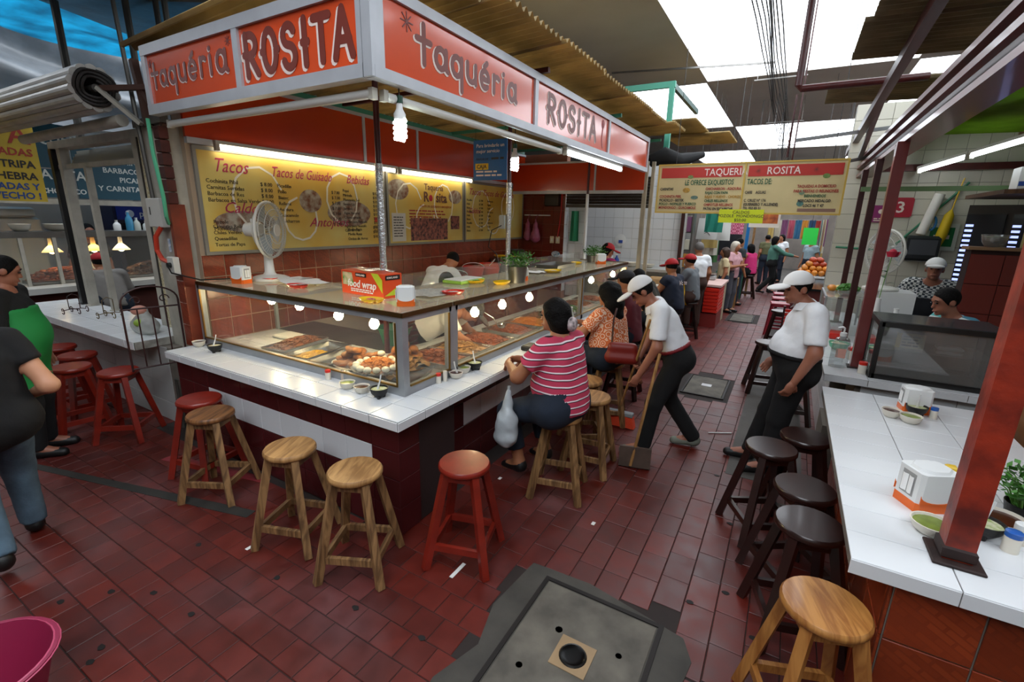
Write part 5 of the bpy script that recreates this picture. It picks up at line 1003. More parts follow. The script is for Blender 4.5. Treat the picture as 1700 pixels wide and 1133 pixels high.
# snack stall counter
t = T('snack_counter', 'white tiled snack stall counter behind the dining table', 'counter')
top = MB().box(.4, 2.63, 4.5, 5.1, ZT-.05, ZT-.006).box(.4, .9, 5.1, 8.0, ZT-.05, ZT-.006).build('slab', GROUT, t)
tiles(top, (.39, 4.49, ZT-.006), (1, 0, 0), (0, 1, 0), .3, .3, 8, 2, WTILE, .004, .008, ulen=2.23); tiles(top, (.39, 5.1, ZT-.006), (1, 0, 0), (0, 1, 0), .26, .3, 2, 10, WTILE, .004, .008, vlen=2.9); tiles(top, (.39, 4.5, ZT-.06), (1, 0, 0), (0, 0, 1), .3, .055, 8, 1, WTILE, .004, .008, name='edge_tile', ulen=2.23)
base = MB().box(.62, 2.63, 4.58, 5.05, 0, ZT-.05).box(.5, .85, 5.05, 7.95, 0, ZT-.05).box(.46, .62, 4.58, 5.05, .0, .38).build('base', GROUT, t); tiles(base, (.66, 4.58, .0), (1, 0, 0), (0, 0, 1), .3, .27, 7, 3, WTILE, .004, .008, ulen=1.95); tiles(base, (.5, 7.95, 0), (0, -1, 0), (0, 0, 1), .3, .27, 10, 3, WTILE, .004, .008, ulen=2.9)
BFR = M('case_black', '151514', .35, noise=(8, .3))
t = T('black_display_case', 'black framed glass display case on the snack counter', 'display case', (1.07, 4.83, ZT+.003)); w, d, h = .36, .24, .46
f = MB()
for sx in (-1, 1):
    for sy in (-1, 1): f.bar((sx*w, sy*d, 0), (sx*w, sy*d, h), .035, .035)
for z in (.02, h-.015):
    for sy in (-1, 1): f.bar((-w, sy*d, z), (w, sy*d, z), .035, .04)
    for sx in (-1, 1): f.bar((sx*w, -d, z), (sx*w, d, z), .035, .04)
f.build('frame', BFR, t); MB().box(-w, w, -d, d, h, h+.008).build('top', M('case_top_grey', '33373a', .2), t); MB().box(-w+.02, w-.02, -d+.03, d-.03, .24, .247).build('shelf', glass('shelf_glass', (.8, .85, .85), .3, haze=.2), t); MB().box(-w+.02, w-.02, -d-.003, -d+.003, .04, h-.03).build('front_glass', glass('dark_glass', (.72, .74, .75), .22, haze=.1), t)
for sx in (-1, 1): MB().box(sx*w-.003, sx*w+.003, -d+.02, d-.02, .04, h-.03).build('side_glass', glass('dark_glass', (.72, .74, .75), .22, haze=.1), t)
MB().box(-w, w, -d, d, 0, .01).build('floor_plate', BFR, t); MB().box(-w+.02, w-.02, d-.01, d, .02, h-.02).build('back_panel', M('case_back', '4a4d4c', .5), t)
t = T('price_card', 'cream price card inside the black glass case', 'card', (.93, 4.72, ZT+.25)); MB().box(-.09, .09, 0, .004, 0, .12).build('card', CREAM, t); MB().box(-.09, -.06, -.002, 0, 0, .12).build('yellow_edge', YELPL, t)
print_bars(t, (-.05, 0, .09), (1, 0, 0), (0, 0, 1), 4, .12, .01, .024, INK)
tag(MB().rbox(-.08, .08, -.05, .05, 0, .03, .01).build('paper_packet', WHITE, loc=(1.2, 4.85, ZT+.251)), 'white paper packet on the case shelf', 'packet')
# water bottle with pump
t = T('gel_bottle', 'clear square bottle with a white pump on the counter', 'bottle', (.5, 4.8, ZT+.003)); CLR = glass('clear_plastic', (.86, .89, .9), .25, haze=.14); MB().lathe([(.001, 0), (1, 0), (1.02, .02), (1, .2), (.7, .25), (.3, .262), (.3, .275)], n=8).xf(Matrix.Rotation(PI/8, 4, 'Z') @ Matrix.Diagonal((.075, .06, 1, 1))).build('bottle', CLR, t, smooth=True); MB().cyl((0, 0, .27), (0, 0, .3), .026, n=12).build('collar', WHITE, t, smooth=True); MB().tube([(0, 0, .3), (0, 0, .34), (-.01, 0, .345), (-.045, 0, .338)], [.007, .007, .01, .007], 8).build('pump', WHITE, t, smooth=True); MB().box(-.035, .035, -.059, -.057, .09, .17).build('sticker', M('sticker_pink', 'd8a090', .5), t)
shaker((.66, 4.68, ZT+.003), 'white jar with red lid beside the dark post', REDPL, r=.03, h=.1); shaker((.63, 5.15, ZT+.003), 'glass jar with red lid behind the water bottle', REDPL, r=.04, h=.11)
bowl((.55, 5.5, ZT+.003), 'green plastic bowl behind the water bottle', CREAM, M('bowl_mint', '5fb08a', .4), .09, .07); tag(MB().rbox(-.08, .08, -.12, .12, 0, .06, .008).build('red_box', REDPL, loc=(.58, 6.1, ZT+.003)), 'flat red box on the snack counter by aisle', 'box')
t = T('fruit_case', 'glass fruit case on the aisle side snack counter', 'display case', (.62, 6.6, ZT+.003)); f = MB()
for y in (-.42, .42):
    for x in (-.2, .2): f.bar((x, y, 0), (x, y, .42), .02, .02)
f.bar((-.2, -.42, .42), (-.2, .42, .42), .02, .02).bar((.2, -.42, .42), (.2, .42, .42), .02, .02); f.build('frame', ALU, t); MB().box(-.203, -.197, -.41, .41, .02, .41).build('front_glass', glass('case_glass2', (.85, .88, .88), .15, haze=.15), t); MB().box(-.19, .19, -.425, -.42, .02, .41).build('side_glass', glass('case_glass2', (.85, .88, .88), .15, haze=.15), t); MB().box(-.21, .21, -.43, .43, .42, .426).build('top_glass', glass('case_glass2', (.85, .88, .88), .15), t)
FRU = [M('papaya', 'd98a2c', .4), M('melon', 'd8c06a', .4), M('fruit_red', 'b8301c', .4), M('fruit_green', '3f6a24', .4)]
bowl((.62, 6.35, ZT+.43), 'glass bowl of cut fruit topped with greens', LEAF, glass('case_glass2', (.85, .88, .88), .15, haze=.15), .11, .08)
for i in range(6): tag(ob('cut_fruit', MB().ball((0, 0, 0), .05, .04, .035, 10, 6).mesh('cut_fruit', FRU[i % 3], True), None, (.5+.07*(i % 3), 6.72+.1*(i//3), ZT+.465)), 'piece of cut fruit lying on the glass case', 'fruit', 'cut fruit on the glass case')
tag(scatter_heap('leafy_greens', LEAF, None, .1, .1, .06, 160, .02, loc=(.62, 6.35, ZT+.5)), 'bunch of dark greens on the fruit bowl', 'greens')
fan((.95, 6.75, 1.35), -2.5, 'white pedestal fan behind the dark posts', .24, .38); t = T('fan_stand', 'small white cabinet carrying the pedestal fan', 'cabinet', (1.05, 6.75, 0)); MB().box(-.12, .2, -.2, .2, 0, 1.345).build('body', WHITE, t); MB().box(-.125, -.12, -.18, .18, .1, 1.2).build('door', WHITE, t)
t = T('rose_vase', 'pink red rose in a thin vase behind the posts', 'flower', (.84, 5.9, ZT+.25)); MB().cyl((0, 0, -.25), (0, 0, 0), .035, n=14).build('jar', WHITE, t, smooth=True); MB().lathe([(.001, 0), (.03, 0), (.035, .1), (.02, .2), (.024, .24)], n=14).build('vase', WHITE, t, smooth=True); MB().tube([(0, 0, .2), (.01, 0, .4), (.03, .0, .66)], .004, 6).build('stem', STEMM, t)
MB().ball((.03, 0, .69), .034, .034, .04, 12, 8).build('bud', M('rose_petal', 'b8203c', .5), t, smooth=True)
for k in range(9): a = k*2.4; r = .012+.004*k; o = MB().grid(lambda u, v: ((r+.02*v)*math.cos(a+(u-.5)*1.6), (r+.02*v)*math.sin(a+(u-.5)*1.6), .05*v), 4, 3).build('petal', M('rose_petal', 'b8203c', .5), t, loc=(.03, 0, .65), smooth=True)
for k in range(4): MB().grid(lambda u, v: (.1*u, .03*(v-.5)*math.sin(PI*u)*2, .02*math.sin(u*3)), 5, 2).build('leaf', M('rose_leaf', '1f4a24', .5), t, loc=(.015, 0, .38+.06*k)).rotation_euler[2] = k*2.0
t = T('white_appliance', 'white countertop appliance with paper on top', 'appliance', (1.25, 5.65, ZT-.1)); MB().rbox(-.22, .22, -.16, .16, 0, .25, .01).build('body', WHITE, t); MB().box(-.17, .08, -.163, -.16, .05, .2).build('door', M('door_grey', '8f9290', .4), t); MB().box(-.2, .25, -.15, .12, .252, .258).build('paper', M('paper_white', 'e4e2dd', .8), t); MB().box(-.2, .2, -.15, .15, -.76, 0).build('stand', WHITE, t)
bottle((1.05, 6.2, ZT+.1), 'white plastic jug beside the white appliance', WHITE, .26, .06, WHITE); t = T('jug_stand', 'small white ledge under the plastic jug', 'shelf', (1.07, 6.2, 0)); MB().box(-.12, .12, -.12, .12, 0, ZT+.1).build('ledge', WHITE, t)
# back wall of the snack stall
wr = MB().box(.5, 4.4, 8.2, 8.35, 0, 3.6).build('wall_snack', M('wall_grout', '8f8d85', .8), kind='structure')
WT2 = M('tile_cream', 'c9c6b8', .3, vary=.06); tiles(wr, (.5, 8.2, .8), (1, 0, 0), (0, 0, 1), .2, .2, 16, 14, WT2, .005, .008)
ws = MB().box(2.65, 2.8, 4.5, 8.2, 0, 3.3).build('wall_snack_side', M('wall_grout', '8f8d85', .8), kind='structure')
def wp(px, py, y=8.17): p = AY(px, py, y); return (p.x, y, p.z)
t = T('wall_sign', 'red rounded sign with number 3 on cream tiles', 'sign', (1.19, 8.18, 2.17)); MB().prism([(x, 0, z) for x, z in [(-.12, .02), (-.1, 0), (.1, 0), (.12, .02), (.12, .23), (.1, .25), (-.1, .25), (-.12, .23)]], (0, -.008, 0)).build('board', M('sign_red', 'a81f33', .4), t); text('lettering', '3', .2, TEXTW, t, (-.06, -.01, .06), (1, 0, 0), (0, 0, 1), bold=.003)
t = T('wall_sign', 'small purple sign beside the red number sign', 'sign', (.98, 8.18, 2.1)); MB().box(-.08, .08, -.006, 0, 0, .22).build('board', M('sign_purple', '8a2a6a', .4), t); MB().prism([(.03*math.cos(a), -.008, .14+.03*math.sin(a)) for a in np.linspace(0, 2*PI, 13)[:-1]], (0, -.002, 0)).build('symbol', TEXTW, t); print_bars(t, (-.065, -.006, .04), (1, 0, 0), (0, 0, 1), 2, .12, .014, .025, TEXTW)
t = T('first_aid_sign', 'green first aid sign with white cross', 'sign', (1.66, 8.18, 1.76)); MB().box(-.16, .16, -.006, 0, 0, .34).build('board', M('sign_pale', 'cfd4cc', .4), t); MB().box(-.12, .12, -.009, -.006, .05, .29).build('panel', M('sign_green', '13703c', .4), t); MB().box(-.08, .08, -.012, -.009, .145, .195).box(-.025, .025, -.0125, -.009, .09, .25).build('cross', TEXTW, t)
t = T('towel_dispenser', 'dark paper towel dispenser on cream tiles', 'dispenser', (1.47, 8.18, 1.62)); MB().rbox(-.17, .17, -.18, 0, 0, .32, .03).build('body', M('smoked_plastic', '26282a', .25), t); MB().box(-.14, .14, -.183, -.18, .08, .27).build('window', M('smoke_window', '4a4d52', .15), t); MB().box(-.12, .12, -.12, -.04, -.01, 0).build('slot', WHITE, t)
t = T('paper_roll', 'roll of white paper hanging above the towel dispenser', 'paper roll', (1.44, 8.12, 1.96)); MB().tube([(0, 0, 0), (.1, 0, .5)], .055, 16).build('roll', M('paper_white', 'e4e2dd', .8), t, smooth=True)
t = T('yellow_umbrella', 'folded yellow umbrella hanging on cream tiles', 'umbrella', (1.63, 8.13, 1.75)); MB().tube([(0, 0, 0), (.02, 0, .2), (.05, 0, .45), (.06, 0, .52)], [.02, .06, .05, .012], 10).build('canopy', M('umbrella_yellow', 'd8b81a', .6), t, smooth=True); MB().tube([(.06, 0, .5), (.1, 0, .85), (.11, 0, .9)], .008, 6).build('shaft', YELPL, t)
tag(MB().tube([(1.52, 8.13, 2.02+.06*math.sin(0))]+[(1.52+.05*math.sin(a), 8.13, 2.1-.09*math.cos(a)) for a in np.linspace(.4, 5.9, 14)], .014, 6).build('blue_tape', M('tape_blue', '2a78b8', .4), smooth=True), 'blue tape ring hanging beside yellow umbrella', 'tape')
for k, (a, b, lab) in enumerate((((.55, 1.75), (1.5, 1.72), 'green water pipe running level along the cream tiles'), ((1.05, 1.6), (1.8, 2.6), 'green water pipe running slanted up the cream tiles'))): tag(MB().cyl((a[0], 8.16, a[1]), (b[0], 8.16, b[1]), .014, n=8).build('green_pipe', M('pipe_green', '2f7a5a', .5), smooth=True), lab, 'pipe')
tag(MB().box(.6, 2.6, 6.9, 6.94, 2.43, 2.48).build('green_rail', M('rail_green', '5f7a52', .5)), 'pale green rail spanning the snack stall', 'rail')
tag(MB().box(.8, 2.6, 8.05, 8.15, 2.74, 2.82).build('red_rail', DRED), 'dark red rail under the snack stall roof', 'rail')
tube_lamp((1.25, 8.0, 2.73), (1.48, 6.97, 2.779), 'lit fluorescent tube over the snack stall by the cream tiles', TUBEW, .02); tube_lamp((1.485, 6.95, 2.78), (1.71, 5.95, 2.828), 'lit fluorescent tube over the snack stall nearer the loaded shelf', TUBEW, .02)
for nm in ('fluorescent_lamp.005', 'fluorescent_lamp.006'): pass
t = T('drinks_fridge', 'tall black drinks fridge with rows of cool lights', 'fridge', (2.11, 7.4, 0), -.5); MB().box(-.36, .36, -.25, .3, 0, 2.3).build('cabinet', BFR, t)
for s in (-1, 1):
    dd = MB().box(s*.19-.16, s*.19+.16, -.285, -.25, .12, 2.2).build('door', M('fridge_door', '24272c', .15), t)
    for k in range(34): MB().box(s*.19-.15, s*.19-.085, -.292, -.285, .25+k*.055, .275+k*.055).build('light_strip', lamp_mat('led_cool', 'a8b8ff', 1.6), dd)
t = T('tiled_partition', 'terracotta tiled half wall before the drinks fridge', 'partition', (1.82, 6.5, 0)); MB().box(-.24, .5, 0, .2, 0, 1.84).build('core', GROUTD, t); tiles(t, (-.24, 0, 0), (1, 0, 0), (0, 0, 1), .26, .3, 3, 6, TERD, .006, .008, ulen=.74); MB().box(-.27, .52, -.03, .22, 1.84, 1.87).build('cap', M('cap_wood', '8a6a4a', .6), t)
bowl((1.75, 6.58, 1.873), 'clear plastic bowl of garlic on the half wall', ONION, CLR, .11, .12); bottle((2.0, 6.56, 1.873), 'yellow plastic bottle on the tiled half wall', M('bottle_yellow', 'b8b06a', .4), .3, .06, GREENP); bottle((2.16, 6.56, 1.873), 'clear water bottle with blue label on half wall', CLR, .32, .06, WHITE, liquid=M('label_blue', '2a4a9a', .4))
t = T('wall_shelf', 'wooden wall shelf loaded with boxes and bottles', 'shelf', (2.15, 6.6, 2.37)); MB().box(-.5, .48, -.3, .9, 0, .04).build('board', wood('shelf_wood', '6b4a30', '4a3020', 6), t); MB().box(-.5, .48, -.28, -.25, .5, .54).build('upper_board', wood('shelf_wood', '6b4a30', '4a3020', 6), t); MB().bar((.47, -.25, -.25), (.2, -.25, 0), .03, .03).build('bracket', DPOST, t); MB().box(.44, .47, -.3, .9, 0, .6).build('back', wood('shelf_wood', '6b4a30', '4a3020', 6), t)
for i, (x, w, h, m, lab) in enumerate(((-.35, .12, .2, WHITE, 'crumpled white bag on the wall shelf'), (-.16, .13, .26, M('box_white_blue', 'c9d0da', .5), 'white and blue carton on the wall shelf'), (.06, .14, .3, M('box_white_blue', 'c9d0da', .5), 'taller white and blue carton beside the dark bottles'))):
    q = T('carton', lab, 'box', (2.15+x, 6.45, 2.411)); MB().rbox(-w/2, w/2, -.1, .1, 0, h, .006).build('box', m, q); MB().box(-w/2+.005, w/2-.005, -.102, -.1, .03, h*.35).build('blue_band', M('label_blue', '2a4a9a', .4), q)
for i, z in enumerate((0, .29)): bottle((2.4, 6.4, 2.411+z), ('big dark soda bottle on the wall shelf', 'big dark soda bottle stacked on another')[i], M('cola_dark', '12101c', .2), .28, .06, REDPL, liquid=M('label_cola', '3a2a5a', .4))
tag(MB().ball((0, 0, 0), .22, .1, .04, 14, 6).build('dark_cloth', BLACKC, loc=(2.05, 6.36, 2.95), smooth=True), 'dark folded cloth on the upper wall shelf', 'cloth')
# ------------------------------------------------------------------ stools
W_TAN = wood('wood_tan', 'b98d58', '8a6238', 16); W_OLD = wood('wood_old', '8a5c34', '55341c', 16); W_RAW = wood('wood_leg_raw', '9a744a', '5f4226', 22, .6); W_RED = M('wood_red_paint', '8a2416', .35, noise=(9, .3), coat=.2); W_DRK = M('wood_dark_stain', '2a1511', .3, noise=(9, .35), coat=.35); W_PINE = wood('wood_pine', 'b07a3e', '8a5626', 20, .4, .3)
def make_stool(label, seat, legm, h=.64, r=.155):
    t = T('stool', label, 'stool'); MB().lathe([(.001, h-.038), (r*.93, h-.038), (r, h-.028), (r, h-.01), (r*.95, h), (.001, h)], n=28).build('seat', seat, t, smooth=True, ang=.9)
    for sx in (-1, 1):
        for sy in (-1, 1): MB().bar((sx*.185, sy*.185, 0), (sx*.085, sy*.085, h-.03), .042, .042, (1, 1, 0)).build('leg', legm, t)
    z, q = .14, .163; 
    for a, b in (((-q, -q), (q, -q)), ((q, -q), (q, q)), ((q, q), (-q, q)), ((-q, q), (-q, -q))): MB().bar((a[0]*.93, a[1]*.93, z), (b[0]*.93, b[1]*.93, z), .024, .042).build('stretcher', legm, t)
    for a, b in (((-.085, -.085), (.085, -.085)), ((.085, -.085), (.085, .085)), ((.085, .085), (-.085, .085)), ((-.085, .085), (-.085, -.085))): MB().bar((a[0]*1.02, a[1]*1.02, h-.065), (b[0]*1.02, b[1]*1.02, h-.065), .022, .05).build('apron_rail', legm, t)
    return t
def seatpos(px, py, h=.64): p = G(px, py, h); return (p.x, p.y, 0)
PROTO = {}
def stool(kind, loc, rz, label, group=None, h=.64):
    mats = dict(tan=(W_TAN, W_RAW), old=(W_OLD, W_RAW), red=(W_RED, W_RED), dark=(W_DRK, W_DRK), pine=(W_PINE, W_PINE))[kind]
    if kind not in PROTO: o = make_stool(label, *mats); PROTO[kind] = o; o.location = loc; o.rotation_euler[2] = rz
    else: o = dup(PROTO[kind], loc, rz, label)
    if group: o['group'] = group
    return o
stool('red', seatpos(330, 661), .2, 'red painted stool tucked behind the old brown one'); stool('old', seatpos(349, 685), .5, 'old worn brown stool at the counter beside the gate'); stool('tan', seatpos(481, 742), .35, 'tan wooden stool between brown stool and counter corner'); stool('tan', seatpos(589, 779), .45, 'tan wooden stool right at the maroon counter corner'); stool('red', seatpos(771, 767), .3, 'red painted stool in front of the green waste bin')
stool('tan', (-1.3, 3.02, 0), .25, 'tan wooden stool under the woman in striped shirt'); stool('tan', (-1.24, 3.5, 0), .1, 'tan wooden stool half hidden behind the striped woman'); stool('tan', (-1.44, 4.52, 0), .3, 'tan wooden stool under the woman in orange blouse'); stool('tan', (-1.44, 3.86, 0), .6, 'tan wooden stool between the two seated women')
stool('pine', seatpos(1371, 1003), .35, 'varnished pine stool at the near end of tiled table'); stool('dark', seatpos(1345, 868), .3, 'dark brown stool next to the pine stool'); stool('dark', seatpos(1337, 808), .6, 'dark brown stool second along the tiled table'); stool('dark', seatpos(1281, 741), .5, 'dark brown stool pulled out into the aisle'); stool('dark', seatpos(1277, 568), .2, 'dark stool with pale worn seat behind standing man'); stool('dark', (.28, 3.6, 0), .1, 'dark brown stool under the table behind the man'); stool('dark', (.2, 5.6, 0), .3, 'dark brown stool beside the red chair')
# ------------------------------------------------------------------ left side: pillar, neighbour counter, background taco stand
OLDW = M('old_white_paint', 'b9b4a6', .6, noise=(5, .3)); IRON = M('wrought_iron', '3a1a18', .5, noise=(12, .3)); GREYP = M('grey_pipe', '5a5752', .5, metal=.5); NAVY = M('navy_paint', '10384a', .5)
pl = MB().box(-5.12, -4.66, 2.2, 2.6, 0, 2.76).build('wall_pillar', OLDW, kind='structure')
MB().box(-4.665, -4.62, 2.12, 2.24, .86, 2.1).build('pillar_edge', M('pillar_terracotta', '8a3a22', .5, noise=(6, .4)), pl)
for k in range(6): MB().rbox(-4.72, -4.63, 2.13, 2.2, 2.1+k*.105, 2.198+k*.105, .006).build('brick', M('brick_old', '5a2a22', .8, noise=(9, .4), vary=.2), pl)
tiles(pl, (-4.68, 2.2, 0), (-1, 0, 0), (0, 0, 1), .01, .01, 0, 0, WTILE)
tiles(pl, (-4.69, 2.12, .85), (1, 0, 0), (0, 0, 1), .12, .2, 1, 4, TERR, .005, .008)
t = T('ornate_column', 'slim white column with gilded ornament strip beside the pillar', 'column', (-5.55, 2.42, 0)); MB().box(-.14, .0, -.06, .06, ZT, 2.72).build('shaft', OLDW, t); MB().box(.01, .12, -.065, -.02, ZT, 2.74).build('gilded_strip', M('gilded_relief', 'a8945a', .6, noise=(45, .6), col2='d8d2b8', bump=(50, .6)), t); MB().box(-.015, .015, -.07, -.03, ZT, 2.72).build('dark_seam', M('seam_dark', '2a2420', .7), t)
t = T('junction_box', 'white electrical junction box marked with 1', 'electrical box', (-4.9, 2.195, 1.9)); MB().rbox(-.14, .1, -.07, 0, 0, .25, .006).build('box', M('box_white', 'c3c2bb', .45), t); text('lettering', '1', .09, INK, t, (-.11, -.072, .11), (1, 0, 0), (0, 0, 1), bold=.003)
tag(MB().tube([(-4.72, 2.14, 1.95), (-4.64, 2.1, 1.94), (-4.57, 2.06, 2.0), (-4.545, 2.05, 2.15), (-4.6, 2.05, 2.5), (-4.62, 2.06, 2.76)], .015, 8).build('green_conduit', M('conduit_green', '4fae86', .45), smooth=True), 'mint green conduit curving up from the junction box', 'conduit'); tag(MB().tube([(-4.85, 2.13, 1.9), (-4.9, 2.1, 1.82), (-4.92, 2.1, 1.7), (-4.85, 2.1, 1.62), (-4.62, 2.07, 1.6)], .02, 8).build('red_conduit', M('conduit_red2', 'c23a20', .45), smooth=True), 'thick red conduit loop below the junction box', 'conduit'); tag(MB().cyl((-4.98, 2.16, 2.15), (-5.12, 2.16, 3.9), .018, n=8).build('grey_conduit', GREYP, smooth=True), 'grey steel pipe rising from the junction box', 'conduit')
t = T('wall_socket', 'white wall socket with a black plug on the pillar edge', 'outlet', (-4.6, 2.1, 1.5)); MB().rbox(-.06, .04, -.05, .0, 0, .16, .006).build('box', M('box_white', 'c3c2bb', .45), t); MB().cyl((-.01, -.05, .09), (-.01, -.075, .09), .024, n=10).build('plug', BLACK, t); MB().tube([(-.01, -.075, .09), (.05, -.08, .03), (.14, .1, -.04), (.18, .35, -.05)], .007, 6).build('cord', BLACK, t, smooth=True)
tag(MB().rbox(-.01, .03, 0, .004, 0, .12, .001).build('small_sticker', M('sticker_blue', '3a78a8', .4), loc=(-4.9, 2.192, 1.68)), 'small blue sticker on the white pillar', 'sticker')
# neighbour counter
t = T('neighbour_counter', 'chipped white tiled counter of the neighbouring stall', 'counter'); top = MB().box(-8.3, -5.14, 1.87, 2.5, ZT-.08, ZT-.008).build('slab', GROUT, t); tiles(top, (-8.3, 1.86, ZT-.008), (1, 0, 0), (0, 1, 0), .3, .21, 11, 3, WTILE, .004, .008, ulen=3.18, vlen=.64); tiles(top, (-8.3, 1.87, ZT-.08), (1, 0, 0), (0, 0, 1), .3, .076, 11, 1, WTILE, .004, .008, name='edge_tile', ulen=3.18); tiles(top, (-5.12, 1.87, ZT-.08), (0, 1, 0), (0, 0, 1), .3, .076, 2, 1, M('worn_tile', 'a8a49a', .6, noise=(12, .5)), .004, .008, name='edge_tile')
base = MB().box(-8.2, -4.95, 2.08, 2.19, 0, ZT-.08).build('base', GROUT, t); tiles(base, (-8.2, 2.08, 0), (1, 0, 0), (0, 0, 1), .4, .2, 8, 4, M('tile_white_dull', 'b3b4b2', .4, vary=.08), .004, .008, ulen=3.22, vlen=.78)
# scroll gate
t = T('scroll_gate', 'small wrought iron gate with scrolls at the counter end', 'gate', (-4.85, 2.17, .64), math.atan2(-.38, -.07)); w = .42
MB().tube([(0, 0, 0), (0, 0, .62)], .009, 6).build('stile', IRON, t); MB().tube([(w, 0, 0), (w, 0, .62)], .009, 6).build('stile', IRON, t); MB().tube([(w/2+w/2*math.cos(a), 0, .62+.13*math.sin(a)) for a in np.linspace(0, PI, 15)], .008, 6).build('arch', IRON, t, smooth=True)
for z in (.02, .56): MB().cyl((0, 0, z), (w, 0, z), .008, n=6).build('rail', IRON, t)
for k in range(1, 4): MB().cyl((w*k/4, 0, .02), (w*k/4, 0, .56), .006, n=6).build('bar', IRON, t)
for s in (-1, 1): MB().tube([(w/2+s*(.1+(.045-.006*a)*math.cos(a*1.0)), 0, .63+(.045-.006*a)*math.sin(a)) for a in np.linspace(0, 6, 22)], .005, 5).build('scroll', IRON, t, smooth=True)
# pipes by the gate
t = T('water_pipes', 'grey water pipes with valve between the two counters', 'pipes', (-4.78, 2.0, 0)); MB().tube([(0, .1, 0), (0, .1, .55), (.05, .1, .6), (.05, .1, .75)], .014, 8).build('pipe', GREYP, t, smooth=True); MB().tube([(-.08, .05, .0), (-.08, .05, .5), (.1, .05, .5)], .014, 8).build('pipe', GREYP, t, smooth=True); MB().cyl((.05, .1, .7), (.05, .1, .76), .03, n=10).build('valve', M('brass_old', '5a4a2c', .5, metal=.7), t)
# curly stands and bag on the neighbour counter
for i, (px, py) in enumerate(((160, 503), (186, 512))):
    p = G(px, py, ZT); t = T('wire_stand', ('dark curled wire stand on the neighbour counter', 'pale curled wire stand on the neighbour counter')[i], 'stand', (p.x+.6, 2.1+.12*i, ZT)); m = (IRON, M('wire_brass', '6b5a3c', .45, metal=.7))[i]
    for k in range(4): a = k*PI/2; MB().tube([(.0, 0, .05), (.06*math.cos(a), .06*math.sin(a), .05)]+[(.11*math.cos(a)+.035*math.cos(b), .11*math.sin(a), .035+.033*math.sin(b)) for b in np.linspace(PI, -2.5, 12)], .005, 5).build('scroll', m, t, smooth=True)
    MB().tube([(0, -.05, .05), (0, -.05, .2), (0, 0, .23), (0, .05, .2), (0, .05, .05)], .005, 5).build('loop', m, t, smooth=True)
t = T('bread_bag', 'clear bag with pink and green food on neighbour counter', 'bag', (-5.42, 2.1, ZT)); np_obj('bag', sdf_mesh([('c', V3(-.08, 0, .08), V3(.08, 0, .08), .09, .09), ('c', V3(0, 0, .1), V3(0, 0, .22), .08, .05)], .014, .05, lump=.008), M('clear_bag', 'b5b6b0', .3, noise=(9, .3)), t); MB().ball((-.02, -.02, .23), .08, .07, .05, 12, 8).build('pink_content', M('ham_pink', 'c98a78', .5), t, smooth=True); MB().ball((.05, -.06, .12), .06, .05, .04, 12, 8).build('green_content', M('lettuce', '8aa83a', .5), t, smooth=True)
# poles of the neighbour stall
for (x, y, z1, m, lab, r) in ((-7.75, 2.4, 2.72, BLACK, 'black corner pole on the neighbour counter', .04), (-7.55, 2.42, 2.72, OLDW, 'white corner pole beside the black pole', .045), (-6.95, 2.42, 2.5, OLDW, 'thin white pole in the middle of neighbour counter', .03)):
    q = T('stall_pole', lab, 'pole', (x, y, ZT)); MB().box(-r, r, -r, r, 0, z1-ZT).build('shaft', m, q); MB().box(-r*1.4, r*1.4, -r*1.4, r*1.4, 0, .012).build('foot', m, q)
t = T('canopy_rails', 'white frame rails above the neighbour counter', 'frame', (0, 2.42, 0)); MB().bar((-7.8, 0, 2.52), (-5.6, 0, 2.52), .03, .05).build('rail', OLDW, t); MB().box(-7.8, -5.1, -.05, .1, 2.72, 2.8).build('header', OLDW, t); MB().bar((-5.2, -.2, 2.78), (-4.6, -.25, 2.78), .06, .06).build('bracket', GREYP, t)
for k in range(5): MB().box(-7.7, -5.6, .1+.02*k, .115+.02*k, 2.55+.035*k, 2.582+.035*k).build('louvre', M('louvre_pale', 'a5a7a4', .5), t)
# rolled shutter
SHUT = M('shutter_pale', 'b5b1aa', .45, metal=.3, noise=(4, .25)); t = T('rolled_shutter', 'rolled up pale metal shutter above the neighbour counter', 'shutter', (-5.25, 1.98, 3.03))
for k in range(14):
    a = 2*PI*k/14; b = 2*PI*(k+1)/14; r = .17
    mb = MB(); P = [(0, r*math.cos(a+(b-a)*u)*(1+.09*math.sin(PI*u)), r*math.sin(a+(b-a)*u)*(1+.09*math.sin(PI*u))) for u in np.linspace(0.03, .97, 5)]+[(0, (r-.02)*math.cos(b), (r-.02)*math.sin(b)), (0, (r-.02)*math.cos(a), (r-.02)*math.sin(a))]
    mb.prism(P, (-3.2, 0, 0)); mb.build('slat', SHUT, t)
MB().tube([(.005+.02*math.sin(a*3), (.155-.09*a/20)*math.cos(a), (.155-.09*a/20)*math.sin(a)) for a in np.linspace(0, 20, 110)], .012, 6).build('coil', M('coil_dark', '2c2724', .7), t, smooth=True); MB().cyl((.03, 0, 0), (-3.25, 0, 0), .03, n=10).build('axle', GREYP, t)
MB().bar((.05, 0, 0), (.35, .15, -.28), .04, .03).build('strut', OLDW, t); MB().bar((.05, .03, 0), (.5, .2, 0), .04, .04).build('strut', M('rust_iron', '4a2f24', .7), t); MB().bar((.32, .18, .22), (.42, .18, -.3), .05, .05).build('upright', M('rust_iron', '4a2f24', .7), t); MB().bar((.4, .18, -.02), (.62, .2, -.3), .04, .04).build('strut', M('rust_iron', '4a2f24', .7), t)
t = T('shutter_rail', 'white rail tube under the rolled shutter', 'rail', (-5.2, 2.12, 2.8)); MB().cyl((0, 0, 0), (-2.4, 0, -.02), .05, n=12).build('tube', OLDW, t, smooth=True)
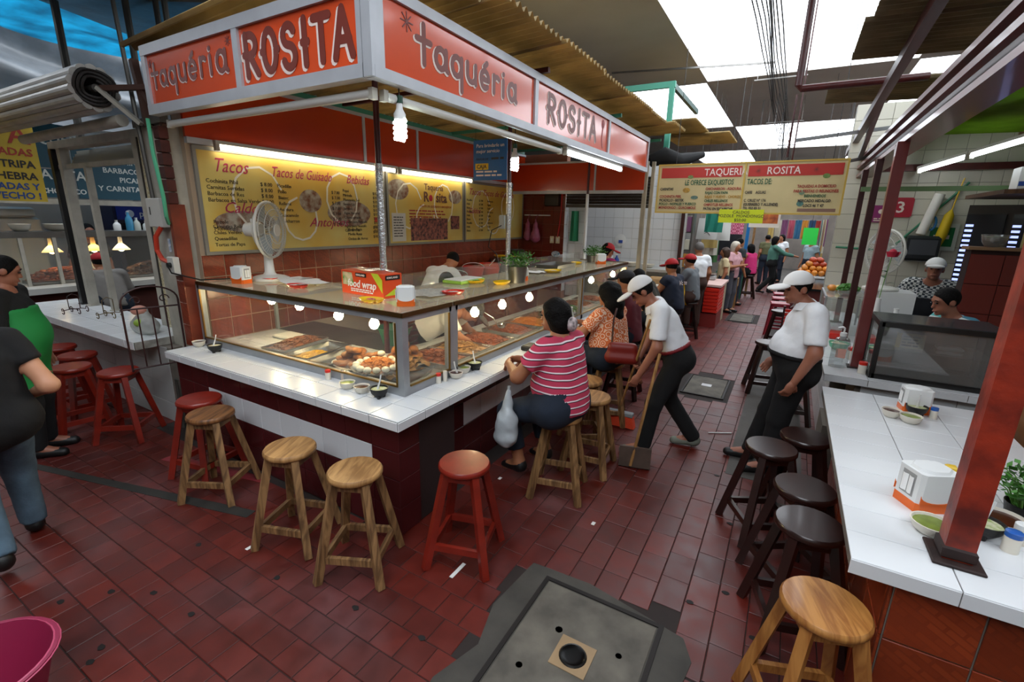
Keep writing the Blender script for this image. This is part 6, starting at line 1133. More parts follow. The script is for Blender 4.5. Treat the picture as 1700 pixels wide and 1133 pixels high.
# tarps and roof poles
BLUE = M('tarp_blue', '126f93', .45, noise=(2, .3), col2='0c3a52', bump=(7, .4)); thin(BLUE, .5); BLUED = thin(M('tarp_dark_blue', '123040', .5, noise=(5, .4), bump=(9, .5)), .3); GREYT = thin(M('tarp_grey', '8a8f94', .35, noise=(3, .35), bump=(5, .8)), .25)
tag(MB().grid(lambda a, b: (-13+4.1*a, 1.0+4.4*b, 4.68+.07*math.sin(a*14+b*3)*math.sin(b*6)), 30, 16).build('blue_tarp', BLUE, smooth=True), 'bright blue tarpaulin stretched below the roof', 'tarp'); tag(MB().grid(lambda a, b: (-7.9+4.25*a, 1.0+3.6*b-.6*a, 4.35-.27*a+.07*math.sin(a*9+b*5)-.1*b), 26, 16).build('blue_tarp', BLUED, smooth=True), 'dark blue mesh tarpaulin above the stall sign', 'tarp')
tag(MB().grid(lambda a, b: (-9.2+.14*math.sin(b*11+a*7)+.1*math.sin(a*19)+.5*(1-b)*a, 1.2+5.6*a, 3.2+1.3*b-.25*math.sin(PI*a)*b+.06*math.sin(a*13)), 70, 22).build('grey_tarp', GREYT, smooth=True), 'creased silver grey tarpaulin hung behind the stall', 'tarp')
for (a, b, r, lab) in (((-7.35, 2.55, 2.8), (-7.35, 2.55, 4.25), .04, 'thick grey roof pole behind the rolled shutter'), ((-5.65, 2.5, 2.8), (-5.68, 2.5, 4.1), .03, 'blue grey roof pole beside the sign end'), ((-4.98, 2.5, 2.8), (-5.0, 2.5, 4.1), .025, 'rusty roof pole behind the sign end'), ((-5.33, 2.6, 2.8), (-5.35, 2.6, 4.1), .025, 'slim roof pole between the two roof poles'), ((-9.0, 2.2, 4.5), (-4.2, 3.6, 4.05), .045, 'dark slanted roof pole carrying the blue tarps'), ((-9, 1.5, 4.25), (-6.5, 1.9, 4.2), .05, 'dark roof pole at the grey tarp top')): tag(MB().cyl(a, b, r, n=8).build('roof_pole', GREYP, smooth=True), lab, 'pole')
# ---- background taco stand
BX = -9.05
t = T('taco_stand', 'background taco stand counter with meat case and heat lamps', 'stall', (0, 0, 0)); MB().box(BX-.5, BX+.35, 1.0, 4.8, .9, .98).build('counter_top', M('stand_white', 'c6c6c0', .3), t); MB().box(BX-.4, BX+.1, 1.0, 4.8, 0, .9).build('counter_base', M('stand_base', '5a2a22', .6), t); MB().box(BX-.5, BX+.02, 1.0, 4.8, 1.64, 1.72).build('case_top', STEELD, t); MB().box(BX-.005, BX+.005, 1.0, 4.8, 1.0, 1.64).build('case_glass', GLS, t)
for y in (1.3, 2.25, 2.6, 4.4): MB().box(BX-.02, BX+.02, y-.02, y+.02, .98, 1.64).build('case_post', OLDW, t)
MB().box(BX-.5, BX-.05, 2.3, 3.2, .98, 1.02).build('meat_tray', STEELD, t); MB().box(BX-.5, BX-.05, 3.4, 4.5, .98, 1.02).build('meat_tray', STEELD, t)
heap_obj('meat_heap', 'heap of red roast meat under the heat lamps', 'food', (BX-.27, 2.75, 1.03), 1.57, M('roast_meat', 'b0502c', .4, noise=(14, .5), vary=.3, island=True), .42, .2, .16, 260, .035); heap_obj('meat_heap', 'dark heap of stewed meat behind the customer', 'food', (BX-.27, 3.95, 1.03), 1.57, M('dark_meat', '5a2f18', .4, noise=(14, .5), vary=.3, island=True), .45, .2, .18, 260, .04)
for i, (y, m) in enumerate(((2.63, 'fff0c8'), (3.12, 'ffe0a0'), (3.47, 'ffffff'))):
    q = T('heat_lamp', ('cream shaded heat lamp over the red meat', 'amber shaded heat lamp behind the red cap', 'white glowing lamp over the dark meat')[i], 'lamp', (BX-.25, y, 1.42)); MB().lathe([(.12, 0), (.07, .06), (.03, .1), (.025, .2)], n=18, cap=False).build('shade', thin(M('shade_'+m, m, .5), .6), q, smooth=True); MB().ball((0, 0, .02), .045, n=10, m=8).build('bulb', lamp_mat('heat_bulb', 'ffdca0', 30), q, smooth=True)
for i, (y, s) in enumerate(((2.35, .12), (2.75, .16))): bowl((BX-.25, y, 1.721), ('small pale bowl on the stand shelf', 'big pale bowl on the stand shelf')[i], CREAM, CERW, s, .1)
for i, (y, m, lab, h) in enumerate(((3.45, WHITE, 'white jar on the stand shelf', .16), (3.62, M('bottle_blue', '3a8ab0', .3), 'blue bottle on the stand shelf', .3), (3.72, BCLR, 'clear bottle on the stand shelf', .2), (3.85, WHITE, 'short white tub on the stand shelf', .15))): bottle((BX-.2, y, 1.721), lab, m, h, .05)
wb = MB().box(-11.6, -11.45, -1, 7, 0, 3.4).build('wall_stand', M('stand_wall', '8f8a84', .8), kind='structure')
t = T('stand_sign', 'dark teal fascia board with white taco lettering', 'sign', (-9.6, 0, 0)); TEAL = M('sign_teal', '0f4a5c', .5)
MB().box(-.03, 0, 1.6, 3.15, 2.62, 3.3).build('board', TEAL, t); MB().box(-.03, 0, 3.18, 5.2, 2.2, 2.95).build('board', TEAL, t); MB().box(-.03, 0, 2.2, 3.15, 2.2, 2.6).build('board', TEAL, t); MB().box(-.02, .03, 1.6, 5.2, 2.1, 2.18).build('white_trim', OLDW, t)
TXW = M('ink_pale', 'd5dcd8', .5)
for s, y, z, sz in (('TAQUERIA', 2.62, 2.97, .2), ('“MARGARITA”', 2.26, 2.62, .19), ('EL SABOR HECHO TACO', 2.25, 2.42, .1)): text('lettering', s, sz, TXW, t, (.002, y-.1, z-.16 if sz < .2 else z), (0, 1, 0), (0, 0, 1), bold=.003)
for i, s in enumerate(('COCHINITA PIBIL', 'BARBACOA DE RES', 'PICADILLO', 'Y CARNITAS POR KILO')): text('lettering', s, .11, TXW, t, (.002, 4.0, 2.75-i*.14), (0, 1, 0), (0, 0, 1), align='CENTER', bold=.002)
t = T('painted_sign', 'yellow hand painted sign with red and blue lettering', 'sign', (-8.35, 0, 2.12)); MB().box(-.02, 0, .8, 2.43, 0, .98).build('board', M('sign_yellow', 'd8b838', .5, noise=(4, .2)), t)
for s, z, sz, m in (('ITA', .68, .3, M('paint_red', 'b03a2a', .5)), ('PREPARADAS', .54, .12, M('paint_red', 'b03a2a', .5)), ('HUEVO, TRIPA', .4, .12, INK), ('QUESO DE HEBRA', .26, .12, INK), ('EMPANADAS Y', .14, .11, M('paint_blue', '2a4a8a', .5)), ('PROVECHO !', .03, .11, M('paint_blue', '2a4a8a', .5))): text('lettering', s, sz, m, t, (.003, 2.38, z), (0, 1, 0), (0, 0, 1), align='RIGHT', bold=.003)
t = T('blue_fridge', 'dark blue drinks fridge at the back of the stand', 'fridge', (-11.1, 4.5, 0)); MB().box(-.3, .3, -.5, .6, 0, 2.15).build('cabinet', M('fridge_navy', '0d1638', .35), t); MB().box(.3, .32, -.42, .5, .2, 1.8).build('door', M('fridge_glass', '0a0d18', .1), t); MB().box(.3, .32, -.45, .55, 1.86, 2.1).build('header', M('fridge_head', '1a2f8a', .3), t); text('lettering', 'pepsi', .16, TXW, t, (.325, -.1, 1.92), (0, 1, 0), (0, 0, 1)); MB().prism([(.325, -.25+.07*math.cos(a), 1.97+.07*math.sin(a)) for a in np.linspace(0, 2*PI, 15)[:-1]], (.002, 0, 0)).build('round_logo', M('logo_white', 'c8d0e0', .4), t)
bucket((-11.1, 4.35, 2.15), 'white tub on top of the blue fridge', CERW, .14, .2, False); bucket((-11.1, 4.8, 2.15), 'red basin on top of the blue fridge', REDPL, .2, .14, False)
t = T('press_machine', 'grey steel machine behind the meat case', 'machine', (-10.2, 2.45, 0)); MB().rbox(-.25, .25, -.35, .3, .9, 1.9, .03).build('housing', M('machine_grey', '9a9c98', .4), t); MB().rbox(.0, .3, -.3, .25, 1.9, 2.05, .03).build('hood', M('machine_grey', '9a9c98', .4), t); MB().box(-.25, .25, -.35, .3, 0, .9).build('stand', STEELD, t)
# stools in the left lane
for (px, py, lab) in ((116, 608, 'red painted stool in front of the neighbour counter'), (196, 615, 'red painted stool beside the scroll gate'), (128, 588, 'red painted stool behind the first neighbour stool'), (95, 575, 'red painted stool nearly hidden by the green apron')): stool('red', seatpos(px, py), .3+px*.01, lab)
stool('red', (-8.15, 2.82, 0), .2, 'red stool under the customer in red cap')
# pink tub at the frame edge
t = T('pink_tub', 'round pink plastic tub on the red floor', 'tub', (-2.52, .2, 0)); MB().lathe([(.001, 0), (.16, 0), (.235, .28), (.255, .285), (.255, .3), (.235, .3), (.155, .02), (.001, .015)], n=32).build('tub', M('tub_pink', '8a1f42', .4), t, smooth=True, ang=1); MB().lathe([(.236, .286), (.26, .293), (.236, .302)], n=32, cap=False).build('rim', M('tub_rim', 'b84a6a', .4), t, smooth=True)
# ------------------------------------------------------------------ hanging menu over the aisle
t = T('hanging_menu', 'cream hanging menu board with red header across the aisle', 'sign', (0, 7.4, 2.19)); CRM = M('board_cream', 'd3c28e', .5, noise=(3, .1)); HRED = M('header_red', 'b82f24', .5)
for a, b in ((-1.82, -.69), (-.67, .46)): MB().box(a, b, 0, .02, 0, .64).build('board', CRM, t); MB().box(a+.03, b-.03, -.004, 0, .47, .61).build('red_header', HRED, t)
f = MB()
for a in ((-1.84, .48, -.02, .0), (-1.84, .48, .64, .66), (-1.84, -1.82, 0, .64), (.46, .48, 0, .64), (-.69, -.67, 0, .64)): f.box(a[0], a[1], -.01, .025, a[2], a[3])
f.build('frame', M('frame_yellow', 'c9a84a', .5), t)
GR = M('ink_green', '1f5a3a', .5); RD = M('ink_red', 'a5342c', .5); YL = M('ink_ochre', 'b8892a', .5)
def hm(s, x, z, sz, m, **k): text('lettering', s, sz, m, t, (x, -.006, z), (1, 0, 0), (0, 0, 1), bold=.0012, sx=.88 if sz > .12 else .6 if sz > .09 else .76, **k)
hm('TAQUERIA', -1.2, .495, .13, TEXTW); hm('ROSITA', -.42, .495, .13, TEXTW); hm('LE OFRECE EXQUISITOS', -1.45, .37, .1, GR); hm('TACOS DE:', -.64, .37, .1, GR)
for x in (-.52, .14): star(t, (x, -.005, .54), (1, 0, 0), (0, 0, 1), .03)
for i, (s, m) in enumerate((('CARNITAS', INK), ('', INK), ('COCHINITA PIBIL', RD), ('PICADILLO - BISTEK', INK), ('POLLO - NOPALES Y PUERCO', GR), ('MONDONGO - GUACAMOLE', RD))):
    if s: hm(s, -1.79, .3-i*.052, .052, m)
for i, (s, m) in enumerate((('CHICHARRON - ASADURA', RD), ('RAJAS CON PAPA', GR), ('RAJAS Y HUEVO - CHORIZO', YL), ('CHILES RELLENOS', GR), ('CHIPOTLES RELLENOS', RD), ('PATAS EN ESCABECHE', INK))): hm(s, -1.16, .3-i*.054, .05, m)
for i, (s, m) in enumerate((('', INK), ('CAFE    AGUAS', INK), ('', INK), ('C. CRUZ Nº 176', INK), ('(GUERRERO Y ALLENDE)', INK), ('TEL 932 83 31', INK))):
    if s: hm(s, -.65, .3-i*.052, .05, m)
for i, (s, m) in enumerate((('TAQUIZAS A DOMICILIO', RD), ('PARA FIESTAS O REUNIONES', RD), ('BIENVENIDOS', GR), ('MERCADO HIDALGO', INK), ('LOCS 46 Y 47', INK))): hm(s, .17, .32-i*.06, .05, m, align='CENTER')
for x, z, w, h, m in ((-1.42, .3, .1, .07, 'c89a3a'), (-1.3, .2, .1, .05, '6b8a7a'), (-1.38, .48, .08, .05, '8aa05a'), (.02, .26, .07, .06, '8fb08a'), (.02, .12, .08, .07, '5a8a80'), (.26, .46, .08, .06, '7a9a4a')): MB().prism([(x+w*.5*math.cos(a), -.003, z+h*.5*math.sin(a)) for a in np.linspace(0, 2*PI, 13)[:-1]], (0, -.002, 0)).build('food_drawing', M('drawing_'+m, m, .5, noise=(30, .5)), t)
MB().box(.0, .42, -.005, -.002, .02, .06).build('painted_bar', M('bar_brown', '8a6a5a', .5), t)
for x in (-1.6, .3): MB().cyl((x, 0.01, .66), (x, .01, 2.8), .004, n=6).build('hanger', BLACK, t)
t = T('price_card', 'neon yellow card with soup prices under the hanging menu', 'card', (0, 7.37, 2.05)); MB().box(-.94, -.38, 0, .004, 0, .18).build('card', M('neon_yellow', 'd2e01a', .5), t)
for s, z in (('CALDOS', .125), ('POZOLE  MONDONGO', .075), ('$50.00', .02)): text('lettering', s, .055, INK, t, (-.66, -.002, z), (1, 0, 0), (0, 0, 1), align='CENTER')
# ------------------------------------------------------------------ next stall on the left: kitchen, shutter, counter
BEIGE = M('beige_post', 'a59a86', .5, noise=(6, .2))
for (x, y, r, lab) in ((-2.13, 7.8, .03, 'beige steel post at the end of the orange sign'), (-2.04, 7.88, .025, 'second beige post beside the first')): q = T('steel_post', lab, 'post', (x, y, 0)); MB().box(-r, r, -r, r, 0, 2.95).build('post', BEIGE, q); MB().box(-r*1.8, r*1.8, -r*1.8, r*1.8, 0, .015).build('foot', BEIGE, q)
wk = MB().box(-5.0, -1.8, 9.6, 9.75, 0, 3.1).build('wall_kitchen', M('wall_grout', '8f8d85', .8), kind='structure'); tiles(wk, (-4.4, 9.6, .9), (1, 0, 0), (0, 0, 1), .2, .2, 13, 11, WTILE, .004, .008)
wk2 = MB().box(-3.72, -3.4, 8.5, 8.62, 0, 2.4).build('wall_kitchen_stub', M('wall_grout', '8f8d85', .8), kind='structure'); tiles(wk2, (-3.72, 8.5, .6), (1, 0, 0), (0, 0, 1), .16, .2, 2, 9, WTILE, .004, .008)
tag(MB().box(-1.86, -1.8, 9.5, 9.56, 0, 2.9).build('dark_post', DPOST), 'dark slim post at the white kitchen wall corner', 'post')
t = T('roller_shutter', 'half open dark metal shutter above the kitchen', 'shutter', (-3.7, 8.32, 2.32))
for k in range(9): MB().prism([(0, 0, k*.05), (0, -.018, k*.05+.025), (0, 0, k*.05+.049), (0, .01, k*.05+.025)], (1.55, 0, 0)).build('slat', M('shutter_dark', '4a4640', .45, metal=.5, noise=(5, .3)), t)
MB().box(0, 1.55, -.02, .03, -.06, -.005).build('bottom_bar', M('shutter_dark', '4a4640', .45), t)
t = T('kitchen_bench', 'steel kitchen bench against the white tiles', 'bench', (-2.75, 9.3, 0)); MB().box(-1.0, .85, -.25, .28, 1.12, 1.17).build('top', M('bench_pale', 'b0b0aa', .4), t); [MB().box(x, x+.04, -.22, .28, 0, 1.12).build('side_panel', STEELD, t) for x in (-1.0, -.1, .81)]; MB().box(-.96, .81, -.2, .28, .3, .33).build('lower_shelf', STEELD, t)
bottle((-2.95, 9.2, 1.17), 'blue detergent bottle on the kitchen bench', M('bottle_blue2', '2a4a9a', .4), .22, .05); bucket((-3.2, 9.3, 1.17), 'white plastic pail on the kitchen bench', WHITE, .13, .18, False); bowl((-2.65, 9.25, 1.17), 'white enamel bowl on the kitchen bench', CREAM, CERW, .17, .09); bowl((-2.35, 9.3, 1.17), 'second white bowl on the kitchen bench', CREAM, CERW, .13, .07)
t = T('wall_clock', 'round white dial with blue centre on kitchen tiles', 'clock', (-3.02, 9.58, 1.66)); MB().lathe([(.001, 0), (.11, 0), (.12, .015), (.1, .02), (.001, .02)], n=24).xf(Matrix.Rotation(PI/2, 4, 'X')).build('dial', WHITE, t, smooth=True); MB().box(-.03, .05, -.03, -.02, -.06, .0).build('blue_patch', M('label_blue', '2a4a9a', .4), t)
tag(MB().grid(lambda a, b: (.14*(a-.5)*(1+.4*b), .03*math.sin(a*9+b), -.55*b), 8, 6).build('green_cloth', M('cloth_green', '2f8a62', .8), loc=(-3.56, 8.42, 2.2), smooth=True), 'green cloth hanging by the shutter track', 'cloth')
t = T('aisle_counter', 'white tiled counter of the second stall along the aisle', 'counter'); top = MB().box(-2.5, -1.72, 7.95, 9.4, .84, .9).build('slab', GROUT, t); tiles(top, (-2.5, 7.94, .9), (1, 0, 0), (0, 1, 0), .26, .24, 3, 6, WTILE, .004, .008); bs = MB().box(-2.45, -1.85, 8.0, 9.4, 0, .84).build('base', GROUT, t); tiles(bs, (-2.45, 8.0, 0), (1, 0, 0), (0, 0, 1), .2, .21, 3, 4, WTILE, .004, .008); tiles(bs, (-1.85, 8.0, 0), (0, 1, 0), (0, 0, 1), .2, .21, 7, 4, WTILE, .004, .008)
tag(MB().rbox(-.2, .2, -.12, .12, 0, .14, .03).build('bread_box', M('carton_tan', 'b08a5a', .6), loc=(-2.0, 8.9, .908)), 'tan cardboard box on the second stall counter', 'box'); bottle((-2.2, 8.5, .908), 'clear sugar jar on the second stall counter', BCLR, .2, .05); bowl((-1.9, 8.4, .908), 'white soup bowl before the camouflage shirt', CREAM, CERW, .1, .06)
t = T('green_gallows', 'green painted steel bracket under the roof', 'bracket', (-2.0, 8.4, 2.8)); MB().box(-.04, .04, -.04, .04, 0, 1.4).build('post', GRN, t); MB().bar((-.9, 0, 1.36), (.05, 0, 1.36), .07, .09).build('arm', GRN, t); MB().bar((0, 0, 1.36), (.15, 1.4, 1.2), .06, .08).build('arm', M('frame_grey_green', '4a5f5a', .5), t)
for i, (x, y, z) in enumerate(((-2.9, 9.0, 3.75), (-2.5, 10.2, 3.7))): tag(corr(MB(), (0, 0, 0), (0, 1, 0), (1, 0, 0), 1.4, 1.2, 18, .02).build('roof_sheet', CORR, smooth=True, loc=(x, y, z)), ('brown corrugated sheet beside the green bracket', 'brown corrugated sheet further along the aisle roof')[i], 'roof sheet')
# rolled black cloth on the stall roof
tag(MB().tube([(-2.2, 8.2, 3.0), (-2.0, 8.3, 3.08), (-1.8, 8.5, 3.02), (-1.5, 8.9, 3.15)], [.1, .14, .12, .05], 10).build('black_bundle', BLACKC, smooth=True), 'rolled black plastic bundle behind the hanging menu', 'bundle')
# ------------------------------------------------------------------ shops down the aisle
rr = random.Random(11); PAL = ['b8a060', 'a03a30', '3a6a8a', 'c9c4b0', '4a7a4a', 'c98a3a', '7a4a6a', 'd5d0c4', '2f4a6a', 'b85a6a']
PM = [M('pack_'+c, c, .5) for c in PAL]
def side_wall(nm, x0, x1, y0, y1, h, col): return MB().box(x0, x1, y0, y1, 0, h).build(nm, M('shop_'+col, col, .8, noise=(2, .3)), kind='structure')
side_wall('wall_shops_left', -3.6, -3.5, 9.75, 26, 3.2, '8a827a'); side_wall('wall_shops_right', 2.4, 2.5, 8.4, 26, 3.2, '8a827a'); side_wall('wall_aisle_end', -3.5, 2.4, 26, 26.2, 3.4, '8a827a')
for i, (y, col) in enumerate(((9.9, '8a827a'), (12.6, '8a827a'), (15.8, '8a827a'), (19.5, '8a827a'))): MB().box(-3.5, -2.0, y, y+.08, 0, 2.8).build('wall_divider_%d' % (i+1), M('shop_'+col, col, .8), kind='structure')
for i, (y, col) in enumerate(((11.0, '8a827a'), (14.9, '8a827a'), (19.0, '8a827a'))): MB().box(.75, 2.4, y, y+.08, 0, 2.8).build('wall_divider_r%d' % (i+1), M('shop_'+col, col, .8), kind='structure')
t = T('goods_rack', 'tall rack of hanging packets beside the white kitchen wall', 'rack', (-2.1, 10.25, 0))
for z in (.8, 1.15, 1.5, 1.85, 2.2): MB().box(-.45, .35, -.12, .12, z-.02, z).build('shelf', STEELD, t)
for x in (-.45, .35): MB().box(x-.015, x+.015, -.12, .12, 0, 2.4).build('upright', STEELD, t)
n = 0
for z in (.8, 1.15, 1.5, 1.85):
    for k in range(5):
        w = .06+.05*rr.random(); tag(MB().rbox(-w/2, w/2, -.05, .05, 0, .16+.14*rr.random(), .008).build('packet', rr.choice(PM), loc=(-2.44+k*.155, 10.19, z+.001)), 'small packet standing on the tall goods rack', 'packet', 'packets on the goods rack')
def tote(x, y, z, lab, mat, w=.38, h=.42, bird=False):
    q = T('tote_bag', lab, 'bag', (x, y, z)); MB().grid(lambda a, b: (w*(a-.5)*(1-.12*b), -.05*math.sin(PI*a)*math.sin(PI*min(1, b+.2)), h*b), 8, 6).build('front', mat, q, smooth=True); MB().grid(lambda a, b: (w*(a-.5)*(1-.12*b), .05*math.sin(PI*a), h*b), 8, 6).build('back', mat, q, smooth=True); MB().tube([(-.09, 0, h), (-.07, 0, h+.16), (0, 0, h+.22), (.07, 0, h+.16), (.09, 0, h)], .008, 5).build('handle', mat, q, smooth=True)
    if bird: f = MB(); strokes(f, [[(-.07, .2), (0, .17), (.07, .25)], [(0, .17), (.06, .1)], [(-.06, .14), (0, .17)]], .012, (0, -.056, 0), (1, 0, 0), (0, 0, 1), .002); f.build('bird_print', INK, q)
TOT = M('tote_white', 'cfcfca', .7); tote(-1.72, 12.0, 1.66, 'white tote bag with a bird print hanging in the aisle', TOT, .5, .48, True); tote(-1.38, 12.0, 1.65, 'plain white tote bag hanging beside the printed one', TOT, .3, .5); tote(-2.2, 12.0, 1.64, 'pale grey tote bag behind the printed one', M('tote_grey', '9a9a98', .7), .35, .5)
def cloth(x, y, z, w, h, mat, lab, nm='hanging_cloth', cat='cloth', group=None):
    o = MB().grid(lambda a, b: (w*(a-.5), .03*math.sin(a*13+b*2), -h*b), 10, 6).build(nm, mat, loc=(x, y, z), smooth=True); return tag(o, lab, cat, group)
CHK = M('pink_check', 'c05a78', .8); nt, b_, L_, N_ = nodes(CHK); tc = N_('TexCoord'); ck = N_('TexChecker', i_Scale=24.0); ck.inputs['Color1'].default_value = lin('d88aa0'); ck.inputs['Color2'].default_value = lin('b04a6a'); L_(tc.outputs['Object'], ck.inputs['Vector']); L_(ck.outputs['Color'], b_.inputs['Base Color'])
cloth(-1.22, 13, 2.08, .32, .3, CHK, 'pink checked towel hanging in the aisle'); cloth(-1.6, 12.9, 2.3, .4, .5, M('cloth_teal', '1f6a68', .8), 'teal cloth hanging beside the pink towel'); cloth(-1.45, 10.8, 2.25, .35, .4, M('cloth_green2', '1f7a68', .8), 'green cloth hanging above the tote bags'); cloth(-1.5, 14.0, 2.2, .7, 1.0, M('cloth_dark', '1c1a22', .8), 'dark cloth hanging behind the pink towel')
tag(MB().box(-1.14, -1.06, 15, 15.1, 0, 2.2).build('blue_board', M('board_blue', '1f7ac0', .5)), 'narrow bright blue board standing by the aisle', 'board'); tag(MB().box(-.98, -.92, 15.2, 15.26, 0, 2.3).build('tan_pole', W_TAN), 'tan wooden pole beside the blue board', 'pole')
t = T('food_poster', 'orange and white food poster hanging over the aisle', 'poster', (-.68, 14, 1.95)); MB().box(-.35, .35, 0, .01, 0, .45).build('sheet', M('poster_white', 'd8cfc0', .6), t); [MB().cyl((x, .005, .45), (x, .005, 3.05), .003, n=5).build('string', BLACK, t) for x in (-.3, .3)]; MB().box(-.3, .3, -.003, 0, .1, .36).build('picture', M('poster_orange', 'd9782c', .5, noise=(7, .6), col2='8a3a1c'), t)
for k in range(9): cloth(-.45+.13*k, 13.2+.3*(k % 3), 2.62, .09, .22+.12*(k % 2), M('flag_orange', 'e0701c', .6), 'small orange paper flag strung over the aisle', 'paper_flag', 'flag', 'orange flags over the aisle')
for k in range(8): cloth(-.75+.22*k, 21+.4*(k % 2), 2.212, .2, .7, PM[(k*3) % 10], 'garment hanging at the far end of the aisle', 'hanging_garment', 'garment', 'garments at the aisle end')
for k in range(6): cloth(-2.6+.2*k, 16.2, 2.2, .18, .7, PM[(k*7+1) % 10], 'garment hanging in the left shop', 'hanging_garment', 'garment', 'garments in the left shop')
for k in range(5): cloth(.9+.2*k, 15.4, 2.3, .18, .6, PM[(k*3+2) % 10], 'garment hanging in the right shop', 'hanging_garment', 'garment', 'garments in the right shop')
def rail(a, b, lab, drop=None): q = T('hanging_rail', lab, 'rail', a); MB().cyl((0, 0, 0), Vector(b)-Vector(a), .008, n=6).build('rod', STEELD, q); [MB().cyl(e, e+Vector((0, 0, 5.0-a[2])), .004, n=5).build('wire', BLACK, q) for e in (Vector((0, 0, 0)), Vector(b)-Vector(a))]
rail((-.95, 21, 2.2), (1.0, 21, 2.2), 'thin rail for garments at the aisle end'); rail((-.95, 21.4, 2.2), (1.0, 21.4, 2.2), 'second thin rail for garments at the aisle end'); rail((-2.75, 16.2, 2.2), (-1.5, 16.2, 2.2), 'thin rail for garments in the left shop'); rail((.8, 15.4, 2.3), (1.9, 15.4, 2.3), 'thin rail for garments in the right shop'); rail((-2.4, 12.0, 2.36), (-1.2, 12.0, 2.36), 'thin rail carrying the tote bags')
for i, y in enumerate((13.2, 13.5, 13.8)): rail((-.6, y, 2.62), (.75, y, 2.62), ('first', 'second', 'third')[i]+' string of orange paper flags over the aisle')
rail((-1.9, 12.95, 2.3), (-1.0, 12.98, 2.08), 'slack line with teal and pink cloths'); rail((-1.7, 10.8, 2.25), (-1.2, 10.8, 2.25), 'thin rail for the green cloth'); rail((-1.9, 14, 2.2), (-1.1, 14, 2.2), 'thin rail for the dark cloth')
rail((-1.85, 13.3, 2.15), (-1.85, 15.7, 2.15), 'long garment rail along the left shops'); rail((-1.95, 16.4, 2.15), (-1.95, 19.4, 2.15), 'far garment rail along the left shops'); rail((.95, 16.0, 2.2), (.95, 18.9, 2.2), 'garment rail along the right shops')
for k in range(34):
    x, y = (-1.85, 13.45+.19*k) if k < 12 else (-1.95, 16.5+.25*(k-12)) if k < 24 else (.95, 16.1+.28*(k-24))
    o = cloth(x, y, 2.15 if k < 24 else 2.2, .42, .75+.2*(k % 3), PM[(k*7+k//3) % 10], 'garment on a rail beside the left shops' if k < 24 else 'garment on a rail beside the right shops', 'hanging_garment', 'garment', 'garments beside the left shops' if k < 24 else 'garments beside the right shops'); o.rotation_euler[2] = .5 if k < 24 else -.5
for j, (x, y0_, lab) in enumerate(((-2.75, 12.72, 'left'), (1.3, 11.12, 'right'))):
    q = T('shop_shelves', 'stocked shelf unit in the %s shop behind the %s' % (lab, ('tote bags', 'fruit stand')[j]), 'shelves', (x, y0_, 0)); [MB().box(-.45, .45, 0, .3, z, z+.025).build('shelf', W_TAN, q) for z in (.5, .95, 1.4, 1.85)]; [MB().box(s*.45-.02, s*.45+.02, 0, .3, 0, 2.2).build('upright', W_TAN, q) for s in (-1, 1)]
    for z in (.525, .975, 1.425, 1.875):
        for k in range(6): tag(MB().rbox(-.06, .06, -.08, .08, 0, .15+.15*rr.random(), .008).build('boxed_good', rr.choice(PM), loc=(x-.37+.147*k, y0_+.13, z+.001)), 'boxed article on the %s shop shelves' % lab, 'box', 'boxed goods in the %s shop' % lab)
# tables and crates along the left of the aisle
t = T('red_crate_stand', 'red plastic crates under a papered table top', 'crates', (-1.35, 10.55, 0)); MB().box(-.28, .3, -.6, .6, .82, .86).build('table_top', M('papered_top', 'c9a8a0', .6), t); MB().box(.0, .26, -.59, .19, .3, .8).build('crate', REDPL, t); [MB().box(.255, .275, -.6, .2, .31+.07*k, .355+.07*k).build('crate_slat', REDPL, t) for k in range(7)]; [MB().box(-.0, .26, -.605, -.59, .31+.07*k, .355+.07*k).build('crate_slat', REDPL, t) for k in range(7)]; MB().box(-.25, .0, -.6, .2, .3, .8).build('black_crate', BLACK, t); MB().box(-.25, .27, .22, .58, 0, .8).build('wood_side', M('side_cream', 'b3a58a', .6), t); MB().box(-.25, .27, -.58, .2, 0, .28).build('lower_crate', M('crate_red2', '7a1f1a', .5), t)
t = T('scale', 'grey kitchen scale on the papered table', 'scale', (-1.4, 10.85, .861)); MB().rbox(-.12, .12, -.1, .1, 0, .1, .02).build('body', M('scale_grey', 'b0b2b0', .4), t); MB().lathe([(.13, .12), (.14, .14), (.001, .13)], n=20).build('pan', STEEL, t, smooth=True); MB().cyl((0, 0, .1), (0, 0, .125), .03, n=10).build('neck', STEELD, t)
t = T('wooden_crate', 'slatted wooden crate standing in the aisle', 'crate', (-1.15, 12.7, 0)); 
for k in range(4): MB().box(-.12+k*.075, -.07+k*.075, -.15, -.135, .0, .55).build('slat', W_TAN, t); MB().box(-.12+k*.075, -.07+k*.075, .135, .15, .0, .55).build('slat', W_TAN, t)
MB().box(-.14, .17, -.16, .16, .55, .75).build('tray', M('crate_brown', '8a6a44', .7), t)
t = T('green_table', 'green metal table with goods in the aisle', 'table', (-1.3, 13.9, 0)); MB().box(-.3, .3, -.5, .5, .78, .82).build('top', M('table_green', '2f6a58', .5), t)
for sx in (-1, 1):
    for sy in (-1, 1): MB().box(sx*.27-.015, sx*.27+.015, sy*.46-.015, sy*.46+.015, 0, .78).build('leg', M('table_green', '2f6a58', .5), t)
tag(scatter_heap('table_goods', M('goods_mix', 'a89a6a', .5, vary=.5, island=True), None, .25, .4, .15, 90, .045, loc=(-1.3, 13.9, .822)), 'assorted goods on the green metal table', 'goods')
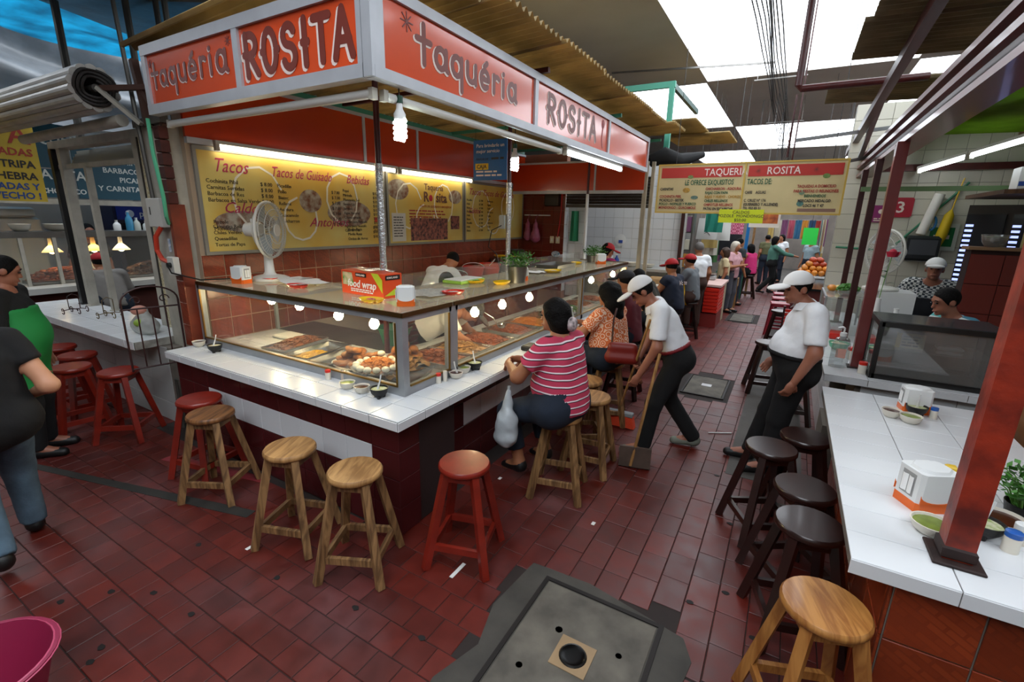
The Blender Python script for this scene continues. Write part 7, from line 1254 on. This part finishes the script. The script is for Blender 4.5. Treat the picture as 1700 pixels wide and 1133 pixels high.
# right side of the aisle
t = T('fruit_stand', 'white fruit stand beside the aisle', 'stand', (.5, 12.8, 0)); MB().box(-.3, .4, -.4, .5, 0, .9).build('cabinet', M('stand_blue_white', 'a9b3ba', .5), t); MB().box(-.33, .43, -.43, .53, .9, .94).build('top', WHITE, t); MB().box(-.22, .32, -.41, -.4, .2, .8).build('panel', M('stand_mesh', '8a949c', .5), t)
ORG = MB().ball((0, 0, 0), .065, n=10, m=8).mesh('orange_fruit', M('orange_skin', 'd8862a', .45, noise=(6, .25), vary=.3), True); FR2 = MB().ball((0, 0, 0), .07, .06, .06, 10, 8).mesh('red_fruit', M('mango_red', 'b8421c', .4, vary=.3), True)
for i, (x, y, z) in enumerate([(-.22+.13*a+.065*c, -.34+.13*b+.065*c, c*.09) for c in range(4) for a in range(5-c) for b in range(6-c)]): tag(ob('orange_fruit', ORG if i < 52 else FR2, None, (.5+x+.01*(i % 3), 12.8+y, 1.005+z)), 'round orange fruit piled on the white stand' if i < 52 else 'red fruit piled on top of the oranges', 'fruit', 'oranges on the stand' if i < 52 else 'red fruit on the stand')
t = T('neon_card', 'bright green blank card above the fruit', 'card', (.33, 12.3, 1.62)); MB().box(-.14, .14, 0, .005, 0, .36).build('card', M('neon_green', '2bd04a', .5), t); MB().cyl((0, .01, .36), (0, .01, 3.38), .004, n=5).build('string', BLACK, t)
tag(MB().box(.78, .84, 8.45, 8.5, 0, 2.9).build('dark_post', DPOST), 'dark post behind the snack stall wall', 'post')
t = T('black_table', 'black topped table beside the aisle stools', 'table', (.4, 11.3, 0)); MB().box(-.3, .3, -.7, .7, .82, .86).build('top', M('table_black', '0f1214', .15), t); MB().box(-.25, .25, -.65, .65, 0, .82).build('base', M('table_base', '5a1f1c', .5), t)
RST = [stool('dark', (.02, y, 0), .2*i, lab) for i, (y, lab) in enumerate(((9.0, 'dark stool nearest the red chair down the aisle'), (12.2, 'dark stool beside the white fruit stand')))]
W_MRED = M('stool_crimson', '8a1c2c', .35)
def red_stool(y, lab):
    q = T('plastic_stool', lab, 'stool', (-.02, y, 0), .1); MB().rbox(-.15, .15, -.15, .15, .62, .66, .01).build('seat', W_MRED, q)
    for sx in (-1, 1):
        for sy in (-1, 1): MB().bar((sx*.17, sy*.17, 0), (sx*.12, sy*.12, .62), .03, .03).build('leg', W_MRED, q)
    for z in (.2, .4):
        for s in (-1, 1): MB().bar((-.15, s*.15, z), (.15, s*.15, z), .02, .03).build('rung', W_MRED, q)
red_stool(9.8, 'crimson square stool next to the black table, first'); red_stool(10.5, 'crimson square stool in the middle of the row'); red_stool(11.2, 'crimson square stool at the far end of row')
t = T('red_chair', 'red woven plastic chair behind the standing man', 'chair', (.2, 7.3, 0)); MB().rbox(-.16, .16, -.16, .16, .45, .48, .01).build('seat', REDPL, t)
for k in range(6): MB().box(-.15, .15, .145, .165, .62+k*.05, .66+k*.05).build('back_strap', REDPL, t)
for sx in (-1, 1): MB().box(sx*.15-.012, sx*.15+.012, .14, .165, 0, .95).build('back_leg', DPOST, t); MB().box(sx*.15-.012, sx*.15+.012, -.15, -.125, 0, .45).build('front_leg', DPOST, t)
tag(MB().lathe([(.001, -.02), (.25, -.01), (.3, .1), (.2, .28), (.05, .33), (.001, .33)], n=20).build('white_dome', M('dome_white', 'd5d5d0', .5), loc=(-.75, 13.5, 3.0), smooth=True), 'white dome lamp shade above the hanging menu', 'lamp shade')
for (a, b, lab) in (((-.75, 13.5, 3.33), (-.75, 13.5, 5.0), 'thin rod holding the white dome shade'),): tag(MB().cyl(a, b, .006, n=5).build('hanging_rod', STEELD), lab, 'rod')
# litter
for i, (px, py) in enumerate(((785, 642+70), (413, 911), (760, 948), (830, 795), (985, 870))):
    p = G(px, py, 0); tag(MB().rbox(-.012, .012, -.018-.05*(i == 2), .018+.05*(i == 2), 0, .003, .001).build('litter', M('paper_white', 'e4e2dd', .8), loc=(p.x, p.y, .001)), ['scrap of white paper by the counter foot', 'tiny white scrap before the tan stools', 'white straw lying near the red stool', 'white scrap beside the waste bin', 'tiny paper bit beside the red stool'][i], 'litter')
p = G(1195, 720, 0); tag(MB().cyl((-.1, -.06, .006), (.1, .06, .006), .006, n=6).build('straw', WHITE, loc=(p.x, p.y, 0)), 'white straw on the floor beside the sweeper', 'straw')
# ------------------------------------------------------------------ people
def stripes(name, bands, period):
    m = M(name, bands[0][1], .85); nt, b, L, N = nodes(m); tc = N('TexCoord'); sx = N('SeparateXYZ'); L(tc.outputs['Object'], sx.inputs[0])
    nz = N('TexNoise', i_Scale=4.0); L(tc.outputs['Object'], nz.inputs['Vector']); ad = N('Math', operation='MULTIPLY_ADD'); ad.inputs[1].default_value = .04; L(nz.outputs['Fac'], ad.inputs[0]); L(sx.outputs['Z'], ad.inputs[2])
    d = N('Math', operation='DIVIDE'); d.inputs[1].default_value = period; L(ad.outputs[0], d.inputs[0]); f = N('Math', operation='FRACT'); L(d.outputs[0], f.inputs[0])
    r = N('ValToRGB'); r.color_ramp.interpolation = 'CONSTANT'; e = r.color_ramp.elements; e[0].position = 0; e[0].color = lin(bands[0][1]); e[1].position = bands[1][0]; e[1].color = lin(bands[1][1])
    for p, c in bands[2:]: q = e.new(p); q.color = lin(c)
    L(f.outputs[0], r.inputs['Fac']); L(r.outputs['Color'], b.inputs['Base Color']); return m
def rings(name, c1, c2):
    m = M(name, c1, .85); nt, b, L, N = nodes(m); tc = N('TexCoord'); v = N('TexVoronoi', i_Scale=16.0); L(tc.outputs['Object'], v.inputs['Vector']); mu = N('Math', operation='MULTIPLY'); mu.inputs[1].default_value = 20; L(v.outputs['Distance'], mu.inputs[0]); s = N('Math', operation='SINE'); L(mu.outputs[0], s.inputs[0])
    r = N('ValToRGB'); r.color_ramp.interpolation = 'CONSTANT'; e = r.color_ramp.elements; e[0].color = lin(c1); e[1].position = .35; e[1].color = lin(c2); L(s.outputs[0], r.inputs['Fac']); L(r.outputs['Color'], b.inputs['Base Color']); return m
def checks(name, c1, c2, sc):
    m = M(name, c1, .85); nt, b, L, N = nodes(m); tc = N('TexCoord'); v = N('TexChecker', i_Scale=sc); v.inputs['Color1'].default_value = lin(c1); v.inputs['Color2'].default_value = lin(c2); L(tc.outputs['Object'], v.inputs['Vector']); L(v.outputs['Color'], b.inputs['Base Color']); return m
CAPW = M('cap_white', 'e4e4e2', .8, bump=(30, .2)); CAPR = M('cap_red', 'a5161f', .8); STRP = stripes('shirt_striped', [(0, 'c23a58'), (.6, '2a1a24'), (.72, 'ecdfe2'), (.9, 'c23a58')], .05)
def face_to(d): return nrm(V3(*d))
# the standing man with white cap, by the table
SK1 = M('skin_tan', '97604a', .5)
person('person', 'stout man in white shirt and cap standing beside the stools', (.12, 4.3, 0), 1.75, STAND, dict(pel=(0, -.05, .95), hiR=(.09, -.05, .92), hiL=(-.09, -.05, .92), che=(0, -.08, 1.28), nek=(0, -.05, 1.45), hd=(-.01, .03, 1.56), shR=(.21, -.09, 1.4), shL=(-.21, -.09, 1.4), elR=(.27, -.1, 1.12), elL=(-.29, -.1, 1.12), wrR=(.25, .06, .92), wrL=(-.29, .0, .88), knR=(.1, .06, .5), knL=(-.1, .02, .5), anR=(.11, .16, .08), anL=(-.11, .06, .08), toR=(.13, .33, .035), toL=(-.14, .23, .035)), top=WHITEC, sleeve=.8, pants=BLACKC, cap=CAPW, fat=1.2, belt=BLACKC, collar=True, face=(-.3, .95, -.22), skin=SK1, res=.015, palm=((-1, .1, 0), (1, .3, 0)), hands=(.45, .5))
# the sweeper
sw, J = person('person', 'slim man in white shirt and cap bending to sweep', (-.76, 4.12, 0), 1.9, STAND, dict(pel=(0, -.05, .93), che=(0, .1, 1.22), nek=(0, .2, 1.36), hd=(0, .3, 1.46), shR=(.18, .15, 1.33), shL=(-.18, .15, 1.33), elR=(.25, .16, 1.05), elL=(-.25, .16, 1.04), wrR=(.16, .26, .83), wrL=(-.22, .28, .78), hiR=(.09, -.05, .9), hiL=(-.09, -.05, .9), knR=(.12, -.02, .5), knL=(-.12, .12, .5), anR=(.16, -.3, .085), anL=(-.12, .18, .085), toR=(.18, -.13, .035), toL=(-.12, .35, .035)), top=WHITEC, sleeve=.8, pants=BLACKC, cap=CAPW, fat=.95, belt=M('belt_red', '7a1a24', .5), collar=True, face=(.0, .8, -.6), skin=SK1, res=.015, shoe=SHOEG, hands=(1.1, .5), palm=((-.3, .2, -.6), (.8, .2, -.1)))
# broom and dustpan
def hold(root, J, side): 
    d = nrm(J['wr'+side]-J['el'+side]); p = J['wr'+side]+d*.09; c, s = math.cos(root.rotation_euler[2]), math.sin(root.rotation_euler[2]); return Vector((root.location.x+c*p[0]-s*p[1], root.location.y+s*p[0]+c*p[1], p[2]))
hb = hold(sw, J, 'R'); bl = Vector((-1.28, 4.45, .12)); dirb = (hb-bl).normalized()
t = T('broom', 'broom with orange bristles and wooden handle held by the sweeper', 'broom', bl); MB().cyl((0, 0, .03), dirb*1.3, .012, n=8).build('handle', W_TAN, t, smooth=True); MB().rbox(-.15, .15, -.03, .03, -.01, .04, .01).build('head', M('broom_grey', '8a8f92', .5), t); MB().prism([(-.15, -.03, -.01), (.15, -.03, -.01), (.18, -.05, -.115), (-.18, -.05, -.115)], (0, .07, 0)).build('bristles', M('bristle_orange', 'd8421c', .8, bump=(120, .6)), t)
hp = hold(sw, J, 'R'); dp = G(1052, 778, 0)
t = T('dustpan', 'brown metal dustpan with upright wooden handle', 'dustpan', (dp.x, dp.y, 0), .25); MB().box(-.13, .13, -.01, .01, .015, .2).build('back', M('pan_brown', '5a4a40', .5, noise=(9, .4)), t); MB().box(-.13, .13, .01, .22, .0, .012).build('floor_plate', M('pan_brown', '5a4a40', .5), t); MB().prism([(-.13, .01, .0), (-.13, .2, 0), (-.13, .01, .2)], (.008, 0, 0)).build('side', STEELD, t); MB().prism([(.122, .01, .0), (.122, .2, 0), (.122, .01, .2)], (.008, 0, 0)).build('side', STEELD, t); MB().cyl((-.03, -.02, .03), (.12, .12, 1.0), .013, n=8).build('handle', W_TAN, t, smooth=True)
# striped woman, seated at the ledge
ws, J = person('person', 'woman in pink striped shirt seated on a tan stool', (-1.3, 3.0, 0), 1.35, SIT, dict(elR=(.3, .2, .98), elL=(-.29, .18, .96), wrR=(.1, .47, .95), wrL=(-.04, .5, .93), hd=(0, .1, 1.37), knR=(.16, .36, .6), knL=(-.16, .38, .6), anR=(.15, .24, .2), anL=(-.15, .26, .2), toR=(.16, .38, .13), toL=(-.16, .4, .13), hiR=(.11, .02, .72), hiL=(-.11, .02, .72)), top=STRP, sleeve=.62, fat=1.28, female=True, hairstyle='bob', pants=JEAN, pant_len=.72, shoe=SHOE, face=(-.25, 1, -.1), res=.015, palm=((-.8, .2, -.4), (.8, .2, -.4)), hands=(.7, .7), tuck=False)
hx_ = MB().ball((0, 0, 0), .05, .035, .055, 12, 8); hx_.build('hair_scrunchie', M('scrunchie', '2a2428', .8, noise=(30, .6), col2='d0c0c0'), ws, loc=(.03, -.04, 1.33), smooth=True)
t = T('carrier_bag', 'translucent white carrier bag hanging beside the striped woman', 'bag', (-1.6, 2.72, .42)); np_obj('bag', sdf_mesh([('c', V3(0, 0, .09), V3(0, 0, .2), .09, .075), ('c', V3(0, 0, .2), V3(0.0, .02, .42), .06, .02)], .012, .05, lump=.007), M('bag_white', 'b9c0c4', .3, noise=(9, .3)), t); MB().tube([(0, .02, .38), (0, .03, .46)], .012, 6).build('handle', M('bag_white', 'b9c0c4', .3), t)
# orange woman, seated further along
wo, J = person('person', 'woman in orange patterned blouse seated with red handbag', (-1.44, 4.5, 0), 1.3, SIT, dict(elR=(.28, .2, .98), elL=(-.3, .16, .98), wrR=(.1, .42, 1.0), wrL=(-.22, .42, 1.05)), top=rings('blouse_rings', 'd06a34', 'e8c8b0'), sleeve=.7, fat=1.25, female=True, hairstyle='curly', pants=JEAN, face=(0, 1, -.1), tuck=False, scale=.97, palm=((-.8, .2, -.3), (.8, .2, -.3)))
t = T('handbag', 'red leather handbag slung behind the orange blouse', 'handbag', (-1.2, 4.12, .74), .3); np_obj('bag', sdf_mesh([('c', V3(-.1, 0, .08), V3(.1, 0, .08), .06, .06), ('c', V3(-.09, 0, .18), V3(.09, 0, .18), .045, .045)], .012, .06), M('leather_red', '74180f', .5), t); MB().tube([(-.1, 0, .22), (-.1, .08, .42), (-.08, .2, .5)], .01, 6).build('strap', M('leather_dark', '3a1612', .5), t, smooth=True)
# others at the long counter and second stall
person('person', 'person in dark red top and black cap eating at the counter', (-1.52, 5.35, 0), 1.35, SIT, {}, top=M('top_maroon', '5a1420', .85), sleeve=.7, cap=M('cap_dark', '1a181c', .8), pants=JEAN, fine=False, face=(-.1, 1, -.15), tuck=False); stool('dark', (-1.52, 5.35, 0), .1, 'dark stool under the person in dark red')
NAV = M('apron_navy', '121a2e', .85)
an, J = person('person', 'person in red cap and navy apron seated at the second stall', (-1.48, 7.55, 0), 1.2, SIT, dict(pel=(0, -.02, .8)), top=NAV, sleeve=.3, cap=CAPR, pants=M('skirt_navy', '10131e', .9), fine=False, face=(.2, 1, -.2), tuck=False, fat=1.1); text('apron_lettering', 'Vc te', .1, TEXTW, an, (-.13, -.17, 1.12), (1, 0, 0), (0, 0, 1)); stool('dark', (-1.48, 7.55, 0), .3, 'dark stool under the person in navy apron')
person('person', 'person in camouflage shirt leaning at the second stall', (-1.55, 6.75, 0), 1.5, SIT, dict(che=(0, .12, 1.05), nek=(0, .2, 1.18), hd=(0, .29, 1.26), shR=(.17, .14, 1.14), shL=(-.17, .14, 1.14)), top=M('camo', '3a3220', .85, noise=(14, .6), col2='1a1812'), sleeve=1.6, pants=JEAN, fine=False, tuck=False); stool('dark', (-1.55, 6.75, 0), .5, 'dark stool under the camouflage shirt')
person('person', 'man in red cap and yellow apron facing the shops', (-1.45, 8.95, 0), 1.35, SIT, dict(), top=M('shirt_grey', '5f6468', .85), sleeve=.7, cap=CAPR, pants=M('trousers_brown', '3a241c', .9), apron=(M('apron_yellow', 'c9a01a', .8), 1.1, .5), fine=False, tuck=False); stool('dark', (-1.45, 8.95, 0), .2, 'dark stool under the yellow apron')
person('person', 'dark haired girl in magenta top at second stall', (-1.62, 8.35, 0), 1.3, SIT, dict(), top=M('top_magenta', '9a1f5a', .85), hairstyle='long', pants=JEAN, fine=False, tuck=False, scale=.9); stool('dark', (-1.6, 8.35, 0), .1, 'dark stool under the magenta top')
person('person', 'grey haired man in white shirt by the goods rack', (-1.5, 9.7, 0), .6, STAND, {}, top=WHITEC, pants=M('trousers_brown', '3a241c', .9), hair=M('hair_grey', '6a6664', .7), fine=False)
person('person', 'woman in cream blouse beside the kitchen scale', (-1.22, 11.5, 0), 1.8, STAND, {}, top=M('blouse_cream', 'c9b890', .85), hairstyle='bob', hair=M('hair_brown', '3a2416', .6), pants=JEAN, fine=False, scale=.9, tuck=False)
person('person', 'white haired woman in pink blouse by the wooden crate', (-1.1, 12.05, 0), -2.0, STAND, dict(wrR=(.05, .25, 1.15), wrL=(-.05, .25, 1.12), elR=(.26, .08, 1.1), elL=(-.26, .08, 1.1)), top=M('blouse_pink', 'c99aa0', .85), hairstyle='bob', hair=M('hair_white', 'c9bfae', .7), pants=M('skirt_grey', '4a4a52', .9), fine=False, scale=.97, tuck=False)
person('person', 'person in dark flowered shirt behind the white haired woman', (-1.12, 13.2, 0), -.8, STAND, {}, top=M('shirt_dark', '2a3034', .85, noise=(20, .5)), fine=False, tuck=False)
person('person', 'woman in pink vest sitting by the green table', (-.9, 14.8, 0), .9, SIT, {}, top=M('vest_pink', 'c8286e', .85), sleeve=0, hairstyle='bob', pants=BLACKC, fine=False, tuck=False); stool('dark', (-.9, 14.8, 0), .2, 'dark stool under the pink vest')
person('person', 'woman in green top reaching to a stall', (-.42, 16.2, 0), -1.3, STAND, dict(elR=(.24, .25, 1.2), wrR=(.22, .5, 1.15), elL=(-.24, .22, 1.2), wrL=(-.2, .48, 1.15), knL=(-.1, .16, .5), anL=(-.1, .05, .08), toL=(-.1, .22, .035), anR=(.1, -.3, .1), toR=(.1, -.14, .035)), top=M('top_green', '4f7f70', .85), sleeve=1.8, hairstyle='bob', pants=BLACKC, fine=False, tuck=False)
person('person', 'person in olive shirt far down the aisle', (-.7, 18.5, 0), .5, STAND, {}, top=M('shirt_olive', '5a5a3a', .85), fine=False); person('person', 'person in white shirt at the aisle end', (-.3, 19.6, 0), 2.6, STAND, {}, top=WHITEC, fine=False, hairstyle='bob')
person('person', 'customer in pale blue shirt by the fruit shop', (.55, 17.2, 0), 2.4, STAND, {}, top=M('shirt_paleblue', '9ab0b8', .85), fine=False)
# vendors of the taco stall
BEND = dict(pel=(0, 0, .92), che=(0, .3, 1.1), nek=(0, .44, 1.16), hd=(0, .56, 1.16), shR=(.18, .36, 1.14), shL=(-.18, .36, 1.14), elR=(.22, .46, .95), elL=(-.22, .46, .95), wrR=(.15, .6, .88), wrL=(-.15, .6, .88))
LEAN = dict(BEND, pel=(0, -.05, .97), che=(0, .18, 1.26), nek=(0, .36, 1.4), hd=(0, .5, 1.47), shR=(.18, .26, 1.34), shL=(-.18, .26, 1.34), elR=(.24, .4, 1.12), elL=(-.24, .4, 1.12), wrR=(.14, .58, 1.08), wrL=(-.14, .58, 1.08))
person('person', 'vendor in white shirt and black apron bending under the group photo', (-3.88, 4.62, 0), .05, STAND, LEAN, top=WHITEC, sleeve=.8, pants=BLACKC, apron=(BLACKC, 1.3, .5), face=(0, .7, -.7), fine=False)
person('person', 'dark haired vendor in white shirt bowing toward the long case', (-3.5, 4.3, 0), -2.28, STAND, dict(LEAN, che=(0, .2, 1.2), nek=(0, .38, 1.3), hd=(0, .5, 1.36), shR=(.18, .28, 1.26), shL=(-.18, .28, 1.26)), top=WHITEC, sleeve=.8, pants=BLACKC, face=(0, .5, -.85), fine=False)
person('person', 'vendor in white shirt stooping behind the glass case', (-3.1, 3.45, 0), -1.1, STAND, BEND, top=WHITEC, sleeve=.8, pants=BLACKC, cap=M('cap_dark', '1a181c', .8), face=(0, .6, -.8), fine=False)
person('person', 'vendor in red cap and magenta top behind the far herbs', (-2.75, 8.0, 0), -.6, STAND, dict(), top=M('top_magenta', '9a1f5a', .85), sleeve=.6, cap=CAPR, hairstyle='bob', face=(.5, .8, -.35), pants=BLACKC, scale=.98)
# snack stall people
ol, J = person('person', 'older man in checked shirt and white cap leaning on the wall', (1.46, 7.1, 0), 2.85, STAND, dict(hiR=(.1, -.1, .9), hiL=(-.1, -.1, .9), pel=(0, -.1, .93), che=(0, -.05, 1.26), nek=(0, -.03, 1.45), hd=(0, .02, 1.58), shR=(.2, -.05, 1.4), shL=(-.2, -.05, 1.4), elR=(.32, -.02, 1.14), elL=(-.33, 0, 1.14), wrR=(.14, .2, 1.06), wrL=(-.26, .18, .98), knR=(.12, .05, .5), knL=(-.12, .05, .5), anR=(.12, .06, .08), anL=(-.12, .06, .08), toR=(.14, .22, .035), toL=(-.14, .22, .035)), top=checks('shirt_check', '2a343c', 'c3c6c4', 38), sleeve=.85, cap=CAPW, pants=BLACKC, apron=(M('apron_black', '15181f', .85), 1.26, .5), face=(-.1, 1, .02), fat=1.15, skin=SK1, hair=M('hair_grey', '6a6664', .7))
person('person', 'young man in turquoise striped shirt behind the black case', (1.4, 5.42, .05), 2.0, STAND, dict(pel=(0, 0, .78), hiR=(.1, 0, .75), hiL=(-.1, 0, .75), knR=(.12, .25, .48), knL=(-.12, .25, .48), anR=(.12, .1, .08), anL=(-.12, .1, .08), toR=(.13, .26, .035), toL=(-.13, .26, .035), che=(0, .06, 1.08), nek=(0, .12, 1.25), hd=(0, .2, 1.38), shR=(.18, .08, 1.2), shL=(-.18, .08, 1.2), elR=(.23, .2, .98), elL=(-.23, .2, .98), wrR=(.12, .4, .92), wrL=(-.12, .4, .92)), top=stripes('shirt_turquoise', [(0, 'd0d8d6'), (.5, '4fa8a8'), (.7, 'd0d8d6'), (.85, '3a7a90')], .1), sleeve=.7, pants=JEAN, face=(.1, .95, -.3), tuck=False, skin=SK1)
# left lane people
person('person', 'man in black shirt and green apron beside the red stools', (-5.3, 1.16, 0), -.6, STAND, dict(wrR=(.28, .16, .87), elR=(.27, 0, 1.1)), top=BLACKC, sleeve=.95, pants=BLACKC, apron=(M('apron_green', '12803a', .75), 1.28, .55), face=(-.4, .9, -.3), fat=1.15, skin=SK1)
person('person', 'woman in black top and faded jeans walking past', (-3.8, .62, 0), 1.5, STAND, dict(anL=(-.1, -.28, .16), toL=(-.1, -.16, .05), knL=(-.1, -.02, .5), anR=(.12, .22, .08), toR=(.13, .38, .035), knR=(.11, .2, .5), elR=(.29, -.12, 1.08), wrR=(.24, .1, .98), elL=(-.29, -.1, 1.08), wrL=(-.2, .12, 1.0)), top=BLACKC, sleeve=.5, pants=JEANL, fat=1.25, female=True, hairstyle='long', hair=M('hair_brown', '3a2416', .6), skin=SKIN2, tuck=False, scale=.96, hem=.24)
person('person', 'customer in grey shirt and red cap at the background stand', (-8.15, 2.82, 0), 1.45, SIT, dict(che=(0, .12, 1.04), nek=(0, .19, 1.2), hd=(0, .27, 1.31), shR=(.19, .13, 1.15), shL=(-.19, .13, 1.15)), top=M('shirt_grey2', '75716c', .85), sleeve=1.7, pants=JEAN, cap=CAPR, fine=False, tuck=False, fat=1.2)
person('person', 'vendor in dark shirt and apron behind the meat case', (-9.75, 3.22, 0), -1.4, STAND, dict(), top=BLACKC, sleeve=.7, pants=BLACKC, apron=(M('apron_white', 'c9c9c4', .8), 1.25, .6), face=(.1, 1, -.1), skin=SK1, scale=1.08)
